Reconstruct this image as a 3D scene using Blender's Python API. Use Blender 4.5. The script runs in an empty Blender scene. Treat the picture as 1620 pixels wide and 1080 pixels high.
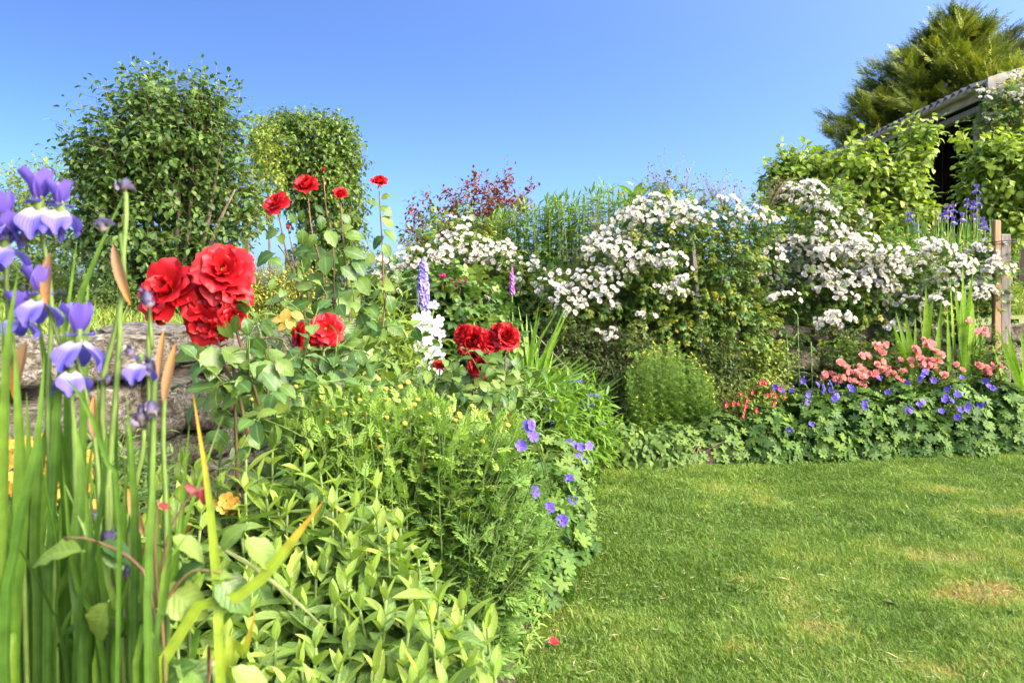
import bpy, math, random
import numpy as np
from mathutils import Matrix, Vector
rng = np.random.default_rng(11)
random.seed(11)
scene = bpy.context.scene
COL = scene.collection
F, CX, HY, CAMZ = 1200.0, 810.0, 490.0, 1.05      # photo pixels (1620 wide), horizon row, eye height in metres

# ------------------------------------------------------------------ camera, sky, sun, exposure
cam_d = bpy.data.cameras.new('camera')
cam_d.sensor_width = 36.0
cam_d.lens = F / 1620.0 * 36.0
cam_d.shift_y = (HY - 540.0) / 1620.0
cam_d.clip_start = 0.02
cam_d.clip_end = 2000.0
cam_d.dof.use_dof = True
cam_d.dof.focus_distance = 3.2
cam_d.dof.aperture_fstop = 9.0
cam = bpy.data.objects.new('camera', cam_d)
cam.location = (0, 0, CAMZ)
cam.rotation_euler = (math.radians(90), 0, 0)
COL.objects.link(cam)
scene.camera = cam

SUN_TO = Vector((0.54, -0.33, 0.78)).normalized()     # towards the sun
SUN_EL = math.asin(SUN_TO.z)
SUN_AZ = math.atan2(SUN_TO.x, SUN_TO.y)
world = bpy.data.worlds.new('World')
scene.world = world
world.use_nodes = True
wn, wl = world.node_tree.nodes, world.node_tree.links
wn.clear()
w_out = wn.new('ShaderNodeOutputWorld')
w_bg = wn.new('ShaderNodeBackground')
w_sky = wn.new('ShaderNodeTexSky')
w_sky.sky_type = 'NISHITA'
w_sky.sun_disc = False
w_sky.sun_elevation = SUN_EL
w_sky.sun_rotation = SUN_AZ
w_sky.altitude = 0.0
w_sky.air_density = 1.0
w_sky.dust_density = 5.5
w_sky.ozone_density = 3.0
w_tc = wn.new('ShaderNodeTexCoord')
w_map = wn.new('ShaderNodeMapping')
w_map.inputs['Scale'].default_value = (1.0, 1.0, 1.7)
w_hsv = wn.new('ShaderNodeHueSaturation')
w_hsv.inputs['Hue'].default_value = 0.499
w_hsv.inputs['Saturation'].default_value = 1.06
w_hsv.inputs['Value'].default_value = 1.0
wl.new(w_tc.outputs['Generated'], w_map.inputs['Vector'])
wl.new(w_map.outputs['Vector'], w_sky.inputs['Vector'])
wl.new(w_sky.outputs['Color'], w_hsv.inputs['Color'])
w_n1 = wn.new('ShaderNodeVectorMath'); w_n1.operation = 'SCALE'; w_n1.inputs['Scale'].default_value = 1 / 2.3
w_gam = wn.new('ShaderNodeGamma'); w_gam.inputs['Gamma'].default_value = 1.6      # a clear, contrasty sky
w_n2 = wn.new('ShaderNodeVectorMath'); w_n2.operation = 'SCALE'; w_n2.inputs['Scale'].default_value = 2.3
wl.new(w_hsv.outputs['Color'], w_n1.inputs[0]); wl.new(w_n1.outputs[0], w_gam.inputs['Color'])
wl.new(w_gam.outputs['Color'], w_n2.inputs[0]); wl.new(w_n2.outputs[0], w_bg.inputs['Color'])
w_bg.inputs['Strength'].default_value = 0.15
wl.new(w_bg.outputs['Background'], w_out.inputs['Surface'])

sun_d = bpy.data.lights.new('sun', 'SUN')
sun_d.energy = 2.2
sun_d.angle = math.radians(22.0)
sun_d.color = (1.0, 0.94, 0.84)
sun = bpy.data.objects.new('sun', sun_d)
sun.rotation_euler = SUN_TO.to_track_quat('Z', 'Y').to_euler()
sun.location = (3, -2, 9)
COL.objects.link(sun)

scene.view_settings.view_transform = 'Standard'
scene.view_settings.look = 'None'
scene.view_settings.exposure = 1.38
scene.view_settings.gamma = 1.0
scene.view_settings.use_curve_mapping = False
scene.render.engine = 'CYCLES'
cy = scene.cycles
cy.max_bounces = 8
cy.diffuse_bounces = 3
cy.glossy_bounces = 2
cy.transmission_bounces = 4
cy.transparent_max_bounces = 4
cy.use_denoising = True

# ------------------------------------------------------------------ helpers
UP = np.array([0.0, 0.0, 1.0])

def P(px, py, Y):
    """a photo pixel (1620 wide) at depth Y metres -> a point of the garden"""
    return np.array([(px - CX) / F * Y, Y, CAMZ - (py - HY) / F * Y])

def nrm(a):
    a = np.asarray(a, float)
    return a / np.maximum(np.linalg.norm(a, axis=-1, keepdims=True), 1e-9)

class Proto:
    """a small mesh kept as arrays: verts, faces, uv per vertex, material slot per face"""
    def __init__(s, v, f, uv=None, mi=None):
        s.v = np.asarray(v, float).reshape(-1, 3)
        s.f = [tuple(int(i) for i in q) for q in f]
        s.uv = np.asarray(uv, float) if uv is not None else np.zeros((len(s.v), 2))
        s.mi = list(mi) if mi is not None else [0] * len(s.f)
        s.loops = np.array([i for q in s.f for i in q], np.int32)
        s.sizes = np.array([len(q) for q in s.f], np.int32)
        s._mesh = {}
    def xf(s, M):
        M = np.asarray(M, float)
        return Proto(s.v @ M[:3, :3].T + M[:3, 3], s.f, s.uv, s.mi)
    def mesh(s, name, mats):
        key = tuple(m.name for m in mats)
        if key not in s._mesh:
            s._mesh[key] = build_mesh(name, [(s, None, None)], mats)
        return s._mesh[key]

def join(protos):
    v, f, uv, mi, o = [], [], [], [], 0
    for p in protos:
        v.append(p.v); uv.append(p.uv); mi += p.mi
        f += [tuple(i + o for i in q) for q in p.f]
        o += len(p.v)
    return Proto(np.vstack(v), f, np.vstack(uv), mi)

def build_mesh(name, items, mats, smooth=True):
    """items: (proto, Nx4x4 or None, per-copy variation or None) -> ONE mesh"""
    V, UV, L, S, MI, A, off = [], [], [], [], [], [], 0
    for p, M, var in items:
        if M is None:
            V.append(p.v); UV.append(p.uv); L.append(p.loops + off); S.append(p.sizes); MI.append(p.mi)
            A.append(np.zeros(len(p.v)) if var is None else np.full(len(p.v), float(var)))
            off += len(p.v)
            continue
        M = np.asarray(M, float)
        n = len(M)
        if n == 0:
            continue
        vv = np.einsum('nij,kj->nki', M[:, :3, :3], p.v) + M[:, None, :3, 3]
        V.append(vv.reshape(-1, 3))
        UV.append(np.tile(p.uv, (n, 1)))
        L.append((p.loops[None, :] + (np.arange(n) * len(p.v))[:, None] + off).reshape(-1))
        S.append(np.tile(p.sizes, n))
        MI.append(np.tile(p.mi, n))
        var = rng.random(n) if var is None else np.asarray(var, float)
        A.append(np.repeat(var, len(p.v)))
        off += n * len(p.v)
    me = bpy.data.meshes.new(name)
    if not V:
        return me
    V = np.vstack(V); UV = np.vstack(UV); L = np.concatenate(L); S = np.concatenate(S); MI = np.concatenate(MI); A = np.concatenate(A)
    me.vertices.add(len(V)); me.vertices.foreach_set('co', V.astype(np.float32).ravel())
    me.loops.add(len(L)); me.loops.foreach_set('vertex_index', L.astype(np.int32))
    me.polygons.add(len(S))
    me.polygons.foreach_set('loop_start', np.concatenate([[0], np.cumsum(S)[:-1]]).astype(np.int32))
    me.polygons.foreach_set('material_index', np.asarray(MI, np.int32))
    me.polygons.foreach_set('use_smooth', np.full(len(S), smooth))
    uvl = me.uv_layers.new(name='UVMap')
    uvl.data.foreach_set('uv', UV[L].astype(np.float32).ravel())
    at = me.attributes.new('v', 'FLOAT', 'POINT')
    at.data.foreach_set('value', A.astype(np.float32))
    for m in mats:
        me.materials.append(m)
    me.update(calc_edges=True)
    return me

WM = {}
def _link(o, parent, M):
    M = Matrix.Identity(4) if M is None else Matrix(np.asarray(M).tolist())
    WM[o.name] = M
    if parent is not None:
        o.parent = parent
        o.matrix_basis = WM[parent.name].inverted() @ M
    else:
        o.matrix_basis = M
    COL.objects.link(o)
    return o

def T(p):
    m = np.eye(4); m[:3, 3] = p
    return m

def thing(name, label, cat, loc, group=None):
    o = bpy.data.objects.new(name, None)
    o.empty_display_size = 0.1
    o['label'] = label; o['category'] = cat
    if group: o['group'] = group
    return _link(o, None, T(loc))

def put(name, me, parent=None, M=None, **props):
    o = bpy.data.objects.new(name, me)
    for k, v in props.items(): o[k] = v
    return _link(o, parent, M)

def solid(name, proto, mat, parent=None, smooth=False, **props):
    """proto in world coordinates -> an object whose origin is its parent's origin"""
    base = np.zeros(3) if parent is None else np.array(WM[parent.name].to_translation())
    q = Proto(proto.v - base, proto.f, proto.uv, proto.mi)
    me = build_mesh(name, [(q, None, None)], mat if isinstance(mat, (list, tuple)) else [mat], smooth)
    return put(name, me, parent, T(base), **props)

def frames(pos, d, up, s=1.0, sx=None):
    """Nx4x4: local Y along d, local Z near up"""
    pos = np.asarray(pos, float); d = nrm(d); n = len(pos)
    up = np.broadcast_to(np.asarray(up, float), d.shape)
    x = np.cross(d, up)
    bad = np.linalg.norm(x, axis=1) < 1e-4
    if bad.any(): x[bad] = np.cross(d[bad], np.array([0.93, 0.31, 0.2]))
    x = nrm(x); z = np.cross(x, d)
    s = np.broadcast_to(np.asarray(s, float), (n,))
    sx = s if sx is None else np.broadcast_to(np.asarray(sx, float), (n,))
    M = np.zeros((n, 4, 4)); M[:, 3, 3] = 1
    M[:, :3, 0] = x * sx[:, None]; M[:, :3, 1] = d * s[:, None]; M[:, :3, 2] = z * s[:, None]; M[:, :3, 3] = pos
    return M

def rdir(n, zlo=-1, zhi=1):
    z = rng.uniform(zlo, zhi, n); a = rng.uniform(0, 2 * math.pi, n); r = np.sqrt(1 - z * z)
    return np.stack([r * np.cos(a), r * np.sin(a), z], 1)

def put_copies(parent, M, protos, mats, n_ind, name='leaf', stuff='foliage', var=None, near=True, label=None):
    """the nearest n_ind copies as objects of their own, the rest joined into one stuff part"""
    M = np.asarray(M, float); n = len(M)
    if n == 0: return
    if near:
        order = np.argsort(np.linalg.norm(M[:, :3, 3] - np.array([0, 0, CAMZ]), axis=1))
    else:
        order = rng.permutation(n)
    n_ind = min(n_ind, n)
    for q, i in enumerate(order[:n_ind]):
        p = protos[q % len(protos)]
        o = put(name, p.mesh(name, mats), parent, M[i])
        if label: o['label'] = label
    rest = order[n_ind:]
    if len(rest):
        base = np.array(WM[parent.name].to_translation())
        R = M[rest].copy(); R[:, :3, 3] -= base
        k = len(protos)
        v = None if var is None else np.asarray(var)[rest]
        items = [(protos[j], R[j::k], None if v is None else v[j::k]) for j in range(k)]
        put(stuff, build_mesh(stuff, items, mats), parent, T(base), kind='stuff')

def stuff_part(parent, items, mats, name, kind='stuff', smooth=True):
    base = np.array(WM[parent.name].to_translation()) if parent is not None else np.zeros(3)
    out = []
    for p, M, var in items:
        M = np.array(M, float); M[:, :3, 3] -= base
        out.append((p, M, var))
    return put(name, build_mesh(name, out, mats, smooth), parent, T(base), kind=kind)

def spline(pts, n=12):
    pts = np.asarray(pts, float)
    if len(pts) == 2: return pts[0] + (pts[1] - pts[0]) * np.linspace(0, 1, n)[:, None]
    q = np.vstack([2 * pts[0] - pts[1], pts, 2 * pts[-1] - pts[-2]])
    out = []
    m = len(pts) - 1
    for k in range(n):
        t = k / (n - 1) * m; i = min(int(t), m - 1); u = t - i
        a, b, c, d = q[i], q[i + 1], q[i + 2], q[i + 3]
        out.append(0.5 * (2 * b + (c - a) * u + (2 * a - 5 * b + 4 * c - d) * u * u + (3 * b - a - 3 * c + d) * u ** 3))
    return np.array(out)

def tube(pts, r0, r1=None, sides=5, closed_tip=True):
    pts = np.asarray(pts, float); n = len(pts)
    r1 = r0 * 0.5 if r1 is None else r1
    tan = nrm(np.gradient(pts, axis=0))
    ref = np.array([0.31, 0.87, 0.12])
    x = nrm(np.cross(tan, ref)); y = np.cross(tan, x)
    v, uv, f = [], [], []
    for i in range(n):
        r = r0 + (r1 - r0) * i / max(n - 1, 1)
        for k in range(sides):
            a = 2 * math.pi * k / sides
            v.append(pts[i] + r * (math.cos(a) * x[i] + math.sin(a) * y[i])); uv.append((k / sides, i / (n - 1)))
    for i in range(n - 1):
        for k in range(sides):
            a, b = i * sides + k, i * sides + (k + 1) % sides
            f.append((a, b, b + sides, a + sides))
    f.append(tuple(range(sides))[::-1]); f.append(tuple(range((n - 1) * sides, n * sides)))
    return Proto(v, f, uv)

def tubes_stuff(parent, lines, r0, r1, mat, name='twigs', sides=4):
    solid(name, join([tube(l, r0, r1, sides) for l in lines]), mat, parent, True, kind='stuff')

def box(cx, cy, cz, sx, sy, sz, bev=0.0, rz=0.0):
    b = min(bev, sx / 2.1, sy / 2.1, sz / 2.1)
    hx, hy, hz = sx / 2, sy / 2, sz / 2
    v, f = [], []
    if b <= 0:
        v = [(x, y, z) for z in (-hz, hz) for y in (-hy, hy) for x in (-hx, hx)]
        f = [(0, 2, 3, 1), (4, 5, 7, 6), (0, 1, 5, 4), (2, 6, 7, 3), (0, 4, 6, 2), (1, 3, 7, 5)]
    else:
        ring = lambda x, y, z: [(-x, -y, z), (x, -y, z), (x, y, z), (-x, y, z)]
        for (q, z) in ((b, -hz), (0, -hz + b), (0, hz - b), (b, hz)):
            x, y = hx - q, hy - q
            v += [(-x + b, -y, z), (x - b, -y, z), (x, -y + b, z), (x, y - b, z), (x - b, y, z), (-x + b, y, z), (-x, y - b, z), (-x, -y + b, z)]
        for k in range(3):
            for i in range(8):
                a, c = k * 8 + i, k * 8 + (i + 1) % 8
                f.append((a, c, c + 8, a + 8))
        f.append(tuple(range(8))[::-1]); f.append(tuple(range(24, 32)))
    v = np.array(v, float)
    c, s = math.cos(rz), math.sin(rz)
    v = np.stack([v[:, 0] * c - v[:, 1] * s + cx, v[:, 0] * s + v[:, 1] * c + cy, v[:, 2] + cz], 1)
    return Proto(v, f, np.stack([v[:, 0], v[:, 2]], 1))

# --- value noise
def _h(i, j, k):
    return np.modf(np.abs(np.sin(i * 127.1 + j * 311.7 + k * 74.7) * 43758.5453))[0]
def vnoise(x, y, k=0):
    xi, yi = np.floor(x), np.floor(y); u, w = x - xi, y - yi
    u = u * u * (3 - 2 * u); w = w * w * (3 - 2 * w)
    return (_h(xi, yi, k) * (1 - u) + _h(xi + 1, yi, k) * u) * (1 - w) + (_h(xi, yi + 1, k) * (1 - u) + _h(xi + 1, yi + 1, k) * u) * w
def fbm(x, y, k=0, o=4):
    s, a, t = 0, 0.5, 0
    for q in range(o):
        s = s + a * vnoise(x, y, k + q); t += a; a *= 0.5; x = x * 2.03; y = y * 2.03
    return s / t

# ------------------------------------------------------------------ leaf and petal shapes (unit length along +Y)
def leaf(n=5, W=0.4, a=0.42, pw=1.0, fold=0.18, curl=0.5, twist=0.0, serr=0.0, wave=0.0, stalk=0.0, tipw=0.02):
    k = math.log(0.5) / math.log(a)
    v, uv, f = [], [], []
    y = z = 0.0
    for i in range(n + 1):
        t = i / n
        w = W / 2 * max(math.sin(math.pi * min(t ** k, 1.0)), 0) ** pw
        w = max(w, W * (tipw if i else 0.05))
        if serr and 0 < i < n: w *= 1 + (serr if i % 2 else -serr)
        th = -curl * t
        if i: y += math.cos(th) / n; z += math.sin(th) / n
        tw = twist * t
        ex = math.cos(tw) * w; ez = math.sin(tw) * w
        wv = wave * math.sin(i * 2.1) * w
        v += [(-ex, y, z + fold * w - ez + wv), (0, y, z), (ex, y, z + fold * w + ez - wv)]
        uv += [(0, t), (0.5, t), (1, t)]
    for i in range(n):
        b = i * 3
        f += [(b, b + 1, b + 4, b + 3), (b + 1, b + 2, b + 5, b + 4)]
    p = Proto(v, f, uv)
    if stalk:
        p.v[:, 1] = stalk + p.v[:, 1] * (1 - stalk)
        s = tube([(0, 0, 0), (0, stalk * 1.05, 0)], W * 0.035, W * 0.03, 3)
        s.uv[:] = (0.5, 0.0)
        p = join([p, s])
    return p

def compound(pairs=2, L=0.42, W=0.6, lw=None, curl=0.35, end=True, serr=0.0, n=4, spread=0.9):
    """a pinnate leaf: stalk with paired leaflets and one at the end, unit length"""
    out = []
    lf = leaf(n, W, 0.45, 1.0, 0.15, curl, serr=serr)
    tot = 1.0 - (L if end else 0)
    pos, dr, sc = [], [], []
    for i in range(pairs):
        t = tot * (i + 0.9) / (pairs + (0.15 if end else 0))
        for s in (-1, 1):
            pos.append((0, t, -0.05 * t)); dr.append((s * spread, 0.55, -0.15)); sc.append(L * (0.8 + 0.2 * i / max(pairs - 1, 1)))
    if end:
        pos.append((0, tot, -0.05 * tot)); dr.append((0, 1, -0.25)); sc.append(L)
    M = frames(np.array(pos), np.array(dr), UP, np.array(sc))
    out = [lf.xf(m) for m in M]
    st = tube([(0, 0, 0.03), (0, tot * 0.5, 0), (0, tot, -0.05 * tot)], 0.014, 0.008, 3)
    st.uv[:] = (0.5, 0.0)
    return join(out + [st])

def lobed(lobes=7, depth=0.45, R=0.5, cup=0.25, span=330, sub=4, notch=True, stalk=0.5):
    """palmate leaf (cranesbill): disc with lobes, stalk comes in at the notch"""
    v = [(0, 0, 0)]; uv = [(0.5, 0.0)]; f = []
    n = lobes * sub
    for i in range(n + 1):
        th = math.radians(-span / 2 + span * i / n)
        ph = (i % sub) / sub
        c = abs(math.sin(math.pi * i / sub))
        r = R * (1 - depth + depth * c ** 0.7) * (1.0 + 0.05 * math.sin(i * 5.1)) * (0.92 + 0.12 * math.cos(th))
        z = cup * (r / R) ** 2 * R * 0.5 + (0.1 * R * (c - 0.5)) - 0.10 * R * (r / R) ** 4
        v.append((r * math.sin(th), r * math.cos(th), z)); uv.append((i / n * lobes, 1.0))
    for i in range(n): f.append((0, i + 2, i + 1))
    p = Proto(v, f, uv)
    p.v[:, 1] += 0.0
    if stalk:
        s = tube([(0, 0, 0), (0, -stalk * 0.25, -stalk * 0.5), (0, -stalk * 0.3, -stalk)], 0.018, 0.02, 3)
        s.uv[:] = (0.5, 0.0)
        p = join([p, s])
    return p

def disc_flower(pet=5, R=1.0, depth=0.35, cup=0.3, sub=4, eye=True, ctr=0.12):
    """open flower seen as one corolla facing +Z with separate petals"""
    parts = []
    for k in range(pet):
        a0 = 2 * math.pi * k / pet
        hw = math.pi / pet * 1.08
        v = [(0, 0, 0.0)]; uv = [(0.5, 0)]
        for i in range(sub + 1):
            u = -1 + 2 * i / sub
            r = R * (1 - depth * abs(u) ** 2.2)
            if i == sub // 2 and sub % 2 == 0: r *= 0.96
            a = a0 + hw * u
            rm = r * 0.55
            v.append((rm * math.cos(a), rm * math.sin(a), cup * 0.5 * R * 0.5 + 0.02 * (k % 2))); uv.append((i / sub, 0.5))
            v.append((r * math.cos(a), r * math.sin(a), cup * R * (0.8 + 0.2 * u * u) * 0.6 + 0.03 * R * ((k + i) % 2))); uv.append((i / sub, 1))
        f = []
        for i in range(sub):
            a, b, c, d = 1 + 2 * i, 2 + 2 * i, 3 + 2 * i, 4 + 2 * i
            f += [(0, a, c), (a, b, d, c)]
        parts.append(Proto(v, f, uv))
    if eye:
        v = [(0, 0, ctr * 1.3)] + [(ctr * math.cos(t), ctr * math.sin(t), 0.04) for t in np.linspace(0, 2 * math.pi, 7)[:-1]]
        f = [(0, 1 + i, 1 + (i + 1) % 6) for i in range(6)]
        parts.append(Proto(v, f, None, [1] * 6))
    return join(parts)

def rosette(rings, eye=True, seed=0):
    """double flower: rings of (n, radius, tilt degrees, size); faces +Z, unit radius"""
    r = np.random.default_rng(seed)
    pet = leaf(2, 0.85, 0.66, 0.55, 0.32, -0.7, tipw=0.55)
    out = []
    for (n, tilt, size, z) in rings:
        a0 = r.random() * 6.28
        for k in range(n):
            a = a0 + 2 * math.pi * k / n + r.normal(0, 0.12)
            t = math.radians(tilt + r.normal(0, 7))
            d = np.array([math.cos(a) * math.sin(t), math.sin(a) * math.sin(t), math.cos(t)])
            inward = np.array([-math.cos(a), -math.sin(a), 0.0])
            M = frames(np.array([[0, 0, z]]), d[None], (inward * math.cos(t) + UP * math.sin(t))[None], size * r.uniform(0.88, 1.1))
            out.append(pet.xf(M[0]))
    if eye:
        c = 0.2
        v = [(0, 0, c)] + [(c * math.cos(t), c * math.sin(t), 0.1) for t in np.linspace(0, 2 * math.pi, 7)[:-1]]
        out.append(Proto(v, [(0, 1 + i, 1 + (i + 1) % 6) for i in range(6)], None, [1] * 6))
    return join(out)

def ball(R=1.0, seg=6, rings=4, sz=1.0):
    v = [(0, 0, -R * sz)]; f = []
    for i in range(1, rings):
        p = -math.pi / 2 + math.pi * i / rings
        for k in range(seg):
            a = 2 * math.pi * (k + 0.5 * (i % 2)) / seg
            v.append((R * math.cos(p) * math.cos(a), R * math.cos(p) * math.sin(a), R * sz * math.sin(p)))
    v.append((0, 0, R * sz))
    for k in range(seg):
        f.append((0, 1 + (k + 1) % seg, 1 + k))
        for i in range(rings - 2):
            a, b = 1 + i * seg + k, 1 + i * seg + (k + 1) % seg
            f.append((a, b, b + seg, a + seg))
        l = 1 + (rings - 2) * seg
        f.append((l + k, l + (k + 1) % seg, len(v) - 1))
    return Proto(v, f, np.array([(0.5, (q[2] / (R * sz) + 1) / 2) for q in v]))

def petal(nx=4, ny=5, W=0.95, cup=0.25, reflex=0.5, ruffle=0.05, seed=0, a=0.62, neck=0.3):
    """one broad rose petal along +Y, hollow side +Z"""
    r = np.random.default_rng(seed)
    v, uv, f = [], [], []
    ph = r.uniform(0, 6.28, 3)
    for j in range(ny + 1):
        t = j / ny
        w = W / 2 * (neck + (1 - neck) * math.sin(min(t / a, 1.0) * math.pi / 2)) * (1.0 if t < a else math.sqrt(max(1 - ((t - a) / (1 - a)) ** 2 * 0.62, 0.05)))
        for i in range(nx + 1):
            u = -1 + 2 * i / nx
            x = w * u
            ang = -reflex * max(t - 0.55, 0) / 0.45
            y = t - 0.10 * (1 - math.cos(u * 1.2)) * t
            z = cup * (u * u) * w * 1.2 + cup * 0.6 * math.sin(t * 2.6) * -0.35 + 0.28 * ang * max(t - 0.5, 0)
            z += ruffle * t * t * (math.sin(u * 3.4 + ph[0]) + 0.55 * math.sin(u * 6.2 + ph[1] + t * 3))
            y += ruffle * 0.6 * t * t * math.sin(u * 5 + ph[2])
            v.append((x, y, z)); uv.append(((u + 1) / 2, t))
    for j in range(ny):
        for i in range(nx):
            b = j * (nx + 1) + i
            f.append((b, b + 1, b + nx + 2, b + nx + 1))
    return Proto(v, f, uv)

def blob(seed=0, R=1.0, rough=0.35, sz=1.0, seg=8, rings=6):
    """a crumpled knob (withered flower)"""
    r = np.random.default_rng(seed)
    p = ball(R, seg, rings, sz)
    p.v *= (1 + r.normal(0, rough, (len(p.v), 1)))
    return p

# ------------------------------------------------------------------ materials
def _nt(name):
    m = bpy.data.materials.new(name); m.use_nodes = True
    nt = m.node_tree; nt.nodes.clear()
    return m, nt.nodes, nt.links

def _rnd(N, L):
    oi = N.new('ShaderNodeObjectInfo'); at = N.new('ShaderNodeAttribute'); at.attribute_name = 'v'
    ad = N.new('ShaderNodeMath'); ad.operation = 'ADD'
    L.new(oi.outputs['Random'], ad.inputs[0]); L.new(at.outputs['Fac'], ad.inputs[1])
    fr = N.new('ShaderNodeMath'); fr.operation = 'FRACT'; L.new(ad.outputs[0], fr.inputs[0])
    return fr.outputs[0]

def _ramp(N, stops, interp='LINEAR'):
    r = N.new('ShaderNodeValToRGB'); e = r.color_ramp.elements
    r.color_ramp.interpolation = interp
    while len(e) < len(stops): e.new(0.5)
    for q, (pos, c) in zip(e, stops): q.position = pos; q.color = (*c, 1)
    return r

def _mixc(N, L, fac, a, b, mode='MIX'):
    m = N.new('ShaderNodeMix'); m.data_type = 'RGBA'; m.blend_type = mode
    for sock, val in ((m.inputs[0], fac), (m.inputs[6], a), (m.inputs[7], b)):
        if hasattr(val, 'is_output'): L.new(val, sock)
        elif isinstance(val, (int, float)): sock.default_value = val
        else: sock.default_value = (*val, 1)
    return m.outputs[2]

def leaf_mat(name, cols, rough=0.45, transl=0.32, rib=0.25, spec=0.45, ribcol=None, tip=None, tipstart=0.75, tcol=(1.25, 1.3, 0.55), veins=0.0, lines=0.0):
    """cols: colours picked at random per leaf; rib: how far the midrib is paler; tip: colour towards the leaf's end"""
    m, N, L = _nt(name)
    if cols[0][1] > cols[0][0]: cols = [(c[0] * 1.02, c[1] * 1.0, c[2] * 0.68) for c in cols]     # leaf greens lean to yellow
    spec *= 0.7; rough += 0.06
    n = len(cols)
    rp = _ramp(N, [(i / max(n - 1, 1), c) for i, c in enumerate(cols)])
    L.new(_rnd(N, L), rp.inputs[0])
    col = rp.outputs[0]
    uv = N.new('ShaderNodeUVMap'); sp = N.new('ShaderNodeSeparateXYZ'); L.new(uv.outputs[0], sp.inputs[0])
    if tip is not None:
        mr = N.new('ShaderNodeMapRange'); L.new(sp.outputs['Y'], mr.inputs[0]); mr.inputs[1].default_value = tipstart; mr.inputs[2].default_value = 1.0
        col = _mixc(N, L, mr.outputs[0], col, tip)
    if rib:
        su = N.new('ShaderNodeMath'); su.operation = 'SUBTRACT'; L.new(sp.outputs['X'], su.inputs[0]); su.inputs[1].default_value = 0.5
        ab = N.new('ShaderNodeMath'); ab.operation = 'ABSOLUTE'; L.new(su.outputs[0], ab.inputs[0])
        mr = N.new('ShaderNodeMapRange'); L.new(ab.outputs[0], mr.inputs[0]); mr.inputs[1].default_value = 0.02; mr.inputs[2].default_value = 0.10
        mr.inputs[3].default_value = rib; mr.inputs[4].default_value = 0.0
        rc = ribcol or tuple(min(1, c * 1.8 + 0.05) for c in cols[n // 2])
        col = _mixc(N, L, mr.outputs[0], col, rc)
    if lines:
        # parallel ribs that run the length of a blade
        mu = N.new('ShaderNodeMath'); mu.operation = 'MULTIPLY'; L.new(sp.outputs['X'], mu.inputs[0]); mu.inputs[1].default_value = 47.0
        si = N.new('ShaderNodeMath'); si.operation = 'SINE'; L.new(mu.outputs[0], si.inputs[0])
        m3 = N.new('ShaderNodeMapRange'); L.new(si.outputs[0], m3.inputs[0]); m3.inputs[1].default_value = -1.0; m3.inputs[2].default_value = 1.0
        m3.inputs[3].default_value = 1.0 - lines; m3.inputs[4].default_value = 1.0 + lines
        c3 = N.new('ShaderNodeCombineColor')
        for i in range(3): L.new(m3.outputs[0], c3.inputs[i])
        col = _mixc(N, L, 1.0, col, c3.outputs[0], 'MULTIPLY')
    nz = N.new('ShaderNodeTexNoise'); nz.inputs['Scale'].default_value = 60.0; nz.inputs['Detail'].default_value = 2
    tc = N.new('ShaderNodeTexCoord'); L.new(tc.outputs['Object'], nz.inputs['Vector'])
    mr2 = N.new('ShaderNodeMapRange'); L.new(nz.outputs['Fac'], mr2.inputs[0]); mr2.inputs[1].default_value = 0.3; mr2.inputs[2].default_value = 0.7
    mr2.inputs[3].default_value = 0.78; mr2.inputs[4].default_value = 1.2
    cb = N.new('ShaderNodeCombineColor')
    for i in range(3): L.new(mr2.outputs[0], cb.inputs[i])
    col = _mixc(N, L, 1.0, col, cb.outputs[0], 'MULTIPLY')
    pb = N.new('ShaderNodeBsdfPrincipled'); L.new(col, pb.inputs['Base Color'])
    pb.inputs['Roughness'].default_value = rough; pb.inputs['Specular IOR Level'].default_value = spec
    if veins:
        # side veins run out from the midrib: fine relief
        wv = N.new('ShaderNodeMath'); wv.operation = 'MULTIPLY'; L.new(ab.outputs[0], wv.inputs[0]); wv.inputs[1].default_value = -0.55
        wa = N.new('ShaderNodeMath'); wa.operation = 'ADD'; L.new(sp.outputs['Y'], wa.inputs[0]); L.new(wv.outputs[0], wa.inputs[1])
        wm = N.new('ShaderNodeMath'); wm.operation = 'MULTIPLY'; L.new(wa.outputs[0], wm.inputs[0]); wm.inputs[1].default_value = 52.0
        ws = N.new('ShaderNodeMath'); ws.operation = 'SINE'; L.new(wm.outputs[0], ws.inputs[0])
        bp = N.new('ShaderNodeBump'); bp.inputs['Strength'].default_value = veins; bp.inputs['Distance'].default_value = 0.004
        L.new(ws.outputs[0], bp.inputs['Height']); L.new(bp.outputs[0], pb.inputs['Normal'])
    tr = N.new('ShaderNodeBsdfTranslucent')
    L.new(_mixc(N, L, 1.0, col, tcol, 'MULTIPLY'), tr.inputs['Color'])
    mx = N.new('ShaderNodeMixShader'); mx.inputs[0].default_value = transl
    L.new(pb.outputs[0], mx.inputs[1]); L.new(tr.outputs[0], mx.inputs[2])
    out = N.new('ShaderNodeOutputMaterial'); L.new(mx.outputs[0], out.inputs['Surface'])
    return m

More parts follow.
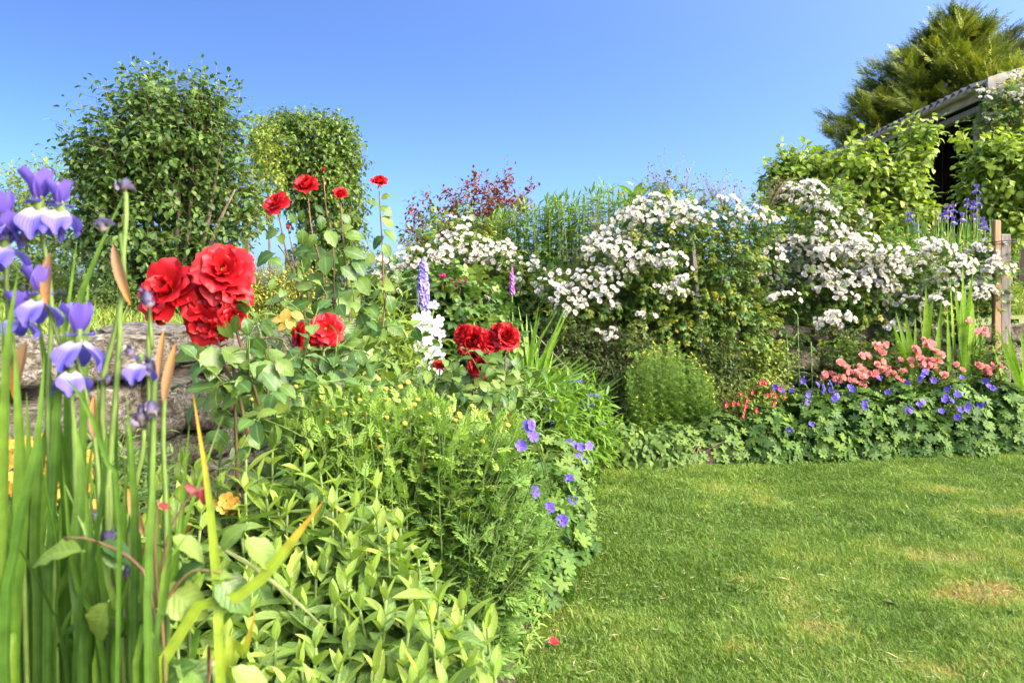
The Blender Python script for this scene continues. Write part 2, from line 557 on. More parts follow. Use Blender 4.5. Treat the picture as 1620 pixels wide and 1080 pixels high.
def petal_mat(name, stops, rough=0.5, transl=0.25, tcol=(1, 1, 1), var=0.15, streak=0.0, streakcol=(1, 1, 1), spec=0.3):
    """colour runs along the petal from base (0) to edge (1)"""
    m, N, L = _nt(name)
    uv = N.new('ShaderNodeUVMap'); sp = N.new('ShaderNodeSeparateXYZ'); L.new(uv.outputs[0], sp.inputs[0])
    rp = _ramp(N, stops); L.new(sp.outputs['Y'], rp.inputs[0])
    col = rp.outputs[0]
    if streak:
        mu = N.new('ShaderNodeMath'); mu.operation = 'MULTIPLY'; L.new(sp.outputs['X'], mu.inputs[0]); mu.inputs[1].default_value = 75.0
        si = N.new('ShaderNodeMath'); si.operation = 'SINE'; L.new(mu.outputs[0], si.inputs[0])
        mr = N.new('ShaderNodeMapRange'); L.new(si.outputs[0], mr.inputs[0]); mr.inputs[1].default_value = 0.2; mr.inputs[2].default_value = 1
        mr.inputs[4].default_value = streak
        col = _mixc(N, L, mr.outputs[0], col, streakcol)
    mr2 = N.new('ShaderNodeMapRange'); L.new(_rnd(N, L), mr2.inputs[0]); mr2.inputs[3].default_value = 1 - var; mr2.inputs[4].default_value = 1.0
    cb = N.new('ShaderNodeCombineColor')
    for i in range(3): L.new(mr2.outputs[0], cb.inputs[i])
    col = _mixc(N, L, 1.0, col, cb.outputs[0], 'MULTIPLY')
    pb = N.new('ShaderNodeBsdfPrincipled'); L.new(col, pb.inputs['Base Color'])
    pb.inputs['Roughness'].default_value = rough; pb.inputs['Specular IOR Level'].default_value = spec
    tr = N.new('ShaderNodeBsdfTranslucent'); L.new(_mixc(N, L, 1.0, col, tcol, 'MULTIPLY'), tr.inputs['Color'])
    mx = N.new('ShaderNodeMixShader'); mx.inputs[0].default_value = transl
    L.new(pb.outputs[0], mx.inputs[1]); L.new(tr.outputs[0], mx.inputs[2])
    out = N.new('ShaderNodeOutputMaterial'); L.new(mx.outputs[0], out.inputs['Surface'])
    return m

def rough_mat(name, stops, scale=8.0, rough=0.85, bump=0.4, bscale=None, stretch=(1, 1, 1), detail=6, spots=None, dist=0.02, per_obj=0.25, spec=0.3):
    """noise-coloured hard surface; spots = (colour, scale, threshold)"""
    m, N, L = _nt(name)
    tc = N.new('ShaderNodeTexCoord'); mp = N.new('ShaderNodeMapping'); mp.inputs['Scale'].default_value = stretch
    L.new(tc.outputs['Object'], mp.inputs['Vector'])
    oi = N.new('ShaderNodeObjectInfo'); vm = N.new('ShaderNodeVectorMath'); vm.operation = 'ADD'
    L.new(mp.outputs[0], vm.inputs[0]); cx = N.new('ShaderNodeCombineXYZ'); L.new(oi.outputs['Random'], cx.inputs[0]); L.new(oi.outputs['Random'], cx.inputs[2])
    sc = N.new('ShaderNodeVectorMath'); sc.operation = 'SCALE'; L.new(cx.outputs[0], sc.inputs[0]); sc.inputs['Scale'].default_value = 17.0
    L.new(sc.outputs[0], vm.inputs[1])
    nz = N.new('ShaderNodeTexNoise'); nz.inputs['Scale'].default_value = scale; nz.inputs['Detail'].default_value = detail; nz.inputs['Roughness'].default_value = 0.62
    L.new(vm.outputs[0], nz.inputs['Vector'])
    rp = _ramp(N, stops); L.new(nz.outputs['Fac'], rp.inputs[0])
    col = rp.outputs[0]
    if spots:
        for (c, s, th) in spots:
            n2 = N.new('ShaderNodeTexNoise'); n2.inputs['Scale'].default_value = s; n2.inputs['Detail'].default_value = 4; n2.inputs['Roughness'].default_value = 0.7
            L.new(vm.outputs[0], n2.inputs['Vector'])
            mr = N.new('ShaderNodeMapRange'); L.new(n2.outputs['Fac'], mr.inputs[0]); mr.inputs[1].default_value = th; mr.inputs[2].default_value = th + 0.07
            col = _mixc(N, L, mr.outputs[0], col, c)
    if per_obj:
        mr2 = N.new('ShaderNodeMapRange'); L.new(oi.outputs['Random'], mr2.inputs[0]); mr2.inputs[3].default_value = 1 - per_obj; mr2.inputs[4].default_value = 1 + per_obj
        cb = N.new('ShaderNodeCombineColor')
        for i in range(3): L.new(mr2.outputs[0], cb.inputs[i])
        col = _mixc(N, L, 1.0, col, cb.outputs[0], 'MULTIPLY')
    pb = N.new('ShaderNodeBsdfPrincipled'); L.new(col, pb.inputs['Base Color']); pb.inputs['Roughness'].default_value = rough
    pb.inputs['Specular IOR Level'].default_value = spec
    if bump:
        n3 = N.new('ShaderNodeTexNoise'); n3.inputs['Scale'].default_value = bscale or scale * 3; n3.inputs['Detail'].default_value = 6; n3.inputs['Roughness'].default_value = 0.7
        L.new(vm.outputs[0], n3.inputs['Vector'])
        bp = N.new('ShaderNodeBump'); bp.inputs['Strength'].default_value = bump; bp.inputs['Distance'].default_value = dist
        L.new(n3.outputs['Fac'], bp.inputs['Height']); L.new(bp.outputs[0], pb.inputs['Normal'])
    out = N.new('ShaderNodeOutputMaterial'); L.new(pb.outputs[0], out.inputs['Surface'])
    return m

# ------------------------------------------------------------------ growth
def sprig_leaves(B, D, Ls, k, ang=55, size=(0.05, 0.08), droop=0.15, ldroop=0.15, taper=0.3, opp=False, upw=0.9):
    """leaves along straight-ish shoots: B bases, D directions, Ls lengths -> Nx4x4 and the shoot lines"""
    B = np.asarray(B, float); D = nrm(D); n = len(B); Ls = np.broadcast_to(np.asarray(Ls, float), (n,))
    ref = np.where(np.abs(D[:, 2:3]) > 0.9, np.array([[1.0, 0, 0]]), np.array([[0, 0, 1.0]]))
    a = nrm(np.cross(D, ref)); b = np.cross(D, a)
    out = []
    ph0 = rng.uniform(0, 6.28, n)
    ca, sa = math.cos(math.radians(ang)), math.sin(math.radians(ang))
    for j in range(k):
        t = (j + 0.75) / k
        pos = B + D * (Ls * t)[:, None]; pos[:, 2] -= droop * Ls * t * t
        ph = ph0 + (math.pi * (j % 2) + (j // 2) * 1.6 if opp else j * 2.4)
        side = a * np.cos(ph)[:, None] + b * np.sin(ph)[:, None]
        last = j == k - 1
        c_, s_ = (0.94, 0.34) if last else (ca, sa)
        d = D * c_ + side * s_ + rng.normal(0, 0.14, (n, 3)); d[:, 2] -= ldroop
        up = UP * upw + D * 0.35 + rng.normal(0, 0.28, (n, 3))
        s = rng.uniform(size[0], size[1], n) * (1 - taper * t)
        out.append(frames(pos, d, up, s))
    tt = np.array([0, 0.5, 1.0])
    lines = B[:, None, :] + D[:, None, :] * (Ls[:, None, None] * tt[None, :, None])
    lines[:, :, 2] -= droop * Ls[:, None] * (tt ** 2)[None, :]
    return np.concatenate(out), lines

def E(px, py, Y, rw, rh, dep, w=None):
    """an ellipsoid given in photo pixels at depth Y; dep in metres"""
    return (P(px, py, Y), np.array([rw / F * Y, dep, rh / F * Y]), w if w else rw * rh)

def ell_points(ells, n, lo=0.45):
    w = np.array([e[2] for e in ells], float); w /= w.sum()
    idx = rng.choice(len(ells), n, p=w)
    c = np.array([e[0] for e in ells])[idx]; r = np.array([e[1] for e in ells])[idx]
    u = rdir(n); rad = rng.uniform(lo ** 3, 1, n) ** (1 / 3)
    return c + u * r * rad[:, None], nrm(u * r / r.max(axis=1, keepdims=True))

def crown(th, ells, n_sprig, k, protos, size, mat, n_ind, slen=(0.12, 0.25), up=0.5, lo=0.45, ang=55, twig=None, droop=0.12, ldroop=0.2, opp=False, noise=0.45, twig_r=0.002, stuff='foliage'):
    p, out = ell_points(ells, n_sprig, lo)
    D = nrm(out + UP * up + rng.normal(0, noise, (n_sprig, 3)))
    Ls = rng.uniform(slen[0], slen[1], n_sprig)
    M, lines = sprig_leaves(p - D * (Ls * 0.5)[:, None], D, Ls, k, ang, size, droop, ldroop, opp=opp)
    put_copies(th, M, protos, [mat], n_ind, stuff=stuff)
    if twig is not None:
        tubes_stuff(th, lines, twig_r, twig_r * 0.5, twig, sides=3)
    return p, D
# ================================================================== MATERIALS
def g(r, gg, b): return (r, gg, b)
M_BARK = rough_mat('bark', [(0.3, (0.06, 0.045, 0.03)), (0.7, (0.2, 0.16, 0.11))], 30, 0.9, 0.5, stretch=(1, 1, 0.3))
M_TWIG = rough_mat('green_twig', [(0.3, (0.07, 0.07, 0.03)), (0.7, (0.16, 0.14, 0.06))], 40, 0.8, 0.2)
M_STEM = rough_mat('green_stem', [(0.3, (0.065, 0.11, 0.02)), (0.7, (0.13, 0.2, 0.04))], 30, 0.55, 0.1, per_obj=0.15)
M_REDSTEM = rough_mat('red_green_cane', [(0.35, (0.09, 0.10, 0.03)), (0.65, (0.15, 0.06, 0.035))], 14, 0.5, 0.1, per_obj=0.15)
M_STONE = rough_mat('weathered_stone', [(0.3, (0.035, 0.03, 0.02)), (0.44, (0.15, 0.13, 0.09)), (0.58, (0.32, 0.29, 0.22)), (0.75, (0.55, 0.52, 0.43))], 13, 0.95, 1.0,
                    spots=[((0.55, 0.55, 0.5), 7, 0.60), ((0.30, 0.26, 0.10), 11, 0.64), ((0.06, 0.085, 0.025), 5, 0.64)], dist=0.03)
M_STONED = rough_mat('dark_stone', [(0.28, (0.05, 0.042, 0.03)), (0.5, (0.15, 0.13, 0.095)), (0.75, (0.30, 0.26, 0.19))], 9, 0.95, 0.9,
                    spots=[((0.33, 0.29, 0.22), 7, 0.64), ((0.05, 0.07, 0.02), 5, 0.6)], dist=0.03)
M_MORTAR = rough_mat('earth_core', [(0.3, (0.03, 0.025, 0.018)), (0.7, (0.08, 0.065, 0.05))], 14, 1.0, 0.6)
M_SOIL = rough_mat('bed_soil', [(0.3, (0.03, 0.022, 0.015)), (0.7, (0.09, 0.065, 0.045))], 18, 1.0, 0.9, per_obj=0, spots=[((0.16, 0.12, 0.08), 40, 0.66)])
M_TERR = rough_mat('terrace_turf', [(0.3, (0.10, 0.13, 0.03)), (0.55, (0.17, 0.19, 0.05)), (0.75, (0.26, 0.22, 0.10))], 3, 1.0, 0.5, per_obj=0)
M_POST = rough_mat('grey_timber', [(0.3, (0.11, 0.095, 0.08)), (0.7, (0.25, 0.225, 0.19))], 9, 0.85, 0.35, stretch=(6, 6, 0.5), per_obj=0.1)
M_BATTEN = rough_mat('tan_timber', [(0.3, (0.20, 0.12, 0.06)), (0.7, (0.36, 0.235, 0.12))], 9, 0.8, 0.35, stretch=(6, 6, 0.5), per_obj=0.1)
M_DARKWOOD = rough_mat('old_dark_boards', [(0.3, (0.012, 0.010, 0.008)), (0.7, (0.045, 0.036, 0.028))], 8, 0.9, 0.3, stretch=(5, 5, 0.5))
M_FASCIA = rough_mat('pale_painted_board', [(0.3, (0.17, 0.145, 0.11)), (0.6, (0.33, 0.30, 0.25))], 6, 0.8, 0.25, stretch=(2, 0.6, 2), spots=[((0.3, 0.24, 0.16), 9, 0.66)])
M_SHEET = rough_mat('fibre_cement_sheet', [(0.3, (0.12, 0.105, 0.09)), (0.6, (0.27, 0.25, 0.22))], 7, 0.9, 0.3, spots=[((0.34, 0.22, 0.10), 6, 0.6), ((0.55, 0.54, 0.5), 10, 0.62)])
M_WIRE = rough_mat('dark_wire', [(0.4, (0.03, 0.03, 0.03)), (0.6, (0.05, 0.05, 0.045))], 20, 0.6, 0)

# ================================================================== GROUND, LAWN, BED
BED = np.array([(-0.28, 0.2), (-0.12, 1.05), (0.0, 2.1), (0.07, 2.6), (0.2, 3.2), (0.33, 3.8), (0.41, 4.4), (0.47, 4.9), (0.62, 5.06), (1.0, 5.1), (1.95, 5.27), (3.0, 5.47), (3.9, 5.68), (6.0, 6.05), (9.0, 6.5)])
def bed_x(Y): return np.interp(Y, BED[:9, 1], BED[:9, 0])
def bed_y(x): return np.interp(x, BED[8:, 0], BED[8:, 1])
def on_lawn(x, y, m=0.0): return (x > bed_x(np.minimum(y, 4.95)) + m) & (y < bed_y(np.maximum(x, 0.62)) - m)

# brown worn places of the lawn: x, y, rx, ry, strength
def lp(px, py):
    Y = CAMZ * F / (py - HY); return (px - CX) / F * Y, Y
WORN = []
for (px, py, rx, ry, s) in [(1505, 778, .10, .12, 1.1), (1590, 812, .30, .09, 1.3), (1560, 945, .26, .14, .75), (1480, 890, .22, .08, .6), (1300, 1000, .2, .08, .45), (1540, 1010, .28, .1, .6),
                            (1150, 918, .25, .06, .45), (1360, 925, .2, .08, .4), (1180, 1030, .12, .06, .4), (1080, 870, .3, .06, .3), (1250, 800, .35, .1, .35), (1420, 800, .3, .12, .45),
                            (1040, 730, .4, .06, .5), (870, 1010, .06, .25, .35), (1500, 1060, .3, .05, .6), (1320, 960, .15, .05, .5)]:
    x, y = lp(px, py); WORN.append((x, y, rx, ry, s))
def dry(x, y):
    d = 0.75 * (fbm(x * 1.6, y * 1.6, 3) - 0.45) + 0.75 * (fbm(x * 5, y * 5, 9) - 0.5)
    for (cx, cy, rx, ry, s) in WORN:
        q = ((x - cx) / rx) ** 2 + ((y - cy) / ry) ** 2
        d = d + 0.55 * s * np.exp(-q) * np.clip(2.6 * fbm(x * 7, y * 7, 21) - 0.65, 0, 1.4)
    d = d + 0.12 * np.clip((x - 0.6) / 1.6, 0, 1) * np.clip((4.2 - y) / 1.5, 0, 1)
    return np.clip(d + 0.06, 0, 1)

def grass_mat(name, stops, rough=0.55, transl=0.35, tip=None):
    m, N, L = _nt(name)
    at = N.new('ShaderNodeAttribute'); at.attribute_name = 'v'
    rp = _ramp(N, stops); L.new(at.outputs['Fac'], rp.inputs[0])
    col = rp.outputs[0]
    pb = N.new('ShaderNodeBsdfPrincipled'); L.new(col, pb.inputs['Base Color']); pb.inputs['Roughness'].default_value = rough; pb.inputs['Specular IOR Level'].default_value = 0.3
    tr = N.new('ShaderNodeBsdfTranslucent'); L.new(_mixc(N, L, 1.0, col, (1.2, 1.25, 0.6), 'MULTIPLY'), tr.inputs['Color'])
    mx = N.new('ShaderNodeMixShader'); mx.inputs[0].default_value = transl
    L.new(pb.outputs[0], mx.inputs[1]); L.new(tr.outputs[0], mx.inputs[2])
    out = N.new('ShaderNodeOutputMaterial'); L.new(mx.outputs[0], out.inputs['Surface'])
    return m
M_GRASS = grass_mat('grass_blades', [(0.0, (0.085, 0.155, 0.016)), (0.22, (0.14, 0.24, 0.028)), (0.42, (0.21, 0.29, 0.045)), (0.62, (0.33, 0.30, 0.075)), (0.85, (0.33, 0.23, 0.085)), (1.0, (0.38, 0.27, 0.12))])
M_LAWNBASE = grass_mat('lawn_thatch', [(0.0, (0.05, 0.09, 0.015)), (0.35, (0.11, 0.15, 0.03)), (0.6, (0.21, 0.18, 0.07)), (1.0, (0.24, 0.17, 0.09))], 0.95, 0.0)

def grid_mesh(name, xs, ys, zf, mat, vf=None, **props):
    X, Yg = np.meshgrid(xs, ys)
    Z = zf(X, Yg)
    V = np.stack([X, Yg, Z], -1).reshape(-1, 3)
    nx, ny = len(xs), len(ys)
    i, j = np.meshgrid(np.arange(nx - 1), np.arange(ny - 1))
    b = (j * nx + i).ravel()
    fc = np.stack([b, b + 1, b + nx + 1, b + nx], 1)
    me = bpy.data.meshes.new(name)
    me.vertices.add(len(V)); me.vertices.foreach_set('co', V.astype(np.float32).ravel())
    me.loops.add(len(fc) * 4); me.loops.foreach_set('vertex_index', fc.astype(np.int32).ravel())
    me.polygons.add(len(fc)); me.polygons.foreach_set('loop_start', (np.arange(len(fc)) * 4).astype(np.int32))
    me.polygons.foreach_set('use_smooth', np.ones(len(fc), bool))
    at = me.attributes.new('v', 'FLOAT', 'POINT')
    at.data.foreach_set('value', (vf(X, Yg) if vf else np.zeros_like(X)).astype(np.float32).ravel())
    me.materials.append(mat); me.update(calc_edges=True)
    return put(name, me, None, None, **props)

grid_mesh('ground', np.linspace(-400, 400, 21), np.linspace(-300, 900, 25), lambda x, y: x * 0 - 0.06, M_TERR, kind='structure')
def lawn_z(x, y): return 0.012 * (fbm(x * 1.5, y * 1.5, 40) - 0.5) * 2
grid_mesh('lawn', np.arange(-0.6, 9.0, 0.05), np.arange(0.0, 6.6, 0.05), lambda x, y: np.where(on_lawn(x, y, -0.08), lawn_z(x, y), -0.05), M_LAWNBASE, dry, kind='structure')

# ---- wall line: left run, corner, back run
WL = np.array([(-2.3, -4.0), (-1.75, 0.0), (-1.50, 1.7), (-1.36, 2.6), (-1.22, 3.4), (-1.10, 4.6), (-1.0, 5.6), (-0.85, 6.2), (0.6, 6.25), (1.9, 6.32), (4.6, 6.82), (9.0, 7.5), (16.0, 8.6)])
WN = np.array([(-1, 0.05), (-1, 0.08), (-1, 0.1), (-1, 0.1), (-1, 0.1), (-1, 0.12), (-0.95, 0.3), (-0.6, 0.8), (-0.1, 1), (-0.02, 1), (0.03, 1), (0.1, 1), (0.15, 1)])
WN = nrm(WN)
def bed_z(x, y):
    e = np.minimum(np.abs(x - bed_x(np.minimum(y, 4.95))), 1)
    return 0.03 + 0.10 * np.clip(e, 0, 0.6) + 0.03 * (fbm(x * 6, y * 6, 50) - 0.5)
def in_bed(x, y): return ~on_lawn(x, y, 0.03)
grid_mesh('flower_bed_soil', np.arange(-2.4, 9.2, 0.06), np.arange(-0.3, 8.2, 0.06), lambda x, y: np.where(in_bed(x, y), bed_z(x, y), -0.09), M_SOIL, kind='structure')

def terr_z(d, x, y):
    right = np.clip((x - 1.0) / 6.0, 0, 1)
    near = 0.90 + 0.05 * np.minimum(d, 2) + right * (0.10 + 0.13 * np.minimum(d, 3)) + 0.05 * (fbm(x * 1.2, y * 1.2, 60) - 0.5)
    return np.where(d > 12, np.maximum(near - (d - 12) * 0.02, -0.05), near)
def terrace():
    ds = np.array([0.0, 0.15, 0.3, 0.6, 1, 1.5, 2, 3, 4, 6, 9, 14, 22, 35, 60])
    t = np.linspace(0, len(WL) - 1, 70)
    wl_ = np.stack([np.interp(t, np.arange(len(WL)), WL[:, k]) for k in (0, 1)], 1)
    nn = nrm(np.stack([np.interp(t, np.arange(len(WN)), WN[:, k]) for k in (0, 1)], 1))
    v, f = [], []
    for i in range(len(t)):
        for d in ds:
            x, y = wl_[i] + nn[i] * (d + 0.10)
            v.append((x, y, float(terr_z(np.array(d), np.array(x), np.array(y)))))
    n = len(ds)
    for i in range(len(t) - 1):
        for j in range(n - 1):
            a = i * n + j
            f.append((a, a + 1, a + n + 1, a + n))
    solid('upper_terrace', Proto(v, f), M_TERR, None, True, kind='structure')
terrace()
def terr_at(x, y):
    """height of the terrace near a point behind the wall"""
    d = np.inf
    for i in range(len(WL) - 1):
        a, b = WL[i], WL[i + 1]; ab = b - a
        u = np.clip(((x - a[0]) * ab[0] + (y - a[1]) * ab[1]) / (ab @ ab), 0, 1)
        d = min(d, math.hypot(x - a[0] - u * ab[0], y - a[1] - u * ab[1]))
    return float(terr_z(np.array(max(d - 0.1, 0)), np.array(x), np.array(y)))

# ---- grass blades of the lawn
def blade_field(n, xs, ys, keep, zf, hl, wd, dens_pow, vf, mat, name, lean=0.55, kind='stuff', seed=1):
    r = np.random.default_rng(seed)
    x = r.uniform(*xs, n)
    u = r.random(n)
    y0, y1 = ys
    y = (y0 ** (1 - dens_pow) + u * (y1 ** (1 - dens_pow) - y0 ** (1 - dens_pow))) ** (1 / (1 - dens_pow)) if dens_pow else r.uniform(y0, y1, n)
    k = keep(x, y); x, y = x[k], y[k]; n = len(x)
    z = zf(x, y)
    az = r.uniform(0, 6.283, n) + 1.2 * (fbm(x * 4, y * 4, 70) - 0.5) * 6
    ln = np.abs(r.normal(lean, 0.28, n))
    h = r.uniform(hl[0], hl[1], n) * np.clip(1.9 * fbm(x * 5, y * 5, 77), .45, 1.6) 
    w = r.uniform(wd[0], wd[1], n) * (0.6 + y / 5.0)
    d = np.stack([np.cos(az), np.sin(az)], 1)
    s = np.stack([-np.sin(az + r.normal(0, .8, n)), np.cos(az)], 1)
    B = np.stack([x, y, z], 1)
    m1 = B + np.concatenate([d * (h * 0.32 * ln)[:, None], (h * 0.55)[:, None]], 1)
    tp = B + np.concatenate([d * (h * 1.0 * ln)[:, None], (h * np.sqrt(np.clip(1 - 0.55 * ln ** 2, 0.12, 1)))[:, None]], 1)
    S = np.concatenate([s * (w / 2)[:, None], np.zeros((n, 1))], 1)
    V = np.stack([B - S, B + S, m1 + S * 0.8, m1 - S * 0.8, tp], 1).reshape(-1, 3)
    b = np.arange(n) * 5
    L = np.stack([b, b + 1, b + 2, b + 3, b + 3, b + 2, b + 4], 1).ravel()
    me = bpy.data.meshes.new(name)
    me.vertices.add(len(V)); me.vertices.foreach_set('co', V.astype(np.float32).ravel())
    me.loops.add(len(L)); me.loops.foreach_set('vertex_index', L.astype(np.int32))
    st = np.stack([np.arange(n) * 7, np.arange(n) * 7 + 4], 1).ravel()
    me.polygons.add(2 * n); me.polygons.foreach_set('loop_start', st.astype(np.int32))
    at = me.attributes.new('v', 'FLOAT', 'POINT')
    va = vf(x, y, r)
    at.data.foreach_set('value', np.repeat(va, 5).astype(np.float32))
    me.materials.append(mat); me.update(calc_edges=True)
    return put(name, me, None, None, kind=kind)

def lawn_v(x, y, r):
    d = dry(x, y)
    return np.clip(d + r.normal(0, 0.10, len(x)) + (r.random(len(x)) < 0.05) * 0.35, 0, 1)
def lawn_keep(x, y):
    vis = (x < y * 0.70 + 0.1) & on_lawn(x, y, -0.02 + 0)
    thin = np.random.default_rng(3).random(len(x)) > np.clip((dry(x, y) - 0.5) * 1.3, 0, 0.8)
    return vis & thin
blade_field(640000, (-0.2, 4.1), (1.9, 5.9), lawn_keep, lawn_z, (0.012, 0.030), (0.0018, 0.0034), 1.4, lawn_v, M_GRASS, 'lawn_grass', 0.75)
blade_field(9000, (-0.2, 4.1), (1.9, 5.9), lawn_keep, lawn_z, (0.035, 0.06), (0.002, 0.004), 1.2, lambda x, y, r: np.clip(dry(x, y) * 0.6 + r.normal(0, .15, len(x)), 0, 1), M_GRASS, 'rough_grass', 0.9, seed=5)
# cut straw lying about and clover leaves in the sward
def scatter_lawn(n, proto, size, mat, name, seed, zoff, flat=.25):
    r = np.random.default_rng(seed)
    x = r.uniform(-.1, 4.0, n); y = 1.95 * (5.6 / 1.95) ** r.random(n)
    k = on_lawn(x, y, .03) & (x < y * .7); x, y = x[k], y[k]; m = len(x)
    cl = fbm(x * 2.2, y * 2.2, seed) > (.50 if name == 'clover' else .3); x, y = x[cl], y[cl]; m = len(x)
    a = r.uniform(0, 6.28, m)
    M = frames(np.stack([x, y, lawn_z(x, y) + zoff * r.uniform(.4, 1.2, m)], 1), np.stack([np.cos(a), np.sin(a), r.normal(0, flat, m)], 1), UP + r.normal(0, .25, (m, 3)), r.uniform(*size, m))
    put(name, build_mesh(name, [(proto, M, None)], [mat]), None, None, kind='stuff')
M_STRAW = leaf_mat('cut_straw', [(0.42, 0.36, 0.16), (0.5, 0.42, 0.24), (0.34, 0.28, 0.13)], 0.7, 0.1, 0)
M_CLOVER = leaf_mat('clover_leaf', [(0.06, 0.13, 0.03), (0.09, 0.18, 0.04), (0.12, 0.2, 0.05)], 0.55, 0.3, 0)
scatter_lawn(2600, leaf(2, .07, .5, 1, 0, .2), (.02, .05), M_STRAW, 'cut_straw', 31, .02)
scatter_lawn(9000, join([leaf(2, .9, .6, .6, .2, .2).xf(frames(np.zeros((1, 3)), np.array([[math.cos(a_), math.sin(a_), .1]]), UP, np.array([1.]))[0]) for a_ in (0.5, 2.6, 4.7)]), (.006, .011), M_CLOVER, 'clover', 32, .022)
# terrace turf, dry and long at the left under the big shrub
def t_keep(x, y): return np.ones(len(x), bool)
def tz(x, y):
    d = np.full(x.shape, np.inf)
    for i in range(len(WL) - 1):
        a, b = WL[i], WL[i + 1]; ab = b - a
        u = np.clip(((x - a[0]) * ab[0] + (y - a[1]) * ab[1]) / (ab @ ab), 0, 1)
        d = np.minimum(d, np.hypot(x - a[0] - u * ab[0], y - a[1] - u * ab[1]))
    return terr_z(np.maximum(d - 0.1, 0), x, y)
blade_field(9000, (-3.4, -1.5), (2.6, 6.5), lambda x, y: x < np.interp(y, WL[:, 1], WL[:, 0]) - 0.15, tz, (0.05, 0.14), (0.004, 0.007), 0, lambda x, y, r: np.clip(r.normal(0.30, 0.2, len(x)) , 0, 1), M_GRASS, 'terrace_grass', 0.7, seed=6)
blade_field(9000, (4.0, 7.5), (7.2, 10.5), t_keep, tz, (0.05, 0.16), (0.006, 0.010), 0, lambda x, y, r: np.clip(r.normal(0.35, 0.18, len(x)), 0, 1), M_GRASS, 'terrace_grass', 0.7, seed=7)

# ================================================================== STONE WALLS
def stone_proto(sx, sy, sz, seed, lev=3, amp=0.16):
    r = np.random.default_rng(seed)
    n = lev; v, idx, f = [], {}, []
    def key(p):
        k = tuple(np.round(p, 4))
        if k not in idx: idx[k] = len(v); v.append(p)
        return idx[k]
    ax = np.linspace(-1, 1, n + 1)
    for a in range(3):
        for s in (-1, 1):
            for i in range(n):
                for j in range(n):
                    q = []
                    for (u, w) in ((ax[i], ax[j]), (ax[i + 1], ax[j]), (ax[i + 1], ax[j + 1]), (ax[i], ax[j + 1])):
                        p = [0, 0, 0]; p[a] = s; p[(a + 1) % 3] = u; p[(a + 2) % 3] = w
                        q.append(key(p))
                    f.append(tuple(q) if s > 0 else tuple(q[::-1]))
    v = np.array(v, float)
    ln = np.linalg.norm(v, axis=1, keepdims=True)
    v = v * (1 - 0.14) + v / ln * 1.25 * 0.14
    v *= np.array([sx, sy, sz]) / 2
    v += r.normal(0, amp * 0.5, v.shape) * np.array([sx, sy, sz]) * 0.6
    sk = r.normal(0, 0.12, 2); v[:, 0] += sk[0] * v[:, 2]; v[:, 2] += sk[1] * v[:, 0]
    return Proto(v, f)

def wall(label, i0, i1, stones, mat, height, depth=0.34):
    seg = WL[i0:i1 + 1]
    L = np.concatenate([[0], np.cumsum(np.linalg.norm(np.diff(seg, axis=0), axis=1))])
    def at(s): return np.array([np.interp(s, L, seg[:, 0]), np.interp(s, L, seg[:, 1])])
    def dirn(s): d = at(min(s + 0.05, L[-1])) - at(max(s - 0.05, 0)); return d / np.linalg.norm(d)
    c = at(L[-1] / 2)
    th = thing('stone_wall', label, 'wall', (c[0], c[1], 0))
    v, f = [], []
    S = np.linspace(0, L[-1], 24)
    for s in S:
        p = at(s); d = dirn(s); n = np.array([-d[1], d[0]])
        a = p + n * (-0.02); b = p + n * 0.26
        v += [(*a, -0.04), (*a, height - 0.06), (*b, height - 0.06), (*b, -0.04)]
    for i in range(len(S) - 1):
        for k in range(4):
            a, b = i * 4 + k, i * 4 + (k + 1) % 4
            f.append((a, b, b + 4, a + 4))
    solid('rubble_core', Proto(v, f), M_MORTAR, th)
    s0, s1 = stones
    z = 0.0; row = 0
    protos = [stone_proto(1, 1, 1, 900 + q, 5 if i0 < 5 else 3, .13 if i0 < 5 else .16) for q in range(10)]
    while z < height - 0.03:
        h = min(random.uniform(0.10, 0.27), height - z)
        if height - z - h < 0.09: h = height - z
        s = s0 - random.uniform(0, 0.25)
        while s < s1:
            w = random.uniform(0.12, 0.36) if i0 < 5 else random.uniform(0.14, 0.5)
            if h < 0.13: w *= 0.7
            p = at(s + w / 2); d = dirn(s + w / 2); n = np.array([-d[1], d[0]])
            o = p + n * (0.07 + random.uniform(-0.06, 0.05))
            M = np.eye(4)
            rot = random.uniform(-0.12, 0.12)
            M[:3, 0] = np.array([d[0], d[1], rot]) * (w - 0.018)
            M[:3, 1] = np.array([n[0], n[1], 0]) * depth * random.uniform(0.85, 1.15)
            M[:3, 2] = np.array([0, random.uniform(-.05, .05), 1]) * (h - 0.016) * random.uniform(.86, 1.0)
            M[:3, 3] = (o[0], o[1], z + h / 2 + (random.uniform(-.05, .035) if i0 < 5 and z + h > height - .03 else random.uniform(-.012, .012)))
            put('stone', protos[random.randrange(10)].mesh('stone', [mat]), th, M)
            s += w
        z += h; row += 1
    return th
wall('rough grey rubble stone retaining wall behind the red roses', 1, 7, (1.4, 6.4), M_STONE, 0.97)
wall('dark weathered stone retaining wall under the white rambling roses', 7, 11, (1.5, 7.2), M_STONED, 0.93)

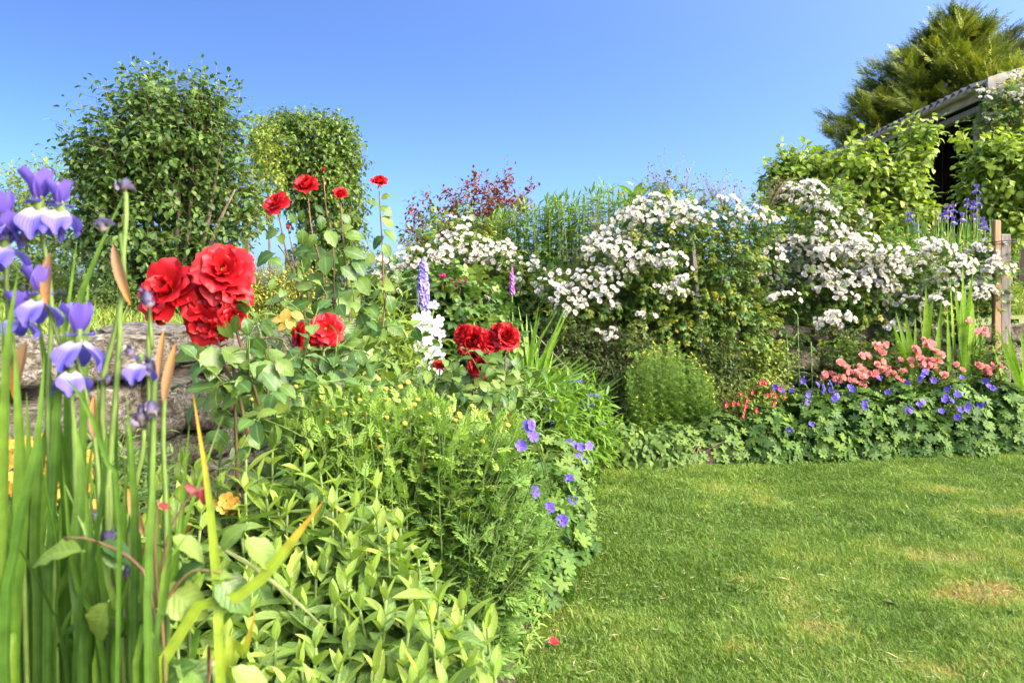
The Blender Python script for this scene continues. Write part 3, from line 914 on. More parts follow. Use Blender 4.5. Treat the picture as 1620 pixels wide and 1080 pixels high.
# ================================================================== BARN
def barn():
    x0, x1, y0, y1, ze, gz = 5.55, 10.2, 9.0, 14.6, 3.64, 1.2
    sl = 0.30
    th = thing('open_barn', 'open sided barn with corrugated roof and dark interior at top right', 'barn', ((x0 + x1) / 2, y0 + 2, gz))
    # corrugated sheets, ridges running up the slope
    nw = 5; wsh = (y1 - y0 + 0.3) / nw
    for q in range(nw):
        ya = y0 - 0.15 + q * wsh
        n = 64; v, f = [], []
        for i in range(n + 1):
            y = ya + (wsh + 0.05) * i / n
            zz = 0.032 * math.cos(2 * math.pi * y / 0.16) + 0.006 * (q % 2)
            for (x, o) in ((x0 - 0.16, 0), (x1, 0), (x1, 0.012), (x0 - 0.16, 0.012)):
                v.append((x, y, ze + 0.07 + (x - x0) * sl + zz + o))
        for i in range(n):
            for k in range(4):
                a, b = i * 4 + k, i * 4 + (k + 1) % 4
                f.append((a, a + 4, b + 4, b))
        solid('roof_sheet', Proto(v, f), M_SHEET, th, True)
    solid('fascia_board', box(x0 - 0.03, (y0 + y1) / 2, ze - 0.07, 0.035, y1 - y0 + 0.1, 0.10, 0.005), M_FASCIA, th)
    solid('gutter', box(x0 - 0.10, (y0 + y1) / 2, ze + 0.0, 0.10, y1 - y0 + 0.2, 0.07, 0.02), M_FASCIA, th)
    solid('wall_plate', box(x0 + 0.06, (y0 + y1) / 2, ze - 0.19, 0.10, y1 - y0, 0.08, 0.01), M_POST, th)
    for q in range(4):
        yy = y0 + 0.07 + (y1 - y0 - 0.14) * q / 3
        solid('post', box(x0 + 0.06, yy, (gz + ze - 0.3) / 2, 0.13, 0.13, ze - 0.3 - gz, 0.01), M_POST, th)
    # far wall and end wall of boards
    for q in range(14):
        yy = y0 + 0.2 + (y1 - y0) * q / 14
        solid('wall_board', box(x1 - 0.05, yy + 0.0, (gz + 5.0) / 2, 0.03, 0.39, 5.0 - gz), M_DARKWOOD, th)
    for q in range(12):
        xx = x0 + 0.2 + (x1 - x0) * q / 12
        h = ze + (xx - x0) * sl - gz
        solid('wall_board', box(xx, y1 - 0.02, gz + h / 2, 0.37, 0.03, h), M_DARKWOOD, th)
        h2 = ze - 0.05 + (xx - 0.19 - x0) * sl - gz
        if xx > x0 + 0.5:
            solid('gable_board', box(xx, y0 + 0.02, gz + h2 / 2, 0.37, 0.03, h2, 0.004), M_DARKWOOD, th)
    # verge along the near gable: pale lichened cement
    v = []
    for (x) in (x0 - 0.02, x1):
        zz = ze + (x - x0) * sl
        for (y, dz) in ((y0 - 0.19, -0.20), (y0 - 0.14, -0.20), (y0 - 0.14, 0.115), (y0 - 0.19, 0.115)):
            v.append((x, y, zz + dz))
    f = [(0, 1, 5, 4), (1, 2, 6, 5), (2, 3, 7, 6), (3, 0, 4, 7), (0, 3, 2, 1), (4, 5, 6, 7)]
    solid('verge_board', Proto(v, f), M_SHEET, th)
    for q in range(4):
        zz = ze - 0.2 + (x1 - x0) * sl * (q + 0.5) / 4 + 0.1
        xx = x0 + (x1 - x0) * (q + 0.5) / 4
        solid('purlin', box(xx, (y0 + y1) / 2, zz + 0.0, 0.08, y1 - y0 - 0.1, 0.15), M_DARKWOOD, th)
barn()

# ================================================================== POSTS AND STAKES
def tie(parent, c, r, z, mat=M_WIRE, tilt=0.0):
    a = np.linspace(0, 2 * math.pi, 9)
    pts = np.stack([c[0] + r * np.cos(a), c[1] + r * np.sin(a), z + tilt * np.cos(a)], 1)
    solid('tie', tube(pts, 0.004, 0.004, 4), mat, parent, True)
a = P(1587, 590, 6.3); 
th = thing('rose_post', 'thick grey weathered post tied to a tan batten at right', 'post', (a[0], 6.3, 0))
zt = P(0, 371, 6.3)[2]
solid('post', box(a[0] - .008, 6.3, zt / 2 + 0.02, 0.088, 0.10, zt - 0.04, 0.008), M_POST, th)
th2 = thing('rose_batten', 'narrow tan timber batten taller than the grey post beside it', 'post', (a[0] - 0.085, 6.24, 0))
zb = P(0, 348, 6.24)[2]
solid('batten', box(a[0] - 0.083, 6.26, zb / 2 + 0.02, 0.055, 0.05, zb - 0.04, 0.006), M_BATTEN, th2)
for dz in (0.0, 0.02): tie(th, (a[0] - 0.03, 6.28), 0.105, P(0, 386, 6.3)[2] + dz, tilt=0.012)
s0, s1 = P(1113, 575, 6.05), P(1095, 388, 6.05)
th = thing('rose_stake', 'thin grey square stake propping the white rambling rose', 'stake', (s0[0], s0[1], 0))
dv = (s1 - s0)
pr = tube([s0 - dv * 0.35, s0, s1], 0.026, 0.024, 4); solid('stake', pr, M_POST, th)
for yy in (470, 484): 
    q = s0 + dv * ((575 - yy) / 187); tie(th, q, 0.034, q[2])
for (px, py0, py1, Y, w, lab) in [(390, 375, 470, 6.2, 0.05, 'pale fence post close beside the big dark green shrub'), (456, 398, 470, 7.2, 0.05, 'short grey fence post behind the golden hedge')]:
    q0, q1 = P(px, py1, Y), P(px, py0, Y)
    th = thing('fence_post', lab, 'post', (q0[0], Y, terr_at(q0[0], Y)))
    solid('post', box(q0[0], Y, (0.85 + q1[2]) / 2, w, w, q1[2] - 0.85, 0.006), M_POST, th)
    solid('cap', box(q0[0], Y, q1[2] + 0.008, w + 0.012, w + 0.012, 0.016, 0.004), M_POST, th)
# ================================================================== PLANT MATERIALS
ML_BUSH = leaf_mat('laurel_leaf', [(0.035, 0.08, 0.022), (0.05, 0.115, 0.028), (0.075, 0.15, 0.035), (0.14, 0.22, 0.06)], 0.38, 0.3, 0.2)
ML_CLIMB = leaf_mat('climber_leaf', [(0.04, 0.09, 0.02), (0.065, 0.14, 0.025), (0.12, 0.20, 0.04), (0.19, 0.26, 0.05)], 0.35, 0.35, 0.2)
ML_LIGHT = leaf_mat('young_shrub_leaf', [(0.15, 0.24, 0.04), (0.2, 0.30, 0.06), (0.27, 0.34, 0.08)], 0.5, 0.4, 0.15)
ML_GOLD = leaf_mat('golden_hedge_leaf', [(0.32, 0.36, 0.04), (0.24, 0.3, 0.04), (0.42, 0.42, 0.06), (0.12, 0.18, 0.03)], 0.45, 0.3, 0.1)
ML_COPPER = leaf_mat('copper_leaf', [(0.10, 0.025, 0.02), (0.15, 0.04, 0.022), (0.22, 0.07, 0.025), (0.11, 0.09, 0.03)], 0.45, 0.3, 0.1, tcol=(1.3, 0.7, 0.5))
ML_WILLOW = leaf_mat('willowherb_leaf', [(0.07, 0.16, 0.03), (0.11, 0.21, 0.04), (0.17, 0.28, 0.05)], 0.45, 0.35, 0.35)
ML_RAMB = leaf_mat('rambler_leaf', [(0.045, 0.10, 0.022), (0.07, 0.15, 0.03), (0.10, 0.19, 0.04), (0.2, 0.25, 0.05)], 0.42, 0.35, 0.2)
ML_RAMBY = leaf_mat('rambler_young_leaf', [(0.2, 0.27, 0.05), (0.28, 0.32, 0.06), (0.34, 0.34, 0.07)], 0.45, 0.4, 0.2)
ML_APPLE = leaf_mat('apple_leaf', [(0.10, 0.18, 0.035), (0.17, 0.27, 0.05), (0.25, 0.35, 0.07), (0.33, 0.42, 0.12)], 0.5, 0.36, 0.3)
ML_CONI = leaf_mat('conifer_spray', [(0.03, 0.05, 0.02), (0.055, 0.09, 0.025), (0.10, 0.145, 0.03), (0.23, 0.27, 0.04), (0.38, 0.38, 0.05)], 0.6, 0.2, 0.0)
ML_CONID = leaf_mat('dark_conifer_spray', [(0.05, 0.07, 0.03), (0.07, 0.09, 0.035), (0.11, 0.12, 0.05)], 0.6, 0.2, 0.0)
ML_BIG = leaf_mat('broad_shrub_leaf', [(0.1, 0.2, 0.04), (0.17, 0.28, 0.05)], 0.4, 0.35, 0.5, veins=0.4)
ML_COTON = leaf_mat('small_dark_leaf', [(0.03, 0.065, 0.018), (0.045, 0.095, 0.022), (0.075, 0.14, 0.03)], 0.4, 0.28, 0.1)
MP_WHITE = petal_mat('white_rose_petal', [(0.0, (0.70, 0.60, 0.32)), (0.4, (0.76, 0.72, 0.60)), (1.0, (0.80, 0.78, 0.71))], 0.6, 0.25, var=0.05)
M_ROSEEYE = petal_mat('rose_stamens', [(0.0, (0.5, 0.36, 0.1)), (1.0, (0.5, 0.36, 0.1))], 0.8, 0.0)
M_SPENT = leaf_mat('spent_bloom', [(0.16, 0.10, 0.055), (0.26, 0.18, 0.10), (0.38, 0.3, 0.19), (0.12, 0.085, 0.05)], 0.8, 0.15, 0)
MP_IRIS = petal_mat('violet_iris_petal', [(0.0, (0.75, 0.62, 0.18)), (0.14, (0.8, 0.76, 0.62)), (0.34, (0.45, 0.44, 0.74)), (0.5, (0.20, 0.17, 0.60)), (1.0, (0.12, 0.09, 0.48))], 0.55, 0.35, var=0.2, streak=0.6, streakcol=(0.06, 0.035, 0.28))
MP_IRISUP = petal_mat('violet_iris_standard', [(0.0, (0.14, 0.07, 0.28)), (0.3, (0.16, 0.10, 0.46)), (1.0, (0.20, 0.14, 0.56))], 0.55, 0.4, var=0.2, streak=0.2, streakcol=(0.10, 0.05, 0.36))

# ================================================================== LEAF SHAPES
L_OVAL = [leaf(5, 0.52, 0.48, 0.85, 0.18, c, t, stalk=0.12) for c, t in ((0.3, 0), (0.7, 0.3), (0.5, -0.3), (1.0, 0.1))]
L_APPLE = [leaf(5, 0.66, 0.46, 0.8, 0.22, c, t, stalk=0.16, serr=0.03) for c, t in ((0.4, 0), (0.9, 0.3), (0.6, -0.3))]
L_SMALL = [leaf(3, 0.5, 0.5, 0.8, 0.15, c) for c in (0.3, 0.7)]
L_LANCE = [leaf(4, 0.20, 0.4, 1.0, 0.2, c, t) for c, t in ((0.4, 0), (0.9, 0.2), (0.7, -0.2))]
L_ROSE5 = [compound(2, 0.4, 0.6, curl=c) for c in (0.3, 0.7)]
L_SPRAY = []
for sd in range(3):
    r_ = np.random.default_rng(sd + 40)
    fr = []
    lf_ = leaf(2, 0.2, 0.4, 1.0, 0.1, 0.2)
    for i in range(9):
        t = 0.12 + 0.78 * i / 9
        for s_ in (-1, 1):
            M_ = frames(np.array([[0, t, -0.06 * t]]), np.array([[s_ * 0.8, 0.75, r_.normal(0.05, 0.22)]]), UP, np.array([0.36 * (1.05 - t * 0.75) * r_.uniform(0.8, 1.2)]))
            fr.append(lf_.xf(M_[0]))
    fr.append(lf_.xf(frames(np.array([[0, 0.8, -.05]]), np.array([[0, 1, 0.1]]), UP, np.array([0.25]))[0]))
    L_SPRAY.append(join(fr))

# ================================================================== LEFT BACKGROUND SHRUBS
Yb = 5.5
c0 = P(258, 500, Yb)
bush = thing('dense_shrub', 'tall dense dark green shrub on the terrace behind the irises', 'shrub', (c0[0], Yb, terr_at(c0[0], Yb)))
bells = [E(255, 330, Yb, 118, 120, 0.55), E(225, 245, Yb, 95, 105, 0.48), E(300, 235, Yb, 88, 105, 0.48), E(265, 190, Yb, 88, 75, 0.4), E(330, 350, Yb, 60, 95, 0.42), E(175, 300, Yb, 62, 95, 0.4), E(265, 440, Yb, 105, 62, 0.5), E(345, 260, Yb, 45, 70, 0.35), E(140, 255, Yb, 34, 40, .25), E(385, 330, Yb, 24, 60, .25), E(230, 150, Yb, 40, 34, .25), E(330, 175, Yb, 40, 36, .25), E(135, 370, Yb, 30, 50, .25), E(200, 450, Yb, 60, 50, .4), E(320, 450, Yb, 60, 50, .4)]
crown(bush, bells, 2100, 9, L_OVAL, (0.045, 0.088), ML_BUSH, 300, slen=(0.2, 0.46), up=0.6, lo=0.25, twig=M_TWIG, ldroop=0.22)
# loose shoots that break the outline at the top
sh = [(215, 105, -.1), (265, 100, .05), (325, 100, .1), (365, 120, .15), (185, 130, -.2), (140, 185, -.3), (400, 240, .3), (225, 118, -.1), (240, 140, .05), (345, 110, .02), (352, 140, .1), (385, 140, .15), (380, 200, .2), (160, 155, -.25), (155, 180, -.3), (105, 225, -.6), (130, 205, -.5), (280, 125, 0), (310, 120, .05), (205, 160, -.15), (120, 245, -.6), (330, 150, .1), (395, 300, .5), (398, 330, .5), (390, 380, .4)]
B_ = np.array([P(px - dx * 75, py + 60, Yb - 0.1) for px, py, dx in sh]); D_ = np.array([[dx, rng.normal(0, .15), 1.0 if abs(dx) < .4 else .6] for _, _, dx in sh])
M_, ln_ = sprig_leaves(B_, D_, 0.30, 9, 48, (0.06, 0.08), 0.02, 0.05)
put_copies(bush, M_, L_OVAL, [ML_BUSH], 0, stuff='top_shoots'); tubes_stuff(bush, ln_, 0.003, 0.0015, M_TWIG)
for q, (bx, tx, ty) in enumerate([(250, 253, 150), (270, 310, 150), (235, 180, 200), (285, 350, 220), (245, 222, 135), (260, 285, 240), (230, 150, 280), (290, 372, 300)]):
    pts = spline([np.array([P(bx, 480, Yb)[0], Yb, terr_at(c0[0], Yb) - 0.05]), P((bx + tx) / 2 + 8, 370, Yb - (.22 if q % 2 else .05)), P(tx, ty, Yb - (.12 if q % 2 else 0))], 8)
    solid('stem', tube(pts, 0.022, 0.007, 6), M_BARK, bush, True)

Yc = 6.6
c0 = P(500, 470, Yc)
clim = thing('clipped_climber', 'glossy green climber on a tall support behind the tall red roses', 'climber', (c0[0], Yc, terr_at(c0[0], Yc)))
cells = [E(490, 235, Yc, 82, 68, 0.40), E(450, 225, Yc, 48, 58, 0.3), E(530, 240, Yc, 38, 60, 0.3), E(535, 300, Yc, 45, 70, 0.32), E(548, 370, Yc, 32, 60, 0.28), E(490, 300, Yc, 45, 55, 0.3), E(510, 400, Yc, 48, 50, 0.3)]
crown(clim, cells, 2000, 7, L_OVAL, (0.04, 0.07), ML_CLIMB, 150, slen=(0.12, 0.24), up=0.0, lo=0.45, twig=M_TWIG, ldroop=0.5, droop=0.3)
for dx in (-12, 14):
    solid('stem', tube(spline([np.array([c0[0] + dx / 180, Yc, 0.85]), P(500 + dx, 380, Yc), P(495 - dx, 250, Yc)], 8), 0.035, 0.012, 6), M_BARK, clim, True)
Ym = 6.0
lt = thing('light_shrub', 'airy pale green shrub filling the gap between dark shrub and climber', 'shrub', (P(428, 0, Ym)[0], Ym, 0.95))
crown(lt, [E(425, 265, Ym, 28, 75, 0.2), E(410, 220, Ym, 22, 40, 0.2), E(415, 330, Ym, 24, 40, 0.2), E(395, 300, Ym, 20, 60, 0.2)], 240, 7, L_OVAL, (0.03, 0.055), ML_LIGHT, 60, slen=(0.1, 0.22), up=0.4, lo=0.1, twig=M_TWIG)
solid('stem', tube(spline([np.array([P(428, 0, Ym)[0], Ym, 0.9]), P(425, 330, Ym), P(420, 230, Ym)], 8), 0.012, 0.004, 5), M_BARK, lt, True)
Yf = 6.4
fl = thing('pale_shrub', 'pale yellow-green shrub at the far left behind the iris flowers', 'shrub', (P(60, 0, Yf)[0], Yf, 0.95))
crown(fl, [E(70, 330, Yf, 75, 70, 0.5), E(20, 380, Yf, 60, 90, 0.5), E(100, 400, Yf, 60, 70, 0.4), E(30, 310, Yf, 40, 50, 0.4), E(90, 285, Yf, 35, 40, 0.3), E(60, 455, Yf, 90, 40, .4), E(150, 440, Yf, 60, 50, .4)], 760, 7, L_OVAL, (0.04, 0.065), ML_LIGHT, 120, slen=(0.12, 0.25), up=0.6, lo=0.3, twig=M_TWIG)
for dx in (-15, 20): solid('stem', tube(spline([np.array([P(60 + dx, 0, Yf)[0], Yf, 0.9]), P(60 + dx * 1.3, 330, Yf)], 6), 0.02, 0.006, 5), M_BARK, fl, True)
Yd = 5.0
und = thing('low_shrub', 'low dark bush under the tall shrub at the terrace edge', 'shrub', (P(290, 0, Yd)[0], Yd, 0.92))
crown(und, [E(300, 485, Yd, 60, 32, 0.2), E(240, 490, Yd, 50, 30, 0.15), E(180, 480, Yd, 50, 30, .15)], 300, 7, L_OVAL, (0.03, 0.05), ML_BUSH, 60, slen=(0.08, 0.16), up=0.6, lo=0.2, twig=M_TWIG)
Yg = 4.9
gh = thing('golden_hedge', 'low golden leaved hedge between the near and tall red roses', 'hedge', (P(430, 0, Yg)[0], Yg, 0.92))
crown(gh, [E(430, 460, Yg, 58, 46, 0.22), E(395, 470, Yg, 42, 40, 0.2), E(475, 458, Yg, 46, 40, 0.2)], 800, 7, L_SMALL, (0.018, 0.03), ML_GOLD, 60, slen=(0.06, 0.13), up=0.9, lo=0.35, twig=M_TWIG, noise=0.3)

# ================================================================== MIDDLE BACKGROUND
Yk = 8.0
ck = thing('copper_shrub', 'arching dark red leaved shrub against the sky in the middle', 'shrub', (P(745, 0, Yk)[0], Yk, terr_at(P(745, 0, Yk)[0], Yk)))
tips = [(640, 315), (650, 340), (668, 305), (675, 330), (700, 300), (712, 298), (725, 320), (737, 290), (750, 268), (755, 290), (770, 278), (775, 300), (790, 320), (797, 282), (805, 290), (813, 262), (820, 300), (830, 310), (838, 295), (848, 292), (842, 320), (690, 345), (650, 365), (640, 385), (665, 380), (720, 345), (760, 330), (785, 345), (640, 355), (700, 370), (735, 360), (655, 400), (690, 395), (805, 340), (825, 340), (628, 360)]
Bk, Dk, Lk = [], [], []
clines = []
for (tx, ty) in tips:
    Y1 = Yk + rng.normal(0, .3)
    b = np.array([P(745 + rng.normal(0, 12), 0, Yk)[0], Yk, terr_at(P(745, 0, Yk)[0], Yk)]); t = P(tx, ty, Y1)
    mid = b * 0.45 + t * 0.55 + np.array([-(t - b)[0] * 0.22, 0, 0.12])
    pts = spline([b, mid, t], 12); clines.append(pts)
    for i in range(4, 11):
        for q in range(3):
            Bk.append(pts[i]); Dk.append(nrm(pts[i + 1] - pts[i] + rng.normal(0, 0.10, 3))); Lk.append(rng.uniform(0.10, 0.22))
    Bk.append(pts[9]); Dk.append(nrm(pts[11] - pts[9])); Lk.append(np.linalg.norm(pts[11] - pts[9]) * 1.1)
M_, ln_ = sprig_leaves(np.array(Bk), np.array(Dk), np.array(Lk), 7, 50, (0.042, 0.075), 0.0, 0.1)
put_copies(ck, M_, L_SMALL, [ML_COPPER], 60)
tubes_stuff(ck, clines, 0.010, 0.002, M_REDSTEM, 'branches')
solid('crown_base', tube(spline([clines[0][0] - np.array([0, 0, .05]), clines[10][3]], 5), 0.03, 0.015, 6), M_BARK, ck, True)
Yq = 7.7
gr = thing('green_filler_shrub', 'mixed light green shrub below the dark red shrub', 'shrub', (P(720, 0, Yq)[0], Yq, terr_at(P(720, 0, Yq)[0], Yq)))
crown(gr, [E(720, 390, Yq, 70, 40, 0.3), E(670, 420, Yq, 50, 40, 0.3), E(760, 400, Yq, 40, 50, 0.3), E(625, 440, Yq, 40, 25, 0.3)], 330, 7, L_OVAL, (0.03, 0.06), ML_LIGHT, 40, slen=(0.12, 0.22), up=0.7, lo=0.2, twig=M_TWIG)

Yw = 7.3
def willow(label, px0, px1, n, grp):
    cx = P((px0 + px1) / 2, 0, Yw)[0]
    th = thing('willowherb_clump', label, 'plant', (cx, Yw, terr_at(cx, Yw)), grp)
    B, D, Ls = [], [], []
    for i in range(n):
        px = rng.uniform(px0, px1)
        top = np.interp(px, [760, 800, 850, 880, 910, 940, 965, 1000, 1040], [350, 325, 318, 305, 312, 295, 292, 318, 340]) + abs(rng.normal(0, 20))
        Y1 = Yw + rng.uniform(-.35, .35)
        x = P(px, 0, Y1)[0]
        b = np.array([x + rng.normal(0, .06), Y1, terr_at(x, Y1)]); t = P(px, top, Y1)
        B.append(b); D.append(nrm(t - b)); Ls.append(np.linalg.norm(t - b))
    M, lines = sprig_leaves(np.array(B), np.array(D), np.array(Ls), 26, 58, (0.125, 0.195), 0.0, 0.15, taper=0.35)
    put_copies(th, M, L_LANCE, [ML_WILLOW], 120)
    tubes_stuff(th, lines, 0.005, 0.003, M_STEM, 'stems')
wg = 'tall willow leaved plants against the sky'
willow('narrow leaved light green clump right beside the dark red shrub', 775, 870, 85, wg)
willow('narrow leaved light green clump nearest the white rambling rose', 865, 1030, 150, wg)
for (px, py, lab) in [(1005, 300, 'broad leaved shrub shoot standing above the white roses, larger one'), (1090, 322, 'small broad leaved shrub shoot just above the white blooms')]:
    Y1 = 7.0
    top = P(px, py + 25, Y1)
    th = thing('broadleaf_shrub', lab, 'shrub', (top[0], Y1, terr_at(top[0], Y1)))
    solid('stem', tube(spline([np.array([top[0], Y1, terr_at(top[0], Y1) - .03]), top], 6), 0.015, 0.008, 5), M_STEM, th, True)
    n = 11 if px < 1050 else 6
    ph = np.arange(n) * 2.4; el = np.linspace(0.1, 1.2, n)
    d = np.stack([np.cos(ph) * np.cos(el), np.sin(ph) * np.cos(el), np.sin(el)], 1)
    M = frames(np.repeat(top[None], n, 0) + UP * np.linspace(-.1, .05, n)[:, None], d, UP + rng.normal(0, .2, (n, 3)), rng.uniform(0.17, 0.24, n))
    put_copies(th, M, L_OVAL, [ML_BIG], 99)

# ================================================================== RIGHT BACKGROUND: APPLE TREES, CONIFERS
def apple(label, base, ells, trunk, n, nind, Y):
    th = thing('apple_tree', label, 'tree', (base[0], Y, base[2]), 'apple trees in front of the barn')
    solid('trunk', tube(spline(trunk, 10), 0.032, 0.014, 7), M_BARK, th, True)
    p, D = crown(th, ells, n, 7, L_APPLE, (0.085, 0.13), ML_APPLE, nind, slen=(0.16, 0.34), up=0.5, lo=0.3, twig=M_TWIG, twig_r=0.004, ldroop=0.3)
    # limbs: from the trunk out into the crown
    for q in range(7):
        a = np.array(trunk[-1]) * (0.4 + 0.1 * (q % 3)) + np.array(trunk[-2]) * (0.6 - 0.1 * (q % 3)); b = p[q * 7]
        solid('limb', tube(spline([a, (a + b) / 2 + np.array([0, 0, -0.05]), b], 6), 0.014, 0.005, 5), M_BARK, th, True)
Ya = 8.2
def gz(px, Y): x = P(px, 0, Y)[0]; return np.array([x, Y, terr_at(x, Y)])
apple('leafy apple tree left of the dark barn opening, its top against the sky', gz(1270, Ya), [E(1270, 285, Ya, 58, 48, 0.35), E(1235, 300, Ya, 30, 50, 0.3), E(1315, 290, Ya, 45, 50, 0.35), E(1250, 265, Ya, 32, 32, 0.25), E(1290, 350, Ya, 50, 40, 0.3)], [gz(1275, Ya), P(1278, 340, Ya), P(1270, 280, Ya)], 330, 250, Ya)
Ya2 = 7.7
apple('apple tree with bare dark trunk reaching up across the barn roof', gz(1372, Ya2), [E(1365, 265, Ya2, 48, 48, 0.3), E(1415, 292, Ya2, 32, 34, 0.25), E(1445, 240, Ya2, 22, 48, 0.2), E(1460, 205, Ya2, 14, 24, 0.15), E(1395, 330, Ya2, 48, 42, 0.3), E(1340, 300, Ya2, 35, 45, 0.25), E(1445, 330, Ya2, 30, 40, 0.2), E(1370, 380, Ya2, 40, 20, 0.2)],
      [gz(1372, Ya2), P(1366, 350, Ya2 - .15), P(1363, 290, Ya2 - .1), P(1370, 255, Ya2)], 400, 300, Ya2)
apple('apple tree at the right edge above the grey post', gz(1590, Ya2), [E(1585, 270, Ya2, 60, 45, 0.4), E(1565, 245, Ya2, 28, 28, 0.25), E(1620, 290, Ya2, 60, 80, 0.4), E(1548, 305, Ya2, 28, 28, 0.25), E(1600, 350, Ya2, 48, 45, 0.3), E(1525, 222, Ya2, 10, 14, 0.1)],
      [gz(1598, Ya2), P(1592, 350, Ya2), P(1580, 280, Ya2)], 400, 300, Ya2)

def conifer(label, px, Y, prof, n, mat, size, name='golden_conifer', spread=1.0):
    """prof: photo row -> branch reach in pixels; boughs in tiers, each carrying sprays that turn golden outwards"""
    x = P(px, 0, Y)[0]; z0 = 1.0
    th = thing(name, label, 'tree', (x, Y, z0))
    ys = np.array([q[0] for q in prof], float); rs = np.array([q[1] for q in prof], float)
    solid('trunk', tube(spline([(x, Y, z0 - 0.3), P(px + 4, 200, Y), P(px, ys[0] + 12, Y)], 10), 0.2, 0.015, 8), M_BARK, th, True)
    PS, DS, VS, lim = [], [], [], []
    for i in range(n):
        u = (i + rng.random()) / n
        py = ys[0] + (ys[-1] - ys[0]) * u ** 0.75
        r = np.interp(py, ys, rs) / F * Y * rng.uniform(0.72, 1.18)
        az = i * 2.4 + rng.normal(0, .3)
        a = P(px, py + 8, Y); a[1] = Y
        out = np.array([math.cos(az), math.sin(az) * .8, 0])
        if math.cos(az) > .2 and name == 'golden_conifer': r *= .62       # crowded on its right side by the next tree
        rise = rng.uniform(0.10, 0.42)
        b = a + out * r + UP * r * rise
        pts = spline([a - UP * r * .12, a * .5 + b * .5 - UP * r * .07, b], 8); lim.append(pts)
        k = int(10 + r * 15)
        t = rng.uniform(0.22, 1.0, k) ** 0.7
        f = t * 7; i0 = np.minimum(f.astype(int), 6)
        c = pts[i0] + (pts[i0 + 1] - pts[i0]) * (f - i0)[:, None]
        d = nrm(pts[i0 + 1] - pts[i0])
        side = np.cross(d, UP) * rng.choice([-1, 1], k)[:, None] * rng.uniform(.2, 1.0, k)[:, None]
        PS.append(c + rng.normal(0, .05, (k, 3))); DS.append(nrm(d * .9 + side + UP * rng.uniform(.0, .6, k)[:, None]))
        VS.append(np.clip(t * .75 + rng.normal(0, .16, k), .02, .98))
    p = np.vstack(PS); D = np.vstack(DS); va = np.concatenate(VS)
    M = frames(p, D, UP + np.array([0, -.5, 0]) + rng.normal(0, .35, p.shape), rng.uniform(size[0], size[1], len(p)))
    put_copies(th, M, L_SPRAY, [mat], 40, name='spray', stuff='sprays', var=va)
    tubes_stuff(th, lim, 0.035, 0.008, M_BARK, 'boughs')
Yn = 18.0
conifer('large golden conifer rising behind the barn roof', 1512, Yn, [(16, 4), (45, 20), (70, 58), (100, 76), (150, 126), (200, 158), (250, 184), (300, 195)], 310, ML_CONI, (0.32, 0.62))
conifer('thin dark conifer at the top right corner', 1598, 20.0, [(45, 5), (80, 20), (120, 42), (180, 60)], 70, ML_CONID, (0.3, 0.55), 'dark_conifer')

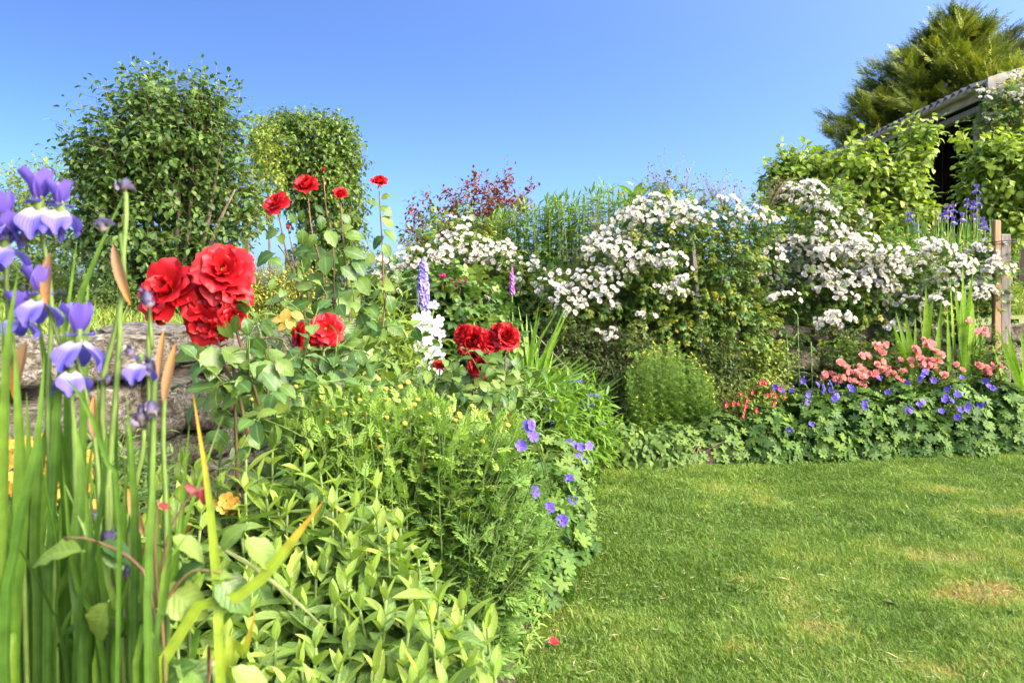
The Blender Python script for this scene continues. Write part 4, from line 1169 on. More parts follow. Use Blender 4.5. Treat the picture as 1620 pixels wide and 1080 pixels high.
# ================================================================== WHITE RAMBLERS
FL_WHITE = [rosette([(7, 84, 0.66, 0.0), (6, 64, 0.52, 0.05), (4, 52, 0.30, 0.08)], True, s) for s in range(3)]
L_BUD = ball(1.0, 5, 4, 1.4)
def rambler(label, Y, ells, n_sprig, trusses, canes, root, n_ind=300, spents=(), per=(8, 14), dens=1.3, yj=0.25, leafn=80, front=0.45):
    x, z = root
    th = thing('rambling_rose', label, 'rose', (x, Y, z), 'white rambling roses on the wall')
    for c in canes:
        pts = [np.array([x + rng.normal(0, .04), Y + rng.normal(0, .04), z - 0.03])] + [P(px, py, Y + rng.normal(0, .12)) for px, py in c]
        solid('cane', tube(spline(pts, 14), 0.013, 0.004, 5), M_REDSTEM, th, True)
    p, out = ell_points(ells, n_sprig, 0.2)
    D = nrm(out * 0.8 + UP * 0.25 + np.array([0, -0.35, 0]) + rng.normal(0, .5, p.shape))
    M, ln = sprig_leaves(p, D, rng.uniform(.14, .3, n_sprig), 4, 60, (0.085, 0.13), 0.25, 0.2)
    k = int(len(M) * 0.86)
    idx = rng.permutation(len(M))
    put_copies(th, M[idx[:k]], L_ROSE5, [ML_RAMB], leafn)
    put_copies(th, M[idx[k:]], L_ROSE5, [ML_RAMBY], leafn // 4, stuff='young_foliage')
    tubes_stuff(th, ln, 0.003, 0.0015, M_STEM, 'twigs', 3)
    FM, PL, BM = [], [], []
    for (px, py, *sz) in trusses:
        s = sz[0] if sz else 1.0
        Yt = Y - front + rng.uniform(-yj, yj)
        c = P(px, py, Yt)
        n = int(rng.integers(per[0], per[1]) * s * dens)
        R = 0.078 * math.sqrt(s) + 0.012
        stem0 = c + np.array([rng.normal(0, .05), 0.22, -0.14])
        for i in range(n):
            u = nrm(np.array([rng.normal(0, 1), -abs(rng.normal(0.6, .5)), rng.normal(.35, .6)]))
            q = c + u * np.array([R * 1.45, R * 0.95, R * 0.75]) * rng.uniform(.7, 1.1)
            dirn = nrm(u * 0.7 + np.array([0, -0.75, 0.45]) + rng.normal(0, .25, 3))
            FM.append(frames(q[None], np.cross(dirn, rng.normal(0, 1, 3))[None], dirn[None], np.array([rng.uniform(.028, .042)]))[0])
            PL.append(spline([c + np.array([0, .08, -.04]), q], 3))
        PL.append(spline([stem0, c + np.array([0, .08, -.04])], 4))
    put_copies(th, np.array(FM), FL_WHITE, [MP_WHITE, M_ROSEEYE], n_ind, name='flower', stuff='flowers')
    tubes_stuff(th, PL, 0.0022, 0.0015, M_STEM, 'flower_stalks', 3)
    SM, SL = [], []
    for (px, py, w) in spents:
        c = P(px, py, Y - 0.1)
        for i in range(int(26 * w)):
            u = rng.normal(0, 1, 3) * np.array([.11, .08, .07]) * w
            q = c + u
            SM.append(frames(q[None], nrm(u + UP * .1)[None], UP, np.array([rng.uniform(.008, .014)]))[0])
            SL.append(spline([c - UP * .16 * w, q], 3))
    if SM:
        stuff_part(th, [(rosette([(5, 60, 1.0, 0), (3, 20, .8, 0)], False, 3), np.array(SM), None)], [M_SPENT], 'spent_blooms')
        tubes_stuff(th, SL, 0.0018, 0.0012, M_SPENT, 'spent_stalks', 3)
    return th
TA = [(1004, 341, 1.2), (988, 350), (1020, 345, 1.1), (1043, 354, 1.2), (1079, 336, 1.2), (1072, 325), (1100, 342, 1.1), (1118, 351, 1.2), (1098, 358), (965, 375, 1.2), (953, 385), (993, 380, 1.2), (975, 392), (952, 398), (945, 410), (991, 408, .8), (1030, 400, 1.3), (1022, 412), (1058, 413, 1.2), (1068, 422, .7), (1045, 420, .8), (936, 440, 1.2), (925, 452), (950, 432), (980, 427, 1.1), (975, 437, .7), (1085, 448, .8), (1078, 465, .5), (1053, 460, .6), (1040, 455, .5), (1065, 466, .5), (974, 463, .8), (949, 477, .8), (905, 460, .9), (890, 475, .8), (905, 489, .8), (974, 491, .4), (1022, 499, .35), (1005, 499, .2), (998, 421, .5), (1000, 432, .3), (1035, 320, .9), (1025, 330), (1182, 338, .9), (1149, 323, .7), (1165, 350, .3), (1195, 350, .5), (958, 527, .6), (965, 536, .3), (901, 488, .5), (884, 432, .4), (872, 462, .8), (860, 455, .8), (1210, 345, .4), (1225, 355, .4)]
YA = 6.3
xA = P(1105, 0, YA)[0]
rambler('white rambling rose tied to the thin grey stake', YA, [E(1030, 400, YA, 95, 62, 0.35), E(1120, 400, YA, 75, 62, 0.35), E(960, 440, YA, 75, 60, 0.3), E(1130, 470, YA, 70, 75, 0.3), E(1050, 480, YA, 75, 60, 0.3), E(1180, 370, YA, 60, 50, 0.3), E(905, 480, YA, 55, 45, 0.3), E(1160, 535, YA, 50, 45, 0.25), E(1060, 345, YA, 60, 40, 0.3), E(1120, 510, YA, 90, 55, .3), E(1000, 520, YA, 70, 45, .25), E(1180, 560, YA, 40, 40, .2)], 1500, TA,
        [[(1090, 450), (1040, 370), (960, 380)], [(1100, 440), (1110, 350)], [(1080, 460), (990, 430), (930, 450)], [(1150, 430), (1190, 350), (1230, 320)], [(1040, 500), (960, 520)], [(1180, 460), (1185, 400), (1186, 340)], [(1010, 480), (910, 470)]], (xA, 0.15),
        spents=[(1060, 275, 1.2), (1040, 285, .8), (1085, 285, .7), (1115, 300, .8), (1145, 305, 1.0), (1165, 300, .7), (1128, 290, .8), (1055, 305, .8), (950, 350, .8), (948, 365, .7), (920, 400, .8), (918, 415, .7), (1215, 305, .8), (1240, 290, .7)])
TB = [(724, 351, .7), (711, 382, .9), (742, 382, 1.1), (753, 400, 1.1), (778, 404, 1.2), (793, 393, .9), (724, 367, .8), (760, 410), (790, 415, .9), (831, 418, 1.0), (842, 424, .5), (834, 447, 1.1), (824, 452, .7), (862, 462, .9), (689, 418, 1.0), (673, 409, .8), (700, 408, .9), (613, 429, .9), (631, 440, .9), (611, 444, .8), (645, 425, .8), (655, 415, .6), (753, 471, .6), (746, 478, .3), (622, 409, .7), (635, 452, .6), (660, 440, .6), (690, 398, .9), (735, 395, .8), (765, 388, .6), (808, 400, .6), (600, 440, .6), (650, 400, .5), (640, 465, .4), (600, 418, .4)]
YB = 6.9
rambler('white rambling rose left of centre, sparse pale trusses against the sky', YB, [E(740, 430, YB, 75, 45, 0.3), E(690, 440, YB, 70, 45, 0.3), E(800, 440, YB, 65, 50, 0.3), E(640, 450, YB, 55, 35, 0.3), E(740, 480, YB, 80, 40, 0.3), E(720, 380, YB, 50, 40, .25), E(660, 500, YB, 70, 40, .3), E(820, 500, YB, 60, 40, .3)], 850, TB,
        [[(740, 440), (725, 350)], [(690, 440), (640, 420)], [(780, 430), (830, 420)], [(755, 450), (755, 370)], [(700, 450), (610, 450)]], (P(745, 0, YB)[0], 0.9), per=(8, 13), n_ind=240)
TC = [(1265, 303, 1.3), (1255, 312), (1296, 328, 1.4), (1285, 300, 1.0), (1305, 335, .9), (1311, 364, 1.1), (1330, 375, 1.3), (1343, 388, 1.3), (1320, 385, 1.2), (1216, 406, 1.3), (1226, 434, 1.4), (1213, 455, 1.3), (1205, 440, 1.0), (1257, 419, 1.2), (1245, 430, 1.0), (1296, 434, 1.3), (1302, 448, .8), (1265, 460, 1.3), (1317, 406, 1.4), (1300, 400, 1.2), (1356, 409, 1.4), (1340, 429, 1.4), (1325, 440, 1.0), (1381, 437, 1.3), (1366, 385, 1.1), (1355, 395, 1.1), (1410, 403, 1.3), (1400, 412, 1.0), (1433, 421, 1.2), (1459, 419, 1.3), (1446, 410, 1.0), (1480, 398, 1.1), (1470, 388, .8), (1472, 437, 1.1), (1369, 466, 1.0), (1392, 450, 1.2), (1405, 460, .9), (1428, 455, 1.2), (1418, 470, .9), (1449, 468, 1.1), (1475, 455, 1.0), (1511, 427, .9), (1500, 440, .9), (1537, 409, 1.1), (1550, 400, 1.0), (1563, 393, 1.1), (1576, 421, 1.2), (1568, 430, .8), (1550, 455, 1.0), (1555, 468, .8), (1543, 462, .8), (1459, 489, .9), (1440, 480, .7), (1317, 504, 1.1), (1309, 515, .7), (1330, 508, .7), (1400, 510, .9), (1410, 518, .5), (1449, 515, .8), (1460, 520, .5), (1353, 344, .7), (1361, 354, .5), (1488, 396, .8), (1239, 385, 1.1), (1221, 390, 1.0), (1250, 395, .9), (1272, 385, 1.1), (1285, 395, 1.0), (1241, 473, 1.0), (1230, 468, .8), (1185, 425, .6), (1180, 432, .5), (1200, 470, .8), (1280, 420, .9), (1345, 455, .7), (1310, 460, .8), (1335, 470, .6), (1388, 482, .8), (1375, 478, .5), (1530, 440, .8), (1520, 415, .8), (1495, 470, .7), (1480, 480, .5), (1355, 450, .9), (1415, 432, 1.0), (1400, 425, 1.0), (1372, 420, 1.1)]
YC = 6.55
rambler('large white rambling rose covered in blooms left of the grey post', YC, [E(1250, 420, YC, 75, 55, 0.35), E(1340, 420, YC, 80, 62, 0.35), E(1430, 435, YC, 75, 45, 0.35), E(1510, 435, YC, 60, 45, 0.3), E(1290, 470, YC, 85, 42, 0.3), E(1280, 345, YC, 55, 50, 0.3), E(1400, 480, YC, 80, 35, 0.3), E(1550, 450, YC, 35, 50, 0.25), E(1240, 500, YC, 70, 40, .25), E(1400, 510, YC, 80, 30, .2)], 1150, TC,
        [[(1330, 470), (1320, 380)], [(1300, 470), (1230, 410)], [(1400, 460), (1480, 410)], [(1420, 470), (1560, 410)], [(1280, 440), (1275, 320)], [(1380, 440), (1300, 330)]], (P(1370, 0, YC)[0], 0.2), per=(10, 16), dens=1.6, 
        spents=[(1348, 340, .8), (1310, 300, .7), (1242, 300, .7), (1225, 290, .6), (1350, 352, .7), (1445, 465, .6)], front=0.3)
# dark undergrowth along the wall top
for (px, Y, w, lab) in [(600, 6.75, 75, 'dark low undergrowth on the terrace behind the violet spire'), (740, 6.9, 85, 'dark low undergrowth at the foot of the left white rose'), (890, 6.95, 85, 'dark low undergrowth below the tall willow leaved plants'), (1040, 6.95, 85, 'dark low undergrowth behind the staked white rose'), (1190, 7.0, 85, 'dark low undergrowth below the first apple tree'), (1340, 7.1, 85, 'dark low undergrowth behind the largest white rose'), (1470, 7.1, 70, 'dark low undergrowth in front of the terrace irises')]:
    xx = P(px, 0, Y)[0]
    th = thing('undergrowth_shrub', lab, 'shrub', (xx, Y, terr_at(xx, Y)))
    crown(th, [E(px, 462, Y, w, 34, .25), E(px, 492, Y, w, 24, .25)], 300, 7, L_OVAL, (.045, .08), ML_BUSH, 20, slen=(.12, .26), up=.8, lo=.1, twig=M_TWIG)
# climbing rose on the barn gable
YD = 8.75
rambler('climbing rose with cream white clusters on the barn gable', YD, [E(1600, 170, YD, 38, 42, 0.2), E(1585, 200, YD, 30, 35, 0.2), E(1630, 180, YD, 40, 60, 0.2), E(1575, 160, YD, 18, 20, .15)], 260,
        [(1562, 148, .9), (1556, 158, .4), (1590, 150, 1.1), (1600, 158, 1.0), (1597, 145, .8), (1570, 185, .8), (1580, 195, .9), (1575, 205, .4), (1610, 175, .3), (1615, 148, .8), (1612, 165, .5), (1560, 192, .4), (1605, 130, .5)],
        [[(1600, 210), (1590, 150)], [(1610, 220), (1620, 140)]], (P(1605, 0, YD)[0], 1.45), per=(7, 11), n_ind=80, leafn=40, front=0.05)

# ================================================================== IRISES ON THE TERRACE
FALL = [petal(6, 7, 0.92, 0.10, 0.9, 0.13, s, 0.7, 0.25) for s in range(3)]
STD = [petal(4, 6, 0.62, 0.3, 0.1, 0.14, s + 9, 0.6, 0.3) for s in range(2)]
def iris_flower(th, c, axis, R, az0=None, droop=0.7, stand=True):
    """three hanging falls, three upright standards, as sub-parts of one flower"""
    fo = put('flower', ball(R * 0.16, 6, 4, 2.2).mesh('flower', [M_STEM]), th, T(c))
    az = rng.uniform(0, 6.28) if az0 is None else az0
    for k in range(3):
        a = az + k * 2.094
        d = np.array([math.cos(a), math.sin(a), -droop + rng.normal(0, .08)])
        put('fall', FALL[k].mesh('fall', [MP_IRIS]), fo, frames(c[None], d[None], UP, np.array([R]))[0])
        if stand:
            a2 = a + 1.047
            d2 = np.array([math.cos(a2) * .38, math.sin(a2) * .38, 1.0])
            put('standard', STD[k % 2].mesh('standard', [MP_IRISUP]), fo, frames((c + UP * R * .1)[None], d2[None], np.array([-math.cos(a2), -math.sin(a2), .4]), np.array([R * .95]))[0])
        d3 = np.array([math.cos(a), math.sin(a), 0.15])
        put('style_arm', STD[1].mesh('standard', [MP_IRISUP]), fo, frames((c + UP * R * .08)[None], d3[None], UP, np.array([R * .42]))[0])
    return fo
ML_BLADE = leaf_mat('iris_blade', [(0.06, 0.14, 0.022), (0.09, 0.20, 0.03), (0.14, 0.27, 0.04), (0.2, 0.33, 0.05)], 0.4, 0.38, 0.12, tcol=(1.2, 1.35, 0.4), lines=.15)
def blade_pts(b, t, bend, n=8):
    m = (b + t) / 2 + bend
    return spline([b, m, t], n)
def strap(pts, w, side=None, fold=0.25, tip=0.35, base=0.8):
    """a long strap leaf along a curve, faces roughly the camera"""
    pts = np.asarray(pts, float); n = len(pts)
    tan = nrm(np.gradient(pts, axis=0))
    sd = np.array([1.0, rng.normal(0, .5), 0]) if side is None else side
    x = nrm(sd[None] - tan * (tan @ sd)[:, None]); z = np.cross(x, tan)
    v, uv, f = [], [], []
    for i in range(n):
        t = i / (n - 1)
        ww = w / 2 * (base + (1 - base) * min(t / 0.3, 1)) * (1 if t < 1 - tip else max(1 - ((t - 1 + tip) / tip) ** 1.6, 0.03))
        v += [pts[i] - x[i] * ww + z[i] * fold * ww, pts[i], pts[i] + x[i] * ww + z[i] * fold * ww]; uv += [(0, t), (.5, t), (1, t)]
    for i in range(n - 1):
        b = i * 3; f += [(b, b + 1, b + 4, b + 3), (b + 1, b + 2, b + 5, b + 4)]
    return Proto(v, f, uv)
YI = 7.2
th = thing('iris_clump', 'clump of violet irises on the terrace below the barn', 'iris', gz(1500, YI))
for (px, py) in [(1545, 300), (1530, 322), (1540, 326), (1548, 320), (1500, 333), (1508, 331), (1496, 340), (1442, 343), (1437, 345), (1447, 360), (1452, 363), (1555, 352), (1558, 358), (1522, 345), (1508, 350), (1541, 345), (1490, 345)]:
    Y1 = YI + rng.uniform(-.25, .25); c = P(px, py, Y1)
    iris_flower(th, c, UP, 0.05)
    x = c[0] + rng.normal(0, .05)
    solid('flower_stem', tube(spline([np.array([x, Y1, terr_at(x, Y1)]), c], 5), 0.005, 0.004, 4), M_STEM, th, True)
q = []
for i in range(230):
    px = rng.uniform(1425, 1570); Y1 = YI + rng.uniform(-.3, .35); b = gz(px, Y1); h = rng.uniform(330, 400)
    t = P(px + rng.normal(0, 14), h, Y1)
    q.append(strap(blade_pts(b, t, np.array([rng.normal(0, .02), 0, 0])), rng.uniform(.012, .02)))
for i in range(230):
    if i < 110: put('leaf', build_mesh('leaf', [(Proto(q[i].v - q[i].v[0], q[i].f, q[i].uv), None, None)], [ML_BLADE]), th, T(q[i].v[0]))
base = np.array(WM[th.name].to_translation())
put('foliage', build_mesh('foliage', [(Proto(p.v - base, p.f, p.uv), None, rng.random()) for p in q[110:]], [ML_BLADE]), th, T(base), kind='stuff')
seed = np.array([frames(P(rng.uniform(1430, 1565), rng.uniform(325, 375), YI + rng.uniform(-.25, .2))[None], np.array([[0, 0, 1.0]]), UP + np.array([0, -1, 0]), np.array([rng.uniform(.03, .05)]))[0] for _ in range(40)])
stuff_part(th, [(leaf(3, 0.3, 0.4, 1, .5, 0.1), seed, None)], [M_SPENT], 'seed_heads')
# ================================================================== RIGHT BED
ML_GER = leaf_mat('cranesbill_leaf', [(0.03, 0.075, 0.018), (0.05, 0.12, 0.022), (0.075, 0.155, 0.03), (0.13, 0.22, 0.04)], 0.58, 0.3, 0.0, ribcol=(0.2, 0.3, 0.1))
ML_GERL = leaf_mat('small_lobed_leaf', [(0.065, 0.13, 0.035), (0.095, 0.175, 0.04), (0.15, 0.23, 0.055)], 0.62, 0.3, 0.0)
ML_CHAM = leaf_mat('feathery_green', [(0.09, 0.19, 0.03), (0.13, 0.25, 0.04), (0.18, 0.30, 0.05)], 0.5, 0.35, 0.1)
ML_SWORD = leaf_mat('sword_leaf', [(0.12, 0.24, 0.03), (0.18, 0.32, 0.045), (0.24, 0.38, 0.06)], 0.42, 0.42, 0.12, tcol=(1.2, 1.35, 0.4), lines=.15)
ML_ROSE = leaf_mat('rose_leaf', [(0.035, 0.09, 0.025), (0.06, 0.13, 0.032), (0.095, 0.175, 0.04), (0.17, 0.25, 0.06)], 0.3, 0.28, 0.3, veins=0.12, spec=0.5)
ML_LILY = leaf_mat('lily_leaf', [(0.07, 0.15, 0.05), (0.10, 0.2, 0.07)], 0.5, 0.3, 0.3)
ML_GREY = leaf_mat('grey_felted_leaf', [(0.2, 0.28, 0.22), (0.27, 0.35, 0.28)], 0.8, 0.15, 0.3)
ML_STRAP = leaf_mat('strap_leaf', [(0.08, 0.18, 0.025), (0.12, 0.25, 0.035), (0.19, 0.33, 0.05)], 0.38, 0.36, 0.15, tcol=(1.2, 1.3, 0.4))
MP_PINK = petal_mat('salmon_pink_petal', [(0.0, (0.85, 0.5, 0.3)), (0.4, (0.88, 0.32, 0.28)), (1.0, (0.92, 0.48, 0.42))], 0.55, 0.4, var=0.15)
MP_BLUE = petal_mat('violet_blue_petal', [(0.0, (0.22, 0.05, 0.30)), (0.4, (0.10, 0.07, 0.45)), (1.0, (0.125, 0.10, 0.56))], 0.5, 0.3, var=0.2, streak=0.5, streakcol=(0.16, 0.05, 0.42))
M_DARKEYE = petal_mat('dark_flower_eye', [(0.0, (0.08, 0.03, 0.12)), (1.0, (0.08, 0.03, 0.12))], 0.7, 0.0)
MP_FUCH = petal_mat('fuchsia_red', [(0.0, (0.62, 0.035, 0.05)), (1.0, (0.70, 0.05, 0.08))], 0.45, 0.25, var=0.2)
MP_CORN = petal_mat('cornflower_blue', [(0.0, (0.25, 0.07, 0.4)), (0.4, (0.22, 0.2, 0.66)), (1.0, (0.33, 0.34, 0.85))], 0.6, 0.3)
MP_PALE = petal_mat('white_small_petal', [(0.0, (0.8, 0.75, 0.7)), (1.0, (0.85, 0.83, 0.82))], 0.6, 0.25)
MP_YEL = petal_mat('yellow_button', [(0.0, (0.2, 0.28, 0.05)), (0.45, (0.34, 0.34, 0.06)), (0.6, (0.62, 0.46, 0.05)), (1.0, (0.66, 0.5, 0.06))], 0.7, 0.1, var=0.3)
L_GER = [lobed(7, 0.5, 0.5, cu, 335, 4, stalk=0.5) for cu in (0.15, 0.35, -0.15)]
L_GERS = [lobed(5, 0.55, 0.5, cu, 320, 4, stalk=0.5) for cu in (0.2, -0.1)]
FL_GER = [disc_flower(5, 1.0, 0.3, c, 4, True, 0.14) for c in (0.2, 0.45, 0.7)]
FL_PINK = [rosette([(6, 78, 0.95, 0.0), (5, 50, 0.75, 0.06), (4, 22, 0.5, 0.1)], False, s) for s in range(3)]
FL_CORN = [disc_flower(9, 1.0, 0.9, c, 2, True, 0.22) for c in (0.15, 0.45)]
L_DAISY = ball(1.0, 6, 4, 0.75)

def dome(c, rad, h, n, flat=0.5, zlo=-0.2):
    """points and outward directions on a low leafy mound with centre c on the ground"""
    u = rdir(n, zlo, 1.0)
    r = rng.uniform(0.82, 1.02, n)
    p = np.array(c) + u * np.array([rad[0], rad[1], h]) * r[:, None]
    p[:, 2] = np.maximum(p[:, 2], c[2] + 0.03 + rng.uniform(0, .04, n))
    return p, nrm(u / np.array([rad[0], rad[1], h]))

def leaf_tiles(p, out, size, lean=0.45):
    """leaves that lie like tiles on a mound: face outwards and up"""
    n = len(p)
    nm = nrm(out + UP * lean + rng.normal(0, .42, (n, 3)))
    down = nrm(out * 0.3 - UP * 0.8 + rng.normal(0, .55, (n, 3)))
    d = nrm(down - nm * np.sum(down * nm, 1)[:, None])
    return frames(p, d, nm, rng.uniform(size[0], size[1], n))

def inner_mass(th, p, out, size, protos, mat, depth=0.08):
    """second, deeper layer of leaves so that the mound is not hollow"""
    M = leaf_tiles(p - out * depth, out, size)
    stuff_part(th, [(q, M[i::len(protos)], None) for i, q in enumerate(protos)], [mat], 'inner_foliage')

def flower_on(th, c, face, R, protos, mats, stalk_from=None, name='flower', r=0.0015, k=None):
    face = nrm(np.array(face, float))
    M = frames(c[None], np.cross(face, rng.normal(0, 1, 3))[None], face[None], np.array([R]))[0]
    p = protos[rng.integers(len(protos))] if k is None else protos[k]
    o = put(name, p.mesh(name, mats), th, M)
    if stalk_from is not None: return o, spline([stalk_from, (stalk_from + c) / 2 + np.array([0, 0.005, 0.02]), c - face * R * .05], 5)
    return o, None

GERFL = [(1270, 603), (1253, 617), (1293, 608), (1313, 606), (1301, 619), (1315, 617), (1324, 626), (1278, 625), (1275, 636), (1344, 613), (1368, 643), (1369, 636), (1390, 598), (1405, 621), (1435, 606), (1459, 593), (1464, 588), (1455, 600), (1476, 602), (1440, 650), (1434, 648), (1460, 635), (1454, 640), (1498, 616), (1494, 633), (1497, 627), (1506, 634), (1489, 650), (1528, 646), (1518, 649), (1515, 660), (1551, 641), (1559, 602), (1571, 614), (1564, 611), (1521, 597), (1515, 624), (1283, 671), (1226, 612), (1236, 617), (1302, 613), (1320, 631), (1348, 616), (1532, 642), (1249, 680)]
GC = [(1065, 5.33, .22, .24, .24, 'low grey-green cranesbill mound at the base of the yellow button plant', 'l'), (1135, 5.42, .24, .26, .30, 'flowerless cranesbill mound just left of the red fuchsia', 'l'),
      (1205, 5.45, .26, .28, .36, 'leafy cranesbill mound below the red fuchsia', 'g'), (1280, 5.52, .28, .32, .44, 'cranesbill mound with violet flowers, right beside the fuchsia', 'g'), (1352, 5.6, .28, .32, .46, 'cranesbill mound in front of the leftmost pink roses', 'g'),
      (1425, 5.68, .29, .33, .48, 'cranesbill mound in front of the middle pink roses', 'g'), (1500, 5.75, .29, .33, .50, 'cranesbill mound with most violet flowers, before the sword leaves', 'g'), (1570, 5.82, .28, .33, .48, 'cranesbill mound in front of the grey post', 'g'), (1635, 5.88, .28, .33, .48, 'cranesbill mound cut by the right edge of the photo', 'g')]
for (px, Y, rx, ry, h, lab, kind) in GC:
    x = P(px, 0, Y)[0]
    c = np.array([x, Y - 0.03, 0.0])
    th = thing('cranesbill_mound', lab, 'cranesbill', (x, Y + .08, 0.05), 'blue cranesbills along the back lawn edge')
    p, out = dome(c, (rx * 1.1, ry), h + .03, 620)
    sz = (0.07, 0.108) if kind == 'g' else (0.055, 0.085)
    pr, mt = (L_GER, ML_GER) if kind == 'g' else (L_GERS, ML_GERL)
    put_copies(th, leaf_tiles(p, out, sz), pr, [mt], 200)
    inner_mass(th, p, out, sz, pr, mt)
    lines = []
    for (fx, fy) in GERFL:
        if abs(fx - px) <= 37 and kind == 'g' or (kind == 'g' and px == 1205 and fx < 1243) or (px == 1635 and fx > 1608):
            Yf = Y - .2
            for _ in range(3): Yf = c[1] - ry * math.sqrt(max(1 - (P(fx, fy, Yf)[2] / (h + .03)) ** 2, 0)) - .05
            q = P(fx, fy, Yf)
            o, l = flower_on(th, q, (rng.normal(0, .6), -0.9, rng.uniform(.0, 1.1)), rng.uniform(.022, .029), FL_GER, [MP_BLUE, M_DARKEYE], np.array([q[0], Y + .1, max(q[2] - .18, .1)]))
            lines.append(l)
            for _ in range(2):
                e = q + np.array([rng.normal(0, .035), rng.normal(-.02, .02), rng.uniform(-.01, .05)])
                put('bud', L_BUD.mesh('bud', [MP_BLUE if rng.random() < .4 else M_STEM]), th, frames(e[None], np.array([[0, 1., 0]]), UP + rng.normal(0, .4, 3), np.array([rng.uniform(.005, .008)]))[0])
                lines.append(spline([e - np.array([rng.normal(0, .01), -.03, .09]), e], 3))
    if lines: tubes_stuff(th, lines, 0.002, 0.0015, M_STEM, 'flower_stalks', 3)

# low round leaved plants at the inner corner
for (px, Y, rx, h, lab, n) in [(985, 5.16, .24, .30, 'small round leaved plant at the inner corner of the border', 330), (1030, 5.2, .2, .24, 'low trailing plant beside a bare patch of soil', 240)]:
    x = P(px, 0, Y)[0]; c = np.array([x, Y - .02, .0])
    th = thing('low_plant', lab, 'plant', c)
    p, out = dome(c, (rx, .2), h, n)
    put_copies(th, leaf_tiles(p, out, (.045, .075)), L_OVAL, [ML_GERL], 70)
    inner_mass(th, p, out, (.05, .08), L_OVAL, ML_GERL, .05)
# dry stalks on the bare soil
c = P(1092, 722, 5.25)
th = thing('dry_stalks', 'tangle of dry cut stalks on bare soil at the lawn edge', 'stalks', (c[0], 5.22, 0.05))
ML_DRY = leaf_mat('dry_straw', [(0.24, 0.17, 0.10), (0.35, 0.27, 0.17), (0.16, 0.11, 0.07)], 0.8, 0.1, 0)
for i in range(16):
    a = np.array([c[0] + rng.normal(0, .05), 5.2 + rng.normal(0, .03), .06]); d = np.array([rng.normal(0, .13), rng.normal(0, .05), rng.uniform(.0, .11)])
    solid('stalk', tube(spline([a - d * .3, a + d * .5 + np.array([0, 0, .02]), a + d], 5), 0.004, 0.002, 4), ML_DRY, th, True)

# yellow button plant (upright thin stems)
Yc2 = 5.6
cx = P(1062, 0, Yc2)[0]
th = thing('button_flower_clump', 'bushy upright clump of thin stems topped with tiny yellow buttons', 'plant', (cx, Yc2, 0.08))
B, D, Ls, tipsM = [], [], [], []
for i in range(210):
    px = rng.uniform(985, 1138)
    top = np.interp(px, [985, 1005, 1030, 1060, 1085, 1110, 1138], [612, 565, 550, 538, 552, 572, 615]) + abs(rng.normal(0, 30)) - 4
    Y1 = Yc2 + rng.uniform(-.22, .22)
    t = P(px, top, Y1); b = np.array([cx + (t[0] - cx) * .72 + rng.normal(0, .03), Yc2 + (Y1 - Yc2) * .6, .08])
    B.append(b); D.append(t - b); Ls.append(np.linalg.norm(t - b))
    tipsM.append(t)
M, lines = sprig_leaves(np.array(B), np.array(D), np.array(Ls), 24, 48, (0.045, 0.075), 0.0, 0.0, taper=.4)
put_copies(th, M, [compound(2, .5, .35, curl=.3, n=2)], [ML_CHAM], 0)
tubes_stuff(th, lines, 0.0019, 0.0013, M_STEM, 'stems', 3)
BM = np.array([frames(t[None], np.array([[0, 1., 0]]), UP, np.array([rng.uniform(.006, .009)]))[0] for t in tipsM[::2]] + [frames((t + np.array([rng.normal(0, .02), 0, -abs(rng.normal(0, .03))]))[None], np.array([[0, 1., 0]]), UP, np.array([rng.uniform(.005, .008)]))[0] for t in tipsM[:20]])
put_copies(th, BM, [L_DAISY], [MP_YEL], 0, name='button', stuff='buttons')

# dark small-leaved evergreen against the wall corner
Ye = 5.95
x = P(935, 0, Ye)[0]
th = thing('evergreen_shrub', 'dark small leaved evergreen shrub hugging the wall corner', 'shrub', (x, Ye, .1))
crown(th, [E(930, 580, Ye, 75, 72, .22), E(985, 570, Ye, 60, 55, .2), E(890, 560, Ye, 50, 70, .2), E(960, 650, Ye, 60, 60, .2), E(1010, 620, Ye, 45, 55, .2), E(1140, 590, Ye, 45, 60, .2)], 1500, 8, L_SMALL, (0.022, 0.038), ML_COTON, 0, slen=(.09, .2), up=.15, lo=.45, twig=M_TWIG)
for (tx, ty) in ((880, 560), (960, 560), (1010, 580)):
    solid('stem', tube(spline([(x, Ye + .1, .08), P(tx, ty, Ye)], 5), .014, .005, 5), M_BARK, th, True)
# fallen dry cane leaning there
a, b = P(862, 545, 5.2), P(912, 598, 5.2)
th = thing('dry_cane', 'thin bare brown cane slanting in front of the evergreen shrub', 'cane', tuple(a))
solid('cane', tube(spline([a - (b - a) * .4, a, b, b + (b - a) * .5], 8), .006, .004, 5), M_BARK, th, True)

# wall-side filler: leafy low shrub, light leaves
Ys = 6.05
for (px, py, rw, rh, lab, mat, n) in [(1215, 575, 48, 30, 'low pale leaved shrub against the dark stones', ML_LIGHT, 260), (1330, 560, 40, 35, 'low leafy plant behind the leftmost pink roses', ML_RAMB, 130), (1120, 560, 40, 50, 'leafy plant at the foot of the thin grey stake', ML_RAMB, 170), (1170, 600, 36, 40, 'loose leafy plant between yellow button clump and fuchsia', ML_RAMB, 130), (1560, 560, 45, 45, 'leafy plant at the foot of the grey post', ML_RAMB, 120)]:
    x = P(px, 0, Ys)[0]
    th = thing('leafy_shrub', lab, 'shrub', (x, Ys, .1))
    crown(th, [E(px, py, Ys, rw, rh, .16), E(px, py + rh, Ys, rw * .7, rh, .14)], n, 6, L_OVAL, (.035, .055), mat, 50, slen=(.1, .2), up=.5, lo=.2, twig=M_TWIG)

